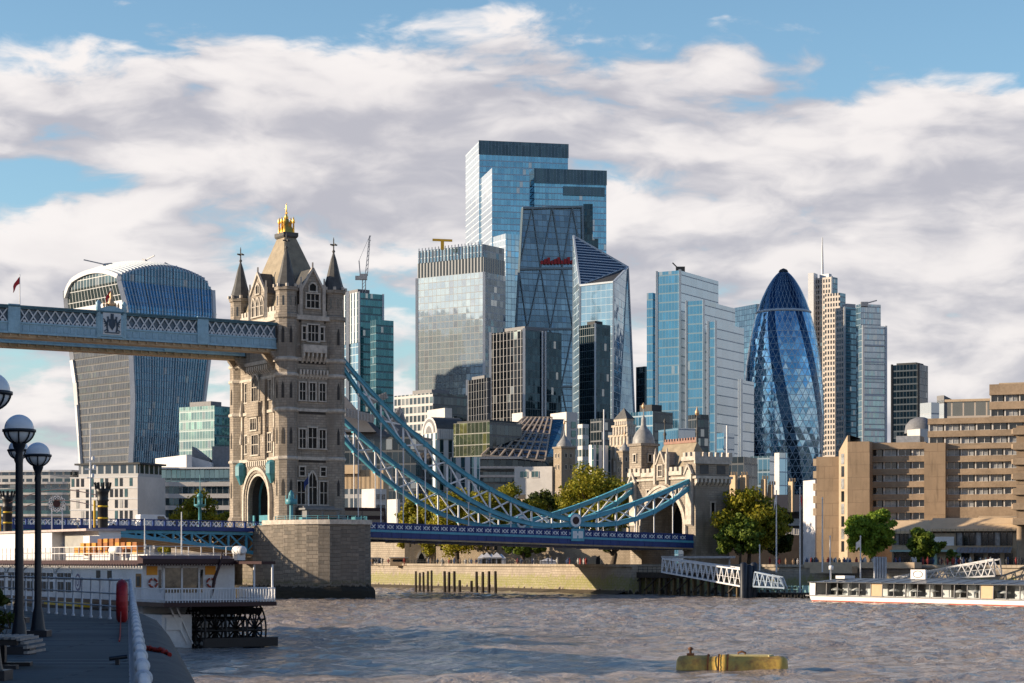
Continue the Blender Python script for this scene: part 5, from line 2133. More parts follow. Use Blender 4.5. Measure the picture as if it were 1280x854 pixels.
def gherkin_material():
    m, k, b, out = new_mat('gherkin_skin')
    uv = k.node('ShaderNodeUVMap')
    U, V, _ = k.sep(uv.outputs[0])           # U: turns (0..1), V: height in metres
    a = k.m('ADD', k.m('MULTIPLY', U, 36.0), k.m('DIVIDE', V, 8.3))
    c = k.m('SUBTRACT', k.m('MULTIPLY', U, 36.0), k.m('DIVIDE', V, 8.3))
    v2 = k.m('DIVIDE', V, 4.15)
    fa, fc, fv = k.m('FRACT', a), k.m('FRACT', c), k.m('FRACT', v2)
    wn, wc = k.white(k.xyz(k.m('FLOOR', a), k.m('FLOOR', c), k.m('FLOOR', v2)))
    sp = k.m('FRACT', k.m('SUBTRACT', k.m('MULTIPLY', U, 6.0), k.m('DIVIDE', V, -136.0)))
    dark = k.m('LESS_THAN', sp, 0.27)
    cap = k.m('GREATER_THAN', V, 162.5)
    dark = k.m('MAXIMUM', dark, k.m('MULTIPLY', cap, 0.8))
    col = k.mix(wn, (0.14, 0.36, 0.54), (0.42, 0.62, 0.74))
    col = k.mix(dark, col, k.mix(wn, (0.008, 0.035, 0.085), (0.015, 0.055, 0.115)))
    k.put(b.inputs['Base Color'], col)
    b.inputs['Metallic'].default_value = 0.8
    b.inputs['Roughness'].default_value = 0.07
    geo = k.node('ShaderNodeNewGeometry')
    nrm = k.vm('ADD', geo.outputs['Normal'], k.vm('SCALE', k.vm('SUBTRACT', wc, (0.5, 0.5, 0.5)), scale=0.11))
    k.put(b.inputs['Normal'], k.vm('NORMALIZE', nrm))
    fr = k.node('ShaderNodeBsdfPrincipled')
    k.put(fr.inputs['Base Color'], k.mix(dark, (0.46, 0.54, 0.60), (0.17, 0.26, 0.34)))
    fr.inputs['Roughness'].default_value = 0.4
    mk = k.m('MAXIMUM', k.m('LESS_THAN', fa, 0.10), k.m('LESS_THAN', fc, 0.10))
    mk = k.m('MAXIMUM', mk, k.m('MULTIPLY', k.m('LESS_THAN', fv, 0.09), k.m('LESS_THAN', V, 150.0)))
    mx = k.node('ShaderNodeMixShader')
    k.put(mx.inputs[0], mk)
    k.l.new(b.outputs[0], mx.inputs[1])
    k.l.new(fr.outputs[0], mx.inputs[2])
    k.l.new(mx.outputs[0], out.inputs[0])


gherkin_material()


def build_gherkin():
    Y0 = 1330
    cx = X(979.3, Y0)
    root = thing('gherkin_skyscraper', 'rounded cone shaped skyscraper of blue diamond glass with dark spirals', 'skyscraper', (cx, Y0, GZ))
    prof = [(600, 45.5), (560, 49.3), (530, 50.3), (490, 49.3), (455, 46.3), (420, 40.6), (391, 33.2), (378, 29), (365, 23.4), (353, 16.5), (345, 10.5), (340, 5.5), (337.3, 0.6)]
    s = Y0 / FPX
    ys = np.array([p[0] for p in prof][::-1], float)
    rs = np.array([p[1] for p in prof][::-1], float)
    zz = [GZ] + list(np.linspace(Z(598, Y0), Z(391, Y0), 26)) + list(np.linspace(Z(391, Y0), Z(337.3, Y0), 16))[1:]
    yy = [700 - (z - EYE) / s for z in zz]
    # smooth the outline through the points
    t = np.sqrt(np.maximum(0, np.array(yy) - 337.0))
    co = np.polyfit(np.sqrt(ys - 337.0), rs, 5)
    rad = [max(0.3, float(np.polyval(co, v))) * s for v in t]
    n = 72

    def skin(z0i, z1i, name, mat):
        m = MB()
        rows = [[(cx + rad[i] * math.cos(2 * math.pi * k / n), Y0 + rad[i] * math.sin(2 * math.pi * k / n), zz[i]) for k in range(n)] for i in range(z0i, z1i)]
        m.grid(rows, closed=True, uvs=lambda a, c: (c / n, zz[z0i + a] - GZ), smooth=True)
        return part(m, name, mat, root)
    split = 27
    skin(0, split, 'diagrid_glass', 'gherkin_skin')
    skin(split - 1, len(zz), 'dome_cap', 'gherkin_skin')
    m = MB()
    z = zz[split - 1]
    r0 = rad[split - 1]
    m.lathe((cx, Y0, 0), [(r0 + .1, z - .9), (r0 + .7, z - .5), (r0 + .7, z + .5), (r0 + .1, z + .9)], 72)
    part(m, 'dome_ring', 'fin_white', root)
    m = MB()
    m.lathe((cx, Y0, 0), [(3.2, zz[-1] - 1.2), (2.2, zz[-1] + .1), (0.3, zz[-1] + .9)], 16)
    part(m, 'lens_tip', 'roof_dark', root)


build_gherkin()

simple_tower('pale_tower', 'pale banded tower half hidden behind the cone shaped skyscraper', 'office building', 918, 946, 965, 1470, 30, 380,
             ['band_white', 'band_white', 'glass_lblue', 'glass_lblue'])
r, p, z = simple_tower('mast_skyscraper', 'slim stepped skyscraper with a tall thin white mast', 'skyscraper', 1017, 1040, 1047, 1590, 50, 346,
                       ['glass_heron_dk', 'glass_heron_dk', 'stone_heron', 'stone_heron'], (0.5, 3, 'steel_white'), (0, 3), finw=1.2)
block(r, two_face(1010, 1017, 1022, 1595, 60), GZ, Z(341, 1595), 'steel_white')
m = MB()
c = at(1028, 342, 1600)
m.tube([c - Vector((0, 0, 3)), c + Vector((0, 0, 10)), (c.x, c.y, Z(297, 1600))], [1.1, 0.8, 0.35], 8)
part(m, 'mast', 'steel_white', r)
pp = two_face(1031, 1050, 1057, 1575, 50)
block(r, pp, GZ, Z(366, 1575), ['glass_heron_dk', 'glass_heron_dk', 'stone_heron', 'stone_heron'])
r, p, z = simple_tower('slab_skyscraper', 'grey blue slab skyscraper with pale stone flank and glazed top storeys', 'skyscraper', 1044, 1056, 1078, 1420, 30, 384,
                       ['glass_heron_dk', 'glass_heron_dk', 'stone_heron', 'stone_heron'], (0.5, 3, 'steel_grey'), (0,))
pp = two_face(1070, 1076, 1101, 1405, 18)
block(r, pp, GZ, Z(380, 1405), ['glass_heron', 'glass_heron', 'glass_heron_dk', 'glass_heron_dk'])
pp = two_face(1073, 1079, 1107.5, 1390, 18)
block(r, pp, GZ, Z(407, 1390), ['glass_heron', 'glass_heron', 'glass_heron_dk', 'glass_heron_dk'])
edge_fin(r, pp[0], GZ, Z(407, 1390) + .4, 1.4, 'steel_white')
edge_fin(r, pp[1], GZ, Z(407, 1390) + .4, 1.4, 'steel_white')
for k in range(6):
    m = MB()
    zz_ = Z(432 + k * 21, 1390)
    a, b = pp[0], pp[1]
    m.prism([(a[0], a[1] - .5), (b[0], b[1] - .5), (b[0], b[1] + .2), (a[0], a[1] + .2)], zz_, zz_ + 0.9)
    part(m, 'floor_band', 'steel_white', r)
qq = at(1083, 380, 1400)
m = MB()
m.bar(qq + Vector((-3, 5, 0)), qq + Vector((8, 5, 3)), 0.8)
m.box(qq.x - 3, qq.x + 2, qq.y + 4, qq.y + 7, qq.z - 1, qq.z + 2)
part(m, 'roof_crane', 'steel_grey', r)
r, p, z = simple_tower('dark_tower', 'dark navy residential tower with stacked balcony lines standing right of the skyscrapers', 'residential tower', 1115, 1148, 1160, 1000, 58, 455,
                       ['glass_dark_tower'] * 4, (0.75, 1.0, 'roof_dark'), (0, 3), finmat='roof_dark')
# ------------------------------------------------------------------ nearer city buildings


def s_of(px, ox, oy, ang, d=0.0):
    """distance along a wall line (origin ox, oy, heading ang, d metres behind it) that a photo column meets"""
    k = (px - 640) / FPX
    c, s_ = math.cos(ang), math.sin(ang)
    ax, ay = ox - s_ * d, oy + c * d
    return (k * ay - ax) / (c - k * s_)


def window_grid(root, F, xs, zs, w, h, mat='dark_glass', frame='pale_clad', name='window', cap=100, d=0.06, fw=0.12):
    """single windows on a wall facing -y of frame F: copies of one pane and one frame"""
    n = 0
    proto = None
    for z in zs:
        for x in xs:
            if n >= cap:
                return n
            n += 1
            if proto is None:
                m = MB(F)
                m.box(x - w / 2, x + w / 2, -d, 0.02, z, z + h)
                proto = part(m, name, mat, root)
                m = MB(F)
                m.box(x - w / 2 - fw, x + w / 2 + fw, -d - .12, 0.0, z - fw * 1.5, z)
                m.box(x - w / 2 - fw, x - w / 2, -d - .08, 0.0, z, z + h)
                m.box(x + w / 2, x + w / 2 + fw, -d - .08, 0.0, z, z + h)
                m.box(x - .04, x + .04, -d - .05, -d - .001, z, z + h)
                fr = part(m, name + '_frame', frame, proto)
                base = F((x, 0, z))
            else:
                c = copy_tree(proto, root)
                c.location = proto.location + (F((x, 0, z)) - base)
    return n


def low_building(name, label, pl, pc, pr, Yc, deg, ytop, mats, **kw):
    return simple_tower(name, label, 'building', pl, pc, pr, Yc, deg, ytop, mats, **kw)


# left of the tower: riverside flats and the curved office
def build_flats():
    ang = R(-22)
    ox, oy = X(86, 560), 560.0
    F = frame(ox, oy, ang)
    sx = lambda px, d=0: s_of(px, ox, oy, ang, d)
    root = thing('apartment_building', 'pale riverside apartment block with scattered tall windows and curved balconies', 'apartment block', (ox, oy, GZ))
    zt = Z(597, 560)
    x0, x1 = sx(88), sx(172)
    m = MB(F)
    m.box(x0, x1, 0, 14, GZ, zt)
    part(m, 'wall', 'pale_clad', root)
    m = MB(F)
    m.box(x0 + 2, x1 - .5, 1.0, 13, zt, zt + 3.3)
    part(m, 'penthouse', 'glass_office', root)
    m = MB(F)
    m.box(x0 + 1, x1 + 0.4, 0.4, 14, zt + 3.3, zt + 3.8)
    part(m, 'roof', 'roof_dark', root)
    fl = 2.95
    rnd = random.Random(8)
    zs = [zt - 2.6 - k * fl for k in range(6)]
    for k, z in enumerate(zs):
        m = MB(F)
        m.box(x0 - .1, x1 + .1, -0.12, 0.0, z + 2.35, z + 2.6)
        part(m, 'floor_band', 'steel_white', root)
    n = int((x1 - x0) / 1.55)
    proto = None
    for z in zs:
        for i in range(n):
            r_ = rnd.random()
            if r_ < 0.62:
                x = x0 + 0.8 + i * 1.55
                m = MB(F)
                m.box(x - .45, x + .45, -0.07, 0.02, z, z + 2.2)
                part(m, 'window', rnd.choice(['dark_glass', 'dark_glass', 'blind_glass', 'teal_glass']), root)
    # curved balcony wing to the left
    zt2 = Z(602, 555)
    xl = sx(-30)
    rows = [(xl, -6.5), (sx(20), -5.0), (sx(45), -3.6), (sx(65), -2.2), (sx(80), -0.6), (sx(89), 1.5)]
    plan = rows + [(sx(89), 16), (xl, 16)]
    m = MB(F)
    m.prism([(p[0], p[1] + 1.4) for p in rows] + plan[6:], GZ, zt2)
    part(m, 'wing_wall', 'glass_office', root)
    for k in range(7):
        z = zt2 - 0.5 - k * fl
        m = MB(F)
        m.prism(plan, z, z + 0.62)
        part(m, 'balcony_slab', 'balcony_white', root)
        m = MB(F)
        for a, b in zip(rows[:-1], rows[1:]):
            m.face([(*a, z + .62), (*b, z + .62), (*b, z + 1.6), (*a, z + 1.6)])
        if k > 0:
            part(m, 'balcony_glass', 'teal_glass', root)
    m = MB(F)
    m.prism([(xl, -3), (sx(60), 1), (sx(80), 3), (sx(80), 14), (xl, 14)], zt2 + .1, zt2 + 3.0)
    part(m, 'attic', 'glass_office', root)
    m = MB(F)
    m.prism([(xl, -4), (sx(62), 0), (sx(84), 2), (sx(84), 15), (xl, 15)], zt2 + 3.0, zt2 + 3.5)
    part(m, 'attic_roof', 'steel_white', root)


plain('blind_glass', (0.42, 0.42, 0.40), 0.3, var=0.2)
plain('teal_glass', (0.10, 0.19, 0.20), 0.12, metal=0.5, var=0.4, scale=0.5)
plain('balcony_white', (0.58, 0.555, 0.52), 0.6, var=0.12)
build_flats()


def build_curved_office():
    Y = 620
    root = thing('curved_office', 'white banded office with rounded corner and glazed top floor behind the lifting span', 'office building', (X(205, Y), Y, GZ))
    def ring(px0, pxc, px1, out):
        a = (X(px0, 640) - out, 655)
        arc = []
        cx, cy, r = X(pxc, 630), 633.0, 12 + out
        for k in range(9):
            th = R(190 + k * 13)
            arc.append((cx + r * math.cos(th) * 1.15, cy + r * math.sin(th)))
        b = (X(px1, 640), 640 - 22 - out * .8)
        return [(X(px0, 660) - out, 668)] + arc + [(b[0], 620 - out), (b[0], 668)]
    zt = Z(604, 630)
    fl = 3.6
    body = ring(166, 206, 300, 0)
    m = MB()
    m.prism(ring(168, 207, 300, -0.7), GZ, zt)
    part(m, 'glazing', 'glass_curved', root)
    for k in range(5):
        z = zt - 1.3 - k * fl
        m = MB()
        m.prism(body, z, z + 1.35)
        part(m, 'floor_band', 'balcony_white', root)
    m = MB()
    m.prism(ring(176, 210, 300, -2.5), zt, Z(588, 630))
    part(m, 'top_glazing', 'glass_teal', root)
    m = MB()
    m.prism(ring(150, 203, 300, 1.4), Z(588, 630), Z(586, 630))
    part(m, 'roof_canopy', 'steel_white', root)
    m = MB()
    m.prism(two_face(194, 233, 240, 640, 30), Z(586, 630) - .5, Z(568.5, 640))
    part(m, 'plant_room', 'pale_clad', root)
    # sharp grey roof shapes
    m = MB()
    for px0, px1, ya, yb in ((240, 262, 558, 573), (265, 290, 558, 556)):
        m.prism([(X(px0, 650), 650), (X(px1, 650), 651), (X(px1, 650), 660), (X(px0, 650), 660)], Z(586, 640), [Z(ya, 650), Z(yb + 2, 650), Z(yb + 2, 650), Z(ya, 650)])
    part(m, 'folded_roof', 'mid_grey', root)
    m = MB()
    m.prism([(X(240, 645), 645), (X(264, 645), 645), (X(264, 645), 649.8), (X(240, 645), 649.8)], Z(588, 645), [Z(571, 645), Z(578, 645), Z(578, 645), Z(571, 645)])
    part(m, 'roof_wall', 'pale_clad', root)


glass('glass_curved', (0.06, 0.10, 0.12), 3.6, 1.8, 0.14, 0.3, (0.3, 0.32, 0.33), jit=0.04, var=0.7, pale=0.12)
build_curved_office()

# right of the tower: grey folded roofs, tan box, white office
def folded_roofs():
    Y = 560
    root = thing('gabled_office', 'dark office with jagged grey slate roofs and striped pale gables behind the chains', 'office building', (X(460, Y), Y, GZ))
    m = MB()
    m.prism(two_face(405, 520, 540, Y, 72), GZ, Z(545, Y))
    part(m, 'wall', 'glass_office_dark', root)
    spec = [(424, 470, 540, 492, 428), (446, 486, 548, 515, 452), (470, 512, 548, 508, 500), (484, 528, 545, 520, 490)]
    for i, (a, b, ye, yp, pk) in enumerate(spec):
        y0 = Y + 2 + i * 3
        A, Bc, P_ = at(a, ye, y0), at(b, ye, y0), at(pk, yp, y0 + 3)
        bk = Vector((0, 14, 0))
        m = MB()
        m.face([A, Bc, P_])
        m.face([Bc, Bc + bk, P_ + bk, P_])
        m.face([A + bk, A, P_, P_ + bk])
        m.face([A, A + bk, Bc + bk, Bc])
        part(m, 'roof', 'grey_slate', root)
    for (x0, y0, x1, y1, h) in ((431, 515, 468, 524, 4), (456, 505, 484, 494, 3), (474, 520, 496, 540, 3), (484, 540, 500, 512, 3)):
        a, b = at(x0, y0, Y - .5), at(x1, y1, Y - .5)
        m = MB()
        m.bar(a, b, 1.0, h * .55)
        n = 9
        gb = part(m, 'pale_gable', 'pale_clad', root)
        m = MB()
        for k in range(n):
            q = a + (b - a) * ((k + .5) / n)
            m.bar(q + Vector((0, -.7, -h * .3)), q + Vector((0, -.7, h * .3)), 0.35, 0.3, up=(1, 0, 0))
        part(m, 'gable_ribs', 'mid_grey', gb)
    # bands of windows on the wall
    wins = two_face(405, 520, 540, Y, 72)
    return root


folded_roofs()
r, p, z = low_building('tan_building', 'sunlit tan flat roofed building with stepped roofline right of the tower', 400, 479, 486, 520, 70, 587, ['tan_clad'] * 4)
m = MB()
m.prism(two_face(400, 448, 452, 521, 70), z - 1, Z(581, 520))
part(m, 'upper_storey', 'tan_clad', r)
m = MB()
a, b = p[3], p[0]
for k in range(14):
    f = k / 14
    m.bar((a[0] + (b[0] - a[0]) * f, a[1] + (b[1] - a[1]) * f - .12, GZ), (a[0] + (b[0] - a[0]) * f, a[1] + (b[1] - a[1]) * f - .12, z), 0.05, 0.12, up=(1, 0, 0))
part(m, 'wall_joints', 'hotel_stone', r)
r, p, z = low_building('white_office', 'white block with small windows and dark glazed bay beside the bridge approach', 452, 468, 483, 500, 40, 611, ['pale_clad', 'pale_clad', 'pale_clad', 'pale_clad'])
F = frame(p[0][0], p[0][1], math.atan2(p[1][1] - p[0][1], p[1][0] - p[0][0]))
L = (Vector(p[1]) - Vector(p[0])).length
window_grid(r, F, [L * .25, L * .5, L * .75], [z - 2.6 - 2.6 * k for k in range(4)], 0.8, 1.3)
low_building('dark_office', 'dark glazed low office with white posts between tower and white block', 405, 462, 465, 505, 75, 611, ['glass_office_dark', 'glass_office_dark', 'glass_office', 'glass_office'])
for (px, pw, yt, lab) in ((492, 16, 624, 'small pale kiosk near the foot of the chains'), (508, 12, 640, 'small brown hut under the trees near the chains')):
    low_building('hut', lab, px - pw / 2, px + pw * .3, px + pw / 2, 480, 35, yt, ['pale_clad' if px < 500 else 'tan_clad'] * 4)

# grey grid office and its neighbours
r, p, z = low_building('grid_office', 'pale grey grid office with planted dark side right of the striped skyscraper', 493, 541, 584, 820, 45, 491, ['glass_office_dark', 'glass_office_dark', 'glass_office', 'glass_office'],
                       plant=(0.5, 2, 'mid_grey'))
r, p, z = low_building('roof_plant_block', 'white boxy building with dark openings above the arched roof', 534, 556, 565, 700, 30, 510, ['pale_clad'] * 4)


def vault_building():
    Y = 640
    root = thing('vaulted_building', 'building with barrel vaulted roof and round arched gable window', 'building', (X(550, Y), Y, GZ))
    poly = two_face(527, 546, 582, Y, 28)
    m = MB()
    m.prism(poly, GZ, Z(541, Y))
    part(m, 'wall', 'stripes_white', root)
    C_, R_, K_, L_ = [Vector(q) for q in poly]
    zb = Z(541, Y)
    rad = (L_ - C_).length / 2
    rows = []
    for (s, e) in ((C_, L_), (R_, K_)):
        rows.append([Vector((*(s + (e - s) * ((1 - math.cos(math.pi * k / 12)) / 2)), zb + rad * 0.95 * math.sin(math.pi * k / 12))) for k in range(13)])
    m = MB()
    m.grid(rows, smooth=True, flip=True)
    part(m, 'vault', 'slate', root)
    m = MB()
    m.face(rows[0][::-1])
    part(m, 'gable', 'pale_clad', root)
    m = MB()
    c = (C_ + L_) / 2
    d = (L_ - C_).normalized()
    nrm = Vector((-d.y, d.x)) * -1
    if nrm.y > 0:
        nrm = -nrm
    for r_, mt in ((0.8, 'mid_grey'), (0.62, 'pale_clad'), (0.4, 'mid_grey')):
        m = MB()
        m.face([Vector((*(c + d * (rad * r_ * math.cos(a)) + nrm * (0.1 + .1 * (1 - r_))), zb + 0.2 + rad * r_ * math.sin(a))) for a in [math.pi * k / 12 for k in range(13)]][::-1])
        part(m, 'arched_window', mt, root)
    n = 16
    for k in range(n):
        q = C_ + (R_ - C_) * ((k + .5) / n)
        m = MB()
        m.bar((q.x, q.y - .3, zb - 2), (q.x, q.y - .3, zb + 1.2), 0.5, 0.5, up=(1, 0, 0))
        part(m, 'eaves_post', 'pale_clad', root)


vault_building()
r, p, z = low_building('tree_tint_office', 'office with mirrored glass front coloured like reflected trees below the ribbed towers', 567, 612, 652, 610, 48, 527, ['glass_office_dark', 'glass_office_dark', 'glass_tree_tint', 'glass_tree_tint'],
                       plant=(0.9, 0.6, 'roof_dark'))
r, p, z = low_building('finned_office', 'low pale blue finned block under the tree tinted glass front', 563, 590, 600, 570, 60, 571, ['stripes_white'] * 4)


def atrium():
    Y = 600
    root = thing('sloped_glass_atrium', 'office with large sloping glazed roof between two pale stair towers', 'office building', (X(650, Y), Y, GZ))
    m = MB()
    tl, tr_, bl, br_ = at(655, 524, 640), at(690, 524, 640), at(602, 571, 605), at(681, 578, 605)
    m.face([bl, br_, tr_, tl])
    part(m, 'glazed_slope', 'glass_atrium', root)
    m = MB()
    n = Vector((0, -0.6, 0.5))
    for k in range(8):
        f = k / 7
        m.bar(bl + (br_ - bl) * f + n, tl + (tr_ - tl) * f + n, 0.45, 0.5)
    for k in range(6):
        f = k / 5
        m.bar(bl + (tl - bl) * f + n, br_ + (tr_ - br_) * f + n, 0.4, 0.5)
    part(m, 'slope_frame', 'atrium_frame', root)
    m = MB()
    r0, r1 = at(700, 555, 625), at(692, 590, 606)
    m.face([br_, r1, at(705, 524, 640), tr_])
    part(m, 'side_glazing', 'glass_dteal', root)
    m = MB()
    m.prism([(X(598, 606), 606), (X(694, 606), 606), (X(716, 640), 660), (X(640, 640), 660)], GZ, Z(571, 606))
    part(m, 'base', 'glass_office_dark', root)
    for y in (571, 583, 594):
        m = MB()
        m.box(X(596, 605), X(653, 605), 604.0, 606, Z(y + 3, 605), Z(y, 605))
        part(m, 'floor_band', 'steel_grey', root)
    for (a, b, c_, yt) in ((640, 653, 656, 515.5), (688, 708, 722, 515)):
        pp = two_face(a, b, c_, 642, 30)
        m = MB()
        m.prism(pp, GZ, Z(yt, 642))
        part(m, 'stair_tower', 'pale_clad', root)
        if c_ > 700:
            for k in range(4):
                m = MB()
                q0 = Vector(pp[0]) + (Vector(pp[1]) - Vector(pp[0])) * 0.45
                q1 = Vector(pp[0]) + (Vector(pp[1]) - Vector(pp[0])) * 0.85
                zz_ = Z(527 + k * 11, 642)
                m.prism([(q0.x, q0.y - .25), (q1.x, q1.y - .25), (q1.x, q1.y), (q0.x, q0.y)], zz_ - 2.0, zz_)
                part(m, 'window', 'teal_glass', root)


plain('atrium_frame', (0.44, 0.36, 0.28), 0.6, var=0.2)
atrium()
r, p, z = low_building('white_pavilion', 'low white building with square dark windows below the sloped glazing', 643, 690, 700, 560, 70, 583, ['pale_clad'] * 4)
F = frame(p[3][0], p[3][1], math.atan2(p[0][1] - p[3][1], p[0][0] - p[3][0]))
L = (Vector(p[0]) - Vector(p[3])).length
window_grid(r, F, [L * .25, L * .55], [Z(593, 560) - .7], 2.0, 1.6, 'teal_glass')
low_building('pale_office', 'pale narrow office with ribbon windows right of the sloped glazing', 718, 728, 736, 660, 35, 530, ['band_white', 'glass_office', 'band_white', 'band_white'])
low_building('dark_low_block', 'dark flat block at the foot of the blade skyscraper', 738, 752, 775, 760, 35, 523, ['glass_office_dark'] * 4)
low_building('colonnade_block', 'grey low block with row of columns beside the ornate stone tower', 715, 742, 764, 690, 45, 556, ['stripes_white', 'glass_office', 'stripes_white', 'stripes_white'])
low_building('blue_glass_block', 'blue glass block with dark side directly behind the ornate stone tower', 786, 816, 841, 820, 45, 514, ['glass_office_dark', 'glass_office_dark', 'glass_step', 'glass_step'], plant=(0.5, 3, 'roof_dark'))
low_building('blue_glass_block', 'low blue glass block behind the gatehouse roof', 823, 848, 869, 780, 25, 535, ['clad_step', 'clad_step', 'glass_step', 'glass_step'])
low_building('dark_block', 'dark block between blue glass blocks behind the gatehouse', 860, 872, 886, 800, 30, 518, ['glass_office_dark'] * 4)
low_building('pale_clad_block', 'pale clad low block with white posts at the foot of the stepped skyscraper', 896, 905, 918, 700, 30, 541, ['clad_step', 'clad_step', 'glass_step', 'glass_step'])
low_building('dark_flat_block', 'dark flat roofed building behind the gatehouse east side', 893, 930, 947, 560, 60, 571, ['glass_office_dark'] * 4)
low_building('grey_blue_block', 'grey blue office block at the foot of the cone shaped skyscraper', 938, 962, 970, 620, 60, 570, ['clad_step', 'clad_step', 'glass_heron_dk', 'glass_heron_dk'])
low_building('pale_block', 'pale narrow block with blue windows beside the grey blue office', 968, 974, 984, 600, 35, 566, ['glass_lblue', 'glass_lblue', 'pale_clad', 'pale_clad'])
r, p, z = low_building('brick_terrace', 'dark roofed brick terrace with tan chimneys between big tree and hotel', 905, 1000, 1030, 470, 78, 640, ['shade_brick'] * 4)
m = MB()
q = [Vector((*a, z)) for a in p]
rg = [(q[3] + q[2]) / 2, (q[0] + q[1]) / 2]
for v_ in rg:
    v_.z = Z(612, 480)
m.face([q[3], q[0], rg[1], rg[0]])
m.face([q[1], q[2], rg[0], rg[1]])
m.face([q[0], q[1], rg[1]])
m.face([q[2], q[3], rg[0]])
part(m, 'pitched_roof', 'roof_brown', r)
for (a, b, yt) in ((912, 922, 594), (925, 936, 594), (951, 959, 599), (960, 967, 606), (985, 993, 602)):
    m = MB()
    m.prism(two_face(a, a + (b - a) * .7, b, 468, 30), Z(640, 468), Z(yt, 468))
    for k in range(3):
        m.box(X(a + 2 + k * 3, 469), X(a + 3.5 + k * 3, 469), 469, 469.5, Z(yt, 468), Z(yt, 468) + .8)
    part(m, 'chimney', 'tan_clad', r)
F = frame(p[3][0], p[3][1], math.atan2(p[0][1] - p[3][1], p[0][0] - p[3][0]))
window_grid(r, F, [s_of(px, p[3][0], p[3][1], math.atan2(p[0][1] - p[3][1], p[0][0] - p[3][0])) for px in (984, 990, 996)], [Z(656, 470), Z(668, 470)], 0.8, 1.4, 'blind_glass')
plain('roof_brown', (0.035, 0.026, 0.022), 0.8, var=0.3)  # roof darkened with the terrace walls to carry the same shade

r, p, z = low_building('white_sheeted_building', 'narrow building wrapped in white sheeting beside the hotel', 1004, 1019, 1024, 445, 20, 600, ['sheet_white'] * 4)
plain('sheet_white', (0.62, 0.61, 0.62), 0.7, var=0.2, scale=0.4)
r, p, z = low_building('domed_block', 'small grey building with curved roof behind the hotel', 1134, 1150, 1164, 620, 25, 536, ['pale_clad'] * 4)
m = MB()
m.lathe((X(1149, 630), 628, 0), [(5.0, z - 1), (4.6, z + 1.5), (3.2, z + 3.2), (1.2, z + 4.0), (0.1, z + 4.1)], 16)
part(m, 'dome', 'mid_grey', r)
low_building('grey_block', 'grey block with pale flank rising behind the hotel roof', 1150, 1164, 1174, 640, 30, 503, ['clad_step', 'glass_office', 'clad_step', 'clad_step'])
r, p, z = low_building('slanted_block', 'dark slanted roof block behind the hotel terraces', 1171, 1180, 1200, 650, 30, 500, ['grey_slate', 'grey_slate', 'clad_step', 'clad_step'])
m = MB()
m.prism(p, z - 1.1, [z + 1.5, z - .9, z - .9, z + 1.5])
part(m, 'slanted_roof', 'grey_slate', r)


# ------------------------------------------------------------------ the old fortress
def stone_turret(name, label, px0, px1, Y, ytop, ybase, cup=True):
    w = (px1 - px0) / FPX * Y
    cx = X((px0 + px1) / 2, Y)
    a = w / 2 * 0.80
    root = thing(name, label, 'turret', (cx, Y, Z(ybase, Y)))
    F = frame(cx, Y, R(28))
    m = MB(F)
    m.box(-a, a, -a, a, Z(ybase, Y), Z(ytop, Y))
    m.box(-a - .25, a + .25, -a - .25, a + .25, Z(ytop, Y), Z(ytop, Y) + .5)
    part(m, 'wall', 'rubble_wall', root)
    zt = Z(ytop, Y) + .5
    if cup:
        m = MB(F)
        m.lathe((0, 0, 0), [(a * 1.0, zt), (a * .95, zt + a * .3), (a * .62, zt + a * .75), (a * .3, zt + a * 1.15), (a * .12, zt + a * 1.5), (0.1, zt + a * 2.1)], 12)
        part(m, 'cupola', 'lead', root)
        m = MB(F)
        m.lathe((0, 0, 0), [(0.09, zt + a * 2.0), (0.09, zt + a * 2.8), (0.35, zt + a * 2.95), (0.1, zt + a * 3.2), (0.02, zt + a * 3.6)], 8)
        m.box(-.08, .9, -.05, .05, zt + a * 3.1, zt + a * 3.25)
        part(m, 'weather_vane', 'pale_gold', root)
    for k, zf in enumerate((0.9, 0.72, 0.3)):
        zz_ = Z(ybase, Y) + (Z(ytop, Y) - Z(ybase, Y)) * zf
        for s in (-0.35, 0.35):
            window(root, lambda s_, d, z_: F((s_, -a - d, z_)), s * a, zz_ - .8, 0.5, 1.1, 1, transom=False, surround=0.12, proud=0.1)
            window(root, lambda s_, d, z_: F((-a - d, -s_, z_)), s * a, zz_ - .8, 0.5, 1.1, 1, transom=False, surround=0.12, proud=0.1)
    return root


stone_turret('castle_turret', 'square stone castle turret with lead cupola left of the big autumn tree', 693, 718, 560, 561, 640)
stone_turret('castle_turret', 'small stone castle turret with lead cupola just left of the gatehouse', 772, 790, 560, 566, 640)


def crenel_wall(name, label, pts, z0, z1, thick, mat='rubble_wall', cat='wall', mw=1.1, gap=0.9, gate=None):
    """a battlemented wall through plan points"""
    root = thing(name, label, cat, (pts[0][0], pts[0][1], z0))
    m = MB()
    cr = MB()
    for a, b in zip(pts[:-1], pts[1:]):
        a, b = Vector((*a, 0)), Vector((*b, 0))
        d = (b - a).normalized()
        n = Vector((-d.y, d.x, 0)) * thick
        m.prism([(a.x, a.y), (b.x, b.y), ((b + n).x, (b + n).y), ((a + n).x, (a + n).y)], z0, z1)
        L = (b - a).length
        s = 0.0
        n2 = n * (0.45 / thick)
        while s < L - .3:
            p, q = a + d * s, a + d * min(L, s + mw)
            cr.prism([(p.x, p.y), (q.x, q.y), ((q + n2).x, (q + n2).y), ((p + n2).x, (p + n2).y)], z1, z1 + 0.85)
            s += mw + gap
    part(m, 'wall', mat, root)
    part(cr, 'battlement', mat, root)
    return root, m


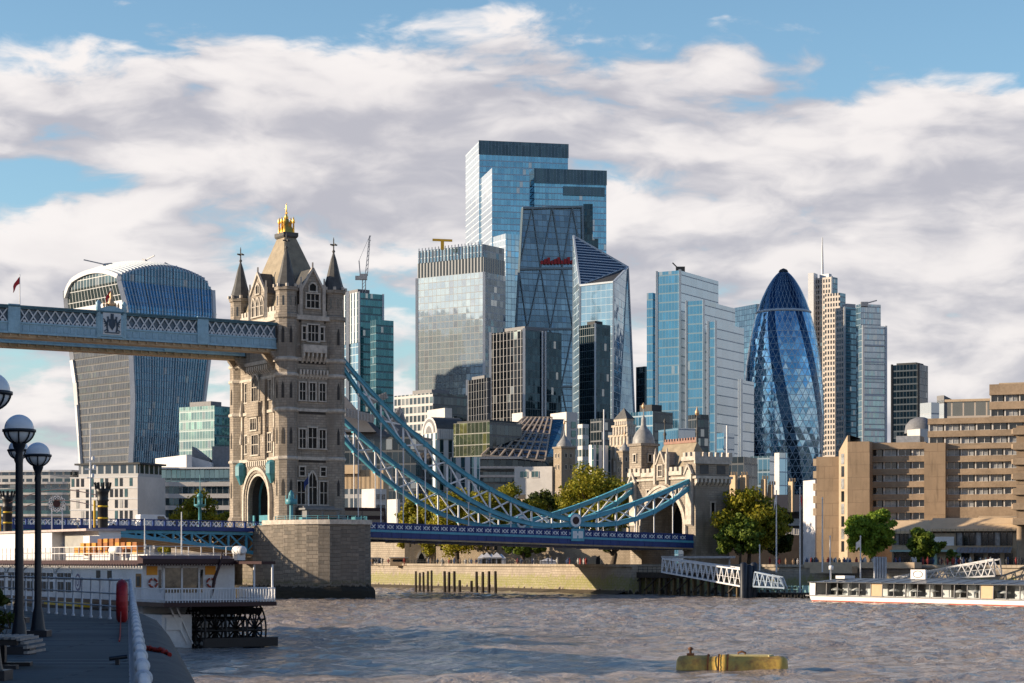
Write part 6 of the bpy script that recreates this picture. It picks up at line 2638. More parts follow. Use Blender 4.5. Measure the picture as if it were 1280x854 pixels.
YW = 450
YG = 463
w_, _ = crenel_wall('castle_wall', 'sunlit battlemented stone castle wall under the bridge span', [(X(545, YW), YW), (X(702, 433), 433)], 4.5, Z(688, YW), 1.5)
w_, _ = crenel_wall('castle_gatehouse', 'stepped stone gate with pointed arch at the end of the sunlit castle wall', [(X(506, YG), YG - .5), (X(514, YG), YG - .5)], 4.5, Z(684, YG), 5)
m = MB()
for (a, b, y) in ((514, 519, 681), (519, 539, 676.5), (539, 545, 681), (545, 549, 684)):
    m.box(X(a, YG), X(b, YG), YG - .6, YG + 5, 4.5, Z(y, YG))
    m.box(X(a, YG), X(a, YG) + .6, YG - .6, YG + .2, Z(y, YG), Z(y, YG) + .7)
part(m, 'gate_wall', 'rubble_wall', w_)
m = MB()
f = arc_pts(X(522, YG), X(532, YG), Z(698, YG), Z(689, YG), 10, 0.4)
m.face([(X(522, YG), YG - .63, 4.9)] + [(X(532, YG), YG - .63, 4.9)] + [(a, YG - .63, b) for a, b in reversed(f)])
part(m, 'gate_arch', 'dark_inside', w_)
m = MB()
for a, b in zip(f[:-1], f[1:]):
    m.bar((a[0], YG - .7, a[1]), (b[0], YG - .7, b[1]), .3, .5)
part(m, 'arch_moulding', 'stone_trim', w_)
crenel_wall('castle_wall', 'shaded grey castle wall beside the pier under the bridge span', [(X(455, 488), 488), (X(508, 470), 470)], 4.5, Z(676, 480), 1.5, 'river_stone')
w_, _ = crenel_wall('castle_wall', 'shaded castle wall with round arch nearest the gatehouse', [(X(702, 433), 433.1), (X(800, 424), 424)], 4.5, Z(676, 440), 1.5)
f = arc_pts(X(745, 429), X(758, 429), Z(700, 429), Z(694, 429), 8)
m = MB()
m.face([(a, 428.6, b) for a, b in [(f[0][0], 4.9), (f[-1][0], 4.9)] + f[::-1]])
part(m, 'arch', 'dark_inside', w_)
m = MB()
c = (X(679, 500), 503)
m.lathe((*c, 0), [(6.2, 4.5), (6.0, Z(624, 500))], 20, smooth=False)
for k in range(12):
    a = k * math.pi / 6
    m.box(c[0] + 5.6 * math.cos(a) - .55, c[0] + 5.6 * math.cos(a) + .55, c[1] + 5.6 * math.sin(a) - .5, c[1] + 5.6 * math.sin(a) + .5, Z(624, 500), Z(624, 500) + 1.1)
m.box(c[0] + 1.0, c[0] + 1.9, c[1] - 1, c[1], Z(624, 500), Z(616, 500))
solo(m, 'round_bastion', 'rubble_wall', 'round stone bastion with chimney below the castle turret', 'bastion', (*c, 4.5))


def ornate_tower():
    Y = 690
    root = thing('ornate_stone_tower', 'stepped classical stone tower with columns left of the gatehouse', 'tower', (X(780, Y), Y, GZ))
    st = [(752, 806, 575, GZ), (757, 800, 558, 0), (762, 797, 545, 0), (766, 794, 533, 0), (769, 791, 526, 0)]
    zprev = GZ
    for a, b, yt, _z in st:
        pp = two_face(a, a + (b - a) * .62, b, Y, 32)
        m = MB()
        m.prism(pp, zprev - .01, Z(yt, Y))
        m.prism(grow(pp, 0.6), Z(yt, Y), Z(yt, Y) + .7)
        part(m, 'stage', 'pale_stone', root)
        C_, L_ = Vector(pp[0]), Vector(pp[3])
        R_ = Vector(pp[1])
        for (s, e, n) in ((C_, L_, 5), (C_, R_, 4)):
            for k in range(n):
                q = s + (e - s) * ((k + .5) / n)
                m = MB()
                m.lathe((q.x, q.y, 0), [(0.55, max(zprev, Z(yt + 14, Y))), (0.5, Z(yt, Y))], 8)
                part(m, 'column', 'stone_trim', root)
        zprev = Z(yt, Y) + .6
    pp = two_face(769, 783, 791, Y, 32)
    m = MB()
    ap = Vector((sum(p[0] for p in pp) / 4, sum(p[1] for p in pp) / 4, zprev + 4))
    q = [Vector((*p, zprev + .1)) for p in grow(pp, 0.8)]
    for i in range(4):
        m.face([q[i], q[(i + 1) % 4], ap])
    part(m, 'roof', 'slate', root)


ornate_tower()
m = MB()
m.tube([(X(755, 520), 520, 5), (X(755, 520), 520, Z(512, 520))], [0.35, 0.2], 8)
solo(m, 'tall_pole', 'steel_white', 'tall plain white pole left of the ornate stone tower', 'pole', (X(755, 520), 520, 5))
m = MB()
for px, yt in ((909, 532), (915.5, 533)):
    m.tube([(X(px, 660), 660, 5), (X(px, 660), 660, Z(yt, 660))], [0.5, 0.35], 8)
    break
solo(m, 'tall_pole', 'steel_white', 'white pole in front of the pale clad block by the stepped skyscraper', 'pole', (X(909, 660), 660, 5))
# ------------------------------------------------------------------ trees
leafmat('leaf_olive', (0.24, 0.235, 0.02), (0.36, 0.31, 0.03), (0.13, 0.165, 0.02))
leafmat('leaf_yellow', (0.40, 0.33, 0.022), (0.28, 0.27, 0.025), (0.17, 0.18, 0.02))
leafmat('leaf_green', (0.12, 0.18, 0.03), (0.18, 0.23, 0.03), (0.06, 0.12, 0.025))
leafmat('leaf_bright', (0.17, 0.27, 0.03), (0.24, 0.33, 0.035), (0.10, 0.19, 0.025))
leafmat('leaf_dark', (0.06, 0.085, 0.02), (0.10, 0.12, 0.022), (0.04, 0.065, 0.018))


def np_mesh(name, co, mat):
    """quads from an (n, 4, 3) array"""
    n = len(co)
    me = bpy.data.meshes.new(name)
    me.vertices.add(n * 4)
    me.vertices.foreach_set('co', co.astype(np.float32).ravel())
    me.loops.add(n * 4)
    me.loops.foreach_set('vertex_index', np.arange(n * 4, dtype=np.int32))
    me.polygons.add(n)
    me.polygons.foreach_set('loop_start', (np.arange(n) * 4).astype(np.int32))
    me.polygons.foreach_set('loop_total', np.full(n, 4, dtype=np.int32))
    me.update(calc_edges=True)
    me.materials.append(MATS[mat])
    return me


def leaves(rng, centres, radii, per, size):
    out = []
    for c, r in zip(centres, radii):
        n = max(12, int(per * .8 * (r / np.mean(radii)) ** 2))
        d = rng.normal(size=(n, 3))
        d /= np.linalg.norm(d, axis=1)[:, None]
        rad = r * rng.uniform(0.3, 1.3, n) ** 0.7
        p = c + d * rad[:, None] * np.array([1, 1, 0.8])
        nrm = d * 0.7 + rng.normal(size=(n, 3)) * 0.6 + np.array([0, 0, 0.25])
        nrm /= np.linalg.norm(nrm, axis=1)[:, None]
        a = np.cross(nrm, rng.normal(size=(n, 3)))
        a /= np.linalg.norm(a, axis=1)[:, None]
        b = np.cross(nrm, a)
        s = size * rng.uniform(0.6, 1.4, n)[:, None]
        q = np.stack([p - a * s * .5, p + b * s * .32, p + a * s * .5, p - b * s * .32], 1)
        out.append(q)
    return np.concatenate(out)


def tree(name, label, base, h, w, mat, seed, low=0.28, per=150, clumps=36, size=0.62, group=None, trunk=None, cat='tree'):
    base = Vector(base)
    rng = np.random.RandomState(seed)
    root = thing(name, label, cat, base, group)
    rx, rz = w * .66, h * (1 - low) / 2
    cz = h * low + rz
    C_, Rr = [], []
    clumps = int(clumps * 1.7)
    while len(C_) < clumps:
        p = rng.uniform(-1, 1, 3)
        L = np.linalg.norm(p)
        if L > 1 or L < 0.35:
            continue
        # fuller low, narrower at the top
        k = 1.0 - 0.22 * max(0, p[2])
        k *= rng.uniform(.8, 1.12)
        C_.append([p[0] * rx * 0.82 * k, p[1] * rx * 0.82 * k, cz + p[2] * rz * 0.84 * rng.uniform(.85, 1.1)])
        Rr.append(rng.uniform(0.09, 0.24) * min(rx, rz * 1.3))
    C_, Rr = np.array(C_), np.array(Rr)
    co = leaves(rng, C_, Rr, per, size)
    me = np_mesh('crown', co, mat)
    o = bpy.data.objects.new('crown', me)
    COL.objects.link(o)
    o.parent = root
    register(o, base)
    m = MB()
    tr = trunk or max(0.18, w * 0.03)
    top = base + Vector((rng.normal() * .3, rng.normal() * .3, h * 0.62))
    mid = base + (top - base) * 0.5 + Vector((rng.normal() * .25, rng.normal() * .25, 0))
    m.tube([base - Vector((0, 0, .3)), base + Vector((0, 0, .4)), mid, top], [tr * 1.5, tr, tr * .8, tr * .3], 8)
    for i in range(8):
        k = rng.randint(len(C_))
        f = rng.uniform(.3, .75)
        s = base + (top - base) * f
        e = base + Vector(C_[k])
        m.tube([s, s + (e - s) * .5 + Vector((0, 0, -.3)), e], [tr * .5, tr * .32, tr * .1], 6)
    part(m, 'trunk', 'bark', root)
    return root


def tr_px(name, label, px, Y, ytop, wpx, mat, seed, zb=5.0, **kw):
    return tree(name, label, (X(px, Y), Y, zb), Z(ytop, Y) - zb, wpx / FPX * Y, mat, seed, **kw)


G1 = 'trees behind the suspension chains'
tr_px('plane_tree', 'broad olive autumn tree left of the gatehouse, largest of all the trees', 742, 445, 578, 100, 'leaf_olive', 11, clumps=60, per=190, low=0.2)
tr_px('plane_tree', 'yellow green tree under the lower end of the chains nearest the tower', 517, 470, 612, 48, 'leaf_yellow', 12, group=G1, low=0.15)
tr_px('plane_tree', 'yellow tree with two leaning trunks behind the middle of the chains', 572, 440, 604, 78, 'leaf_yellow', 13, group=G1, clumps=46, low=0.05, trunk=.55)
tr_px('plane_tree', 'olive tree with forked trunk right of the two trunked yellow tree', 632, 445, 600, 66, 'leaf_olive', 14, group=G1, clumps=42, low=0.05, trunk=.5)
tr_px('plane_tree', 'olive green tree between the yellow tree nearest the tower and the two trunked one', 543, 462, 607, 56, 'leaf_olive', 41, group=G1, low=0.12)
tr_px('plane_tree', 'green tree behind the chains between the two trunked yellow tree and the forked olive tree', 603, 452, 604, 58, 'leaf_olive', 42, group=G1, low=0.1)
tr_px('plane_tree', 'olive green tree in front of the round bastion', 662, 446, 610, 58, 'leaf_olive', 43, group=G1, low=0.14)
tr_px('plane_tree', 'dark green tree below the round bastion', 676, 462, 606, 52, 'leaf_dark', 15, group=G1, low=0.2)
tr_px('plane_tree', 'dim green tree standing behind the yellow trees of the riverside', 600, 500, 605, 60, 'leaf_dark', 16, group=G1, low=0.15)
tr_px('plane_tree', 'dark tree beneath the span just right of the white tents', 655, 430, 668, 50, 'leaf_green', 17, low=0.3, trunk=.5)
tr_px('plane_tree', 'shaded tree beneath the span close to the gatehouse', 766, 418, 660, 50, 'leaf_dark', 18, low=0.35, trunk=.6)
tr_px('plane_tree', 'tall olive tree right of the gatehouse behind the greener one', 936, 386, 603, 86, 'leaf_olive', 21, clumps=56, per=190, low=0.12)
tr_px('plane_tree', 'rounded green tree in front of the tall olive one by the gatehouse', 925, 380, 640, 56, 'leaf_green', 22, clumps=44, low=0.08)
tr_px('plane_tree', 'dark shaded tree between the tall olive tree and the flagpoles', 970, 400, 618, 40, 'leaf_dark', 23, low=0.12)  # shaded side of the neighbouring crown, shade put into dark leaves
tr_px('plane_tree', 'bright green rounded tree before the hotel entrance tower', 1087, 374, 632, 60, 'leaf_bright', 24, clumps=50, per=170, low=0.2)
tr_px('small_tree', 'small dark green tree in front of the hotel podium', 1153, 384, 660, 46, 'leaf_green', 25, low=0.15)
tr_px('small_tree', 'tiny bushy tree beside the hotel podium doorway', 1190, 390, 684, 15, 'leaf_green', 26, low=0.1, clumps=14, per=60, size=0.45)
tr_px('plane_tree', 'dark green tree left of the bridge tower before the curved office', 250, 575, 608, 66, 'leaf_olive', 31, low=0.12, size=0.8)
tr_px('plane_tree', 'yellow bush tree showing above the lifting span, left of the dark one', 226, 560, 634, 48, 'leaf_yellow', 32, low=0.05, size=0.7, zb=4)
tr_px('plane_tree', 'yellow bush tree showing above the lifting span near the tower', 268, 560, 637, 34, 'leaf_yellow', 33, low=0.05, size=0.7, zb=4)
tr_px('shrub', 'sunny green shrub seen beneath the lifting span, left one', 207, 480, 679, 28, 'leaf_yellow', 34, low=0.05, clumps=18, per=90, cat='shrub')
tr_px('shrub', 'sunny green shrub seen beneath the lifting span, near the pier', 240, 480, 681, 34, 'leaf_bright', 35, low=0.05, clumps=18, per=90, cat='shrub')


# ------------------------------------------------------------------ the hotel
plain('hotel_stone', (0.32, 0.24, 0.165), 0.8, var=0.3, scale=0.25)
plain('hotel_light', (0.46, 0.36, 0.25), 0.75, var=0.18, scale=0.3)
plain('hotel_roof', (0.62, 0.47, 0.30), 0.6, var=0.12, scale=0.4)
plain('recess', (0.05, 0.045, 0.042), 0.6, var=0.3)
plain('curtain_glass', (0.30, 0.31, 0.32), 0.15, var=0.6, scale=0.8)
stone('hotel_clad', (0.32, 0.24, 0.165), (0.28, 0.205, 0.14), 3.4, 2.6, 0.035, (0.15, 0.11, 0.08), var=0.25, bmp=0.02, grime=0.5)


def build_hotel():
    Y0 = 425.0
    ang = R(-20)
    ox, oy = X(1088, Y0), Y0
    F = frame(ox, oy, ang)
    sx = lambda px, d=0.0: s_of(px, ox, oy, ang, d)
    zz = lambda py, px=1130, d=0.0: Z(py, F((sx(px, d), d, 0)).y)
    root = thing('brutalist_hotel', 'stepped brown concrete hotel with ribbon windows above a glazed podium', 'hotel', (ox, oy, 5))
    rnd = random.Random(4)
    count = [0]
    protos = {}

    def wing(x0, x1, d, ztop, rows, depth=14, name='wing', nwin=5):
        """a wing: dark wall behind, proud concrete bands, separate windows between the bands"""
        m = MB(F)
        m.box(x0, x1, d + 0.9, d + depth, 4.5, ztop - .4)
        part(m, 'wall', 'recess', root)
        edges = []
        zprev_top = ztop
        for zc in rows:
            zb, zt = zc - 0.70, zc + 0.70
            m = MB(F)
            m.box(x0 - .05, x1 + .05, d, d + 1.6, zt, zprev_top)
            m.box(x0 - .05, x1 + .05, d - .18, d, zt, zt + .28)
            part(m, 'concrete_band', 'hotel_stone', root)
            wd = (x1 - x0) / nwin
            for k in range(nwin):
                key = round(wd, 2)
                x = x0 + wd * (k + .5)
                m = MB(F)
                m.box(x - wd * .40, x + wd * .40, d + .75, d + .89, zb + .02, zt - .05)
                wn = part(m, 'window', rnd.choice(['dark_glass', 'dark_glass', 'curtain_glass', 'curtain_glass']), root)
                m = MB(F)
                m.box(x - wd * .5 + .02, x - wd * .40, d + .45, d + .9, zb, zt)
                m.box(x + wd * .02, x + wd * .06, d + .65, d + .75, zb, zt)
                m.box(x - wd * .40, x + wd * .40, d + .68, d + .75, zb, zb + .1)
                part(m, 'window_frame', 'pale_clad', wn)
            zprev_top = zb
        m = MB(F)
        m.box(x0 - .05, x1 + .05, d, d + 1.6, 4.5 if name != 'upper' else zprev_top - 1.6, zprev_top)
        part(m, 'concrete_band', 'hotel_stone', root)
        m = MB(F)
        m.box(x0, x1, d + 1.6, d + depth, ztop - .4, ztop - .1)
        part(m, 'flat_roof', 'roof_dark', root)

    rw = [565.7, 581.7, 597.6, 613.5, 629.4, 645.3]
    wing(sx(1086), sx(1157), 0, zz(553), [zz(y) for y in rw], nwin=4)
    m = MB(F)
    m.box(sx(1156), sx(1182.5), -0.9, 12, 4.5, zz(554, 1170))
    part(m, 'stair_shaft', 'hotel_clad', root)
    rw2 = [565.0, 581.3, 597.4, 613.5, 629.4]
    wing(sx(1182.3), sx(1290), 0.4, zz(556, 1230), [zz(y, 1230) for y in rw2], nwin=6)
    d2 = 5.0
    wing(sx(1160, d2), sx(1300, d2), d2, zz(522, 1220, d2), [zz(y, 1220, d2) for y in (533.5, 549.7)], name='upper', nwin=7)
    d3 = 10.0
    m = MB(F)
    m.box(sx(1184, d3), sx(1238, d3), d3, d3 + 10, zz(523, 1220, d2), zz(502, 1210, d3))
    part(m, 'attic_glazing', 'glass_atrium', root)
    m = MB(F)
    m.box(sx(1181, d3), sx(1239, d3), d3 - .4, d3 + 10, zz(502, 1210, d3), zz(499, 1210, d3))
    part(m, 'attic_roof', 'hotel_light', root)
    wing(sx(1237, d3 - 2), sx(1310, d3 - 2), d3 - 2, zz(481, 1260, d3), [zz(y, 1260, d3) for y in (498.5, 516.5)], name='upper', nwin=4)
    m = MB(F)
    m.box(sx(1248, d3), sx(1300, d3), d3 + 1, d3 + 8, zz(482, 1260, d3), zz(478, 1260, d3))
    part(m, 'roof_plant', 'hotel_light', root)
    # low white plant on the left wing's roof
    m = MB(F)
    m.box(sx(1120, 6), sx(1150, 6), 6, 12, zz(553) - .1, zz(545, 1130, 6))
    part(m, 'roof_plant', 'steel_grey', root)
    # entrance tower with slanted top and slit window
    xa, xb = sx(1060, -3), sx(1087.5, -3)
    zl, zr = zz(549, 1060, -3), zz(552, 1087, -3)
    m = MB(F)
    m.prism([(xa, -3.5), (xb, -3.5), (xb, 9), (xa, 9)], 4.5, zr)
    part(m, 'entrance_tower', 'hotel_clad', root)
    m = MB(F)
    m.prism([(xa - 2.2, -1.5), (xa, -3.5), (xa, 9), (xa - 2.2, 9)], 4.5, [zl - 2.4, zl + .8, zl + .8, zl - 2.4])
    part(m, 'entrance_tower_side', 'hotel_light', root)
    m = MB(F)
    m.face([(xa - .02, -3.45, zl + .9), (xb, -3.45, zr + .05), (xb, 8, zr + .05), (xa - .02, 8, zl + .9)])
    m.box(xa, xa + .5, -3.5, 8.9, zr, zl + .8)
    part(m, 'tower_roof', 'recess', root)
    for k in range(8):
        m = MB(F)
        z0 = 8 + k * 2.6
        p0, p1 = Vector((xa - 2.2, -1.5)), Vector((xa, -3.5))
        q0, q1 = p0 + (p1 - p0) * .3, p0 + (p1 - p0) * .62
        n = Vector((-(p1 - p0).y, (p1 - p0).x)).normalized() * -.06
        m.face([(q0.x + n.x, q0.y + n.y, z0), (q1.x + n.x, q1.y + n.y, z0), (q1.x + n.x, q1.y + n.y, z0 + 2.2), (q0.x + n.x, q0.y + n.y, z0 + 2.2)])
        part(m, 'slit_window', 'curtain_glass' if k % 2 else 'dark_glass', root)
    # left block
    m = MB(F)
    x0 = sx(1020.5, 1)
    m.prism([(x0, 1), (xa - 2.2, 1), (xa - 2.2, 13), (x0, 13)], 4.5, zz(571, 1040, 1))
    part(m, 'side_block', 'hotel_clad', root)
    for k in range(5):
        m = MB(F)
        z0 = zz(580 + k * 15.5, 1022, 1)
        m.box(x0 - .7, x0, 1.0, 3.5, z0 - .4, z0 + 1.1)
        part(m, 'side_balcony', 'hotel_light', root)
    # podium
    dp = -16.0
    xa, xb = sx(1114, dp), sx(1300, dp)
    zp0, zp1 = zz(669, 1190, dp), zz(646, 1190, dp + 8)
    m = MB(F)
    m.box(xa, xb, dp + .8, -0.1, 4.5, zp0 + .4)
    part(m, 'podium_wall', 'hotel_light', root)
    m = MB(F)
    xc = sx(1193, dp)
    zr2 = zz(660, 1190, dp)
    for (x0, x1, za_, zb_) in ((xa - .8, sx(1163, dp), zz(664, 1140, dp), zz(651, 1140, dp + 7)), (sx(1163, dp), xb, zz(661, 1200, dp), zz(648, 1200, dp + 7))):
        m.face([(x0, dp, za_), (x1, dp, za_), (x1, dp + 3, zb_), (x0, dp + 3, zb_)])
        m.face([(x0, dp + 3, zb_), (x1, dp + 3, zb_), (x1, -.2, zb_ + .2), (x0, -.2, zb_ + .2)])
        m.face([(x0, dp, za_ - .5), (x1, dp, za_ - .5), (x1, dp, za_), (x0, dp, za_)])
        m.face([(x0, -.2, za_ - .5), (x0, dp, za_ - .5), (x0, dp, za_), (x0, dp + 3, zb_), (x0, -.2, zb_ + .2)])
    part(m, 'podium_roof', 'hotel_roof', root)
    m = MB(F)
    x0, x1 = sx(1226, dp), sx(1240, dp)
    m.prism([(x0 - 1.5, dp + 1), (x1 + 5, dp + 1), (x1 + 5, dp + 9), (x0 - 1.5, dp + 9)], zz(661, 1230, dp), [zz(655, 1230, dp), zz(655, 1230, dp), zz(644, 1230, dp), zz(644, 1230, dp)])
    part(m, 'roof_lantern', 'hotel_roof', root)
    for x0 in np.arange(xa, xb, 0.9):
        m = MB(F)
        m.box(x0, x0 + .09, dp - .03, dp, zz(668, 1200, dp), zz(661, 1200, dp))
        part(m, 'roof_seam', 'hotel_stone', root)
    for (p0, p1, n, ya, yb) in ((1195, 1266, 9, 666, 682), (1118, 1140, 4, 667, 681)):
        w = (sx(p1, dp) - sx(p0, dp)) / n
        for k in range(n):
            x = sx(p0, dp) + k * w
            m = MB(F)
            m.box(x + .1, x + w - .1, dp + .70, dp + .79, zz(yb, 1200, dp), zz(ya, 1200, dp))
            part(m, 'podium_window', 'dark_glass' if k % 3 else 'curtain_glass', root)
            m = MB(F)
            m.box(x - .1, x + .1, dp + .4, dp + .8, zz(yb, 1200, dp), zz(ya, 1200, dp))
            part(m, 'podium_mullion', 'recess', root)
    m = MB(F)
    m.box(sx(1165, dp), sx(1192, dp), dp + .6, dp + .79, zz(682, 1180, dp), zz(671, 1180, dp))
    part(m, 'blank_panel', 'white_paint', root)
    m = MB(F)
    m.box(xa, sx(1196, dp), dp - 1.5, dp + .7, zz(690, 1150, dp), zz(687.5, 1150, dp))
    part(m, 'canopy', 'canopy_green', root)
    m = MB(F)
    x0, x1 = sx(1197, dp), sx(1266, dp)
    n = 14
    for k in range(n):
        a, b = x0 + (x1 - x0) * k / n, x0 + (x1 - x0) * (k + 1) / n
        m.face([(a, dp - 3, zz(691, 1230, dp)), (b - .1, dp - 3, zz(691, 1230, dp)), (b - .1, dp + .5, zz(684, 1230, dp)), (a, dp + .5, zz(684, 1230, dp))])
    part(m, 'awning', 'steel_grey', root)
    m = MB(F)
    m.box(xa + .5, sx(1165, dp), dp + .5, dp + .78, 5.0, zz(691, 1150, dp))
    part(m, 'shopfront', 'dark_glass', root)
    m = MB(F)
    m.box(sx(1198, dp), sx(1266, dp), dp + .5, dp + .78, 5.0, zz(692, 1150, dp))
    part(m, 'shopfront', 'dark_glass', root)
    for px in (1166, 1196, 1212, 1230, 1250):
        m = MB(F)
        m.box(sx(px, dp), sx(px, dp) + .8, dp - .2, dp + .8, 4.9, zz(690, 1180, dp))
        part(m, 'podium_pier', 'canopy_green' if px in (1166, 1196) else 'hotel_light', root)
    # the near overhanging wing on its round column
    dn = -24.0
    x0, x1 = sx(1266, dn), sx(1340, dn)
    ztop, zbot = zz(532, 1275, dn), zz(656, 1275, dn)
    m = MB(F)
    m.box(x0 + .6, x1, dn + .6, dn + 14, zbot, ztop)
    part(m, 'overhang_wall', 'hotel_clad', root)
    for k in range(7):
        z = zbot + (ztop - zbot) * k / 6.6
        m = MB(F)
        m.prism([(x0, dn), (x1, dn), (x1, dn + 12), (x0, dn + 12)], z, z + 1.3)
        m.prism([(x0 - .35, dn + .8), (x0 - .01, dn + .3), (x0 - .01, dn + 12), (x0 - .35, dn + 12)], z + .2, z + 1.1)
        part(m, 'concrete_band', 'hotel_stone', root)
    m = MB(F)
    m.lathe((x0 + 1.2, dn + 2.5, 0), [(0.75, 4.5), (0.75, zbot + .1)], 16)
    part(m, 'round_column', 'hotel_stone', root)


plain('canopy_green', (0.36, 0.52, 0.46), 0.5, var=0.1)
build_hotel()

# ------------------------------------------------------------------ along the north bank
# timber posts standing in the shallows
for i, (px, yt) in enumerate(((519.8, 714), (524.5, 716), (529.6, 715), (534.6, 714), (539.4, 713), (556, 714), (561, 715), (568, 714), (574.7, 725), (589, 726), (596, 714.5), (603.4, 715), (611, 714), (619.6, 714))):
    Y = 398 - (px - 520) * 0.11
    m = MB()
    r_ = 0.28 if i > 4 else 0.22
    x = X(px, Y)
    lean = 0.06 * math.sin(i * 2.3)
    m.tube([(x, Y, -1.2), (x + lean, Y, Z(yt, Y) - .2), (x + lean, Y, Z(yt, Y))], [r_ * 1.15, r_, r_ * .8], 8)
    lab = 'dark timber post standing in the water along the mud beach' if i not in (8, 9) else ('short broken timber post left of the gap in the row' if i == 8 else 'short broken timber post right of the gap in the row')
    o = solo(m, 'mooring_post', 'timber_dark', lab, 'post', (x, Y, 0), 'timber posts on the beach' if i not in (8, 9) else None)

# timber jetty below the gatehouse
def jetty():
    root = thing('timber_jetty', 'dark timber jetty on many piles below the gatehouse', 'jetty', (X(850, 362), 362, 0))
    A, Bq = Vector((X(780, 374), 374)), Vector((X(926, 341), 341))
    d = (Bq - A).normalized()
    n = Vector((-d.y, d.x))
    zt = 4.0
    m = MB()
    a1, b1 = A + n * 7, Bq + n * 7
    m.prism([tuple(A), tuple(Bq), tuple(b1), tuple(a1)], zt - .35, zt)
    m.prism([tuple(A - n * .2), tuple(Bq - n * .2), tuple(Bq), tuple(A)], zt - .9, zt + .05)
    part(m, 'deck', 'timber_dark', root)
    L = (Bq - A).length
    k = 0
    rnd = random.Random(2)
    for row in (0.3, 3.4, 6.6):
        N = 17
        for i in range(N):
            q = A + d * (L * (i + .3) / N) + n * row
            m = MB()
            r_ = rnd.uniform(.16, .26)
            m.tube([(q.x, q.y, -1.2), (q.x + rnd.uniform(-.1, .1), q.y, zt - .3)], [r_ * 1.1, r_], 8)
            part(m, 'pile', rnd.choice(['timber_pile', 'timber_dark', 'timber_pile']), root)
    for i in range(7):
        q = A + d * (L * (i + .3) / 7) - n * .05
        q2 = A + d * (L * (i + 1.2) / 7) - n * .05
        m = MB()
        m.bar((q.x, q.y, 0.8), (q2.x, q2.y, zt - .6), 0.16, 0.2)
        part(m, 'cross_brace', 'timber_dark', root)
    m = MB()
    for i in range(24):
        q = A + d * (L * i / 24) + n * .2
        if i < 9:
            m.bar((q.x, q.y, zt), (q.x, q.y, zt + 1.1), 0.08, 0.08, up=(1, 0, 0))
    for z in (.6, 1.1):
        q0, q1 = A + n * .2, A + d * (L * 8 / 24) + n * .2
        m.bar((*q0, zt + z), (*q1, zt + z), .06)
    part(m, 'railing', 'black_iron', root)
    m = MB()
    q = A + d * (L * .3) + n * 5.5
    m.prism([(q.x - 4, q.y - 1.5), (q.x + 9, q.y - 4), (q.x + 9.5, q.y), (q.x - 3.5, q.y + 2)], zt + 2.6, zt + 3.0)
    for s in (-3, 2, 8):
        m.box(q.x + s, q.x + s + .3, q.y - 1 - s * .2, q.y - .7 - s * .2, zt, zt + 2.6)
    part(m, 'shelter', 'steel_grey', root)


jetty()


def truss_ramp(name, label, a0, a1, b0, b1, width, n, mat, group=None):
    """a lattice footbridge: a0/a1 bottom and top of one end, b0/b1 of the other"""
    root = thing(name, label, 'gangway', a0, group)
    d = Vector((b0 - a0).xy).normalized()
    off = Vector((-d.y, d.x, 0)) * width
    for o, nm in ((Vector((0, 0, 0)), 'side_truss'), (off, 'side_truss')):
        m = MB()
        m.bar(a0 + o, b0 + o, 0.22, 0.26)
        m.bar(a1 + o, b1 + o, 0.22, 0.24)
        for i in range(n + 1):
            f = i / n
            p, q = a0 + (b0 - a0) * f + o, a1 + (b1 - a1) * f + o
            if i in (0, n):
                m.bar(p, q, 0.18, 0.18)
            if i < n:
                f2 = (i + .5) / n
                q2 = a1 + (b1 - a1) * f2 + o
                f3 = (i + 1) / n
                p3 = a0 + (b0 - a0) * f3 + o
                m.bar(p, q2, 0.14, 0.16)
                m.bar(q2, p3, 0.14, 0.16)
                m.bar(p + (q - p) * .45, p3 + ((a1 + (b1 - a1) * f3 + o) - p3) * .45, 0.07, 0.07)
        part(m, nm, mat, root)
    m = MB()
    m.face([a0 + Vector((0, 0, .12)), b0 + Vector((0, 0, .12)), b0 + off + Vector((0, 0, .12)), a0 + off + Vector((0, 0, .12))])
    m.face([a0 + Vector((0, 0, .02)), a0 + off + Vector((0, 0, .02)), b0 + off + Vector((0, 0, .02)), b0 + Vector((0, 0, .02))])
    part(m, 'walking_deck', 'mid_grey', root)
    m = MB()
    for i in range(0, n + 1, 2):
        f = i / n
        q = a1 + (b1 - a1) * f
        m.bar(q, q + off, 0.1, 0.1)
    part(m, 'top_tie', mat, root)
    return root


truss_ramp('gangway', 'white lattice gangway sloping down from the jetty to the pontoon', at(827, 715, 360), at(828, 698.5, 360), at(926, 733, 338), at(926, 712, 338), 2.2, 15, 'white_metal')
truss_ramp('gangway', 'short pale blue lattice gangway on the small pontoon', at(984, 735, 336), at(979, 722, 336), at(945, 733, 338), at(947, 715, 338), 1.8, 5, 'pale_blue_metal')
truss_ramp('gangway', 'grey lattice gangway rising behind the glass roofed boat', at(1112, 727, 330), at(1118, 721.5, 330), at(1244, 720, 318), at(1242, 699, 318), 2.2, 8, 'steel_grey')
plain('pale_blue_metal', (0.46, 0.56, 0.66), 0.45)
for o in bpy.data.objects:
    if o.name.startswith('gangway.001'):
        for ch in o.children:
            if not ch.name.startswith('walking'):
                ch.data.materials[0] = MATS['pale_blue_metal']


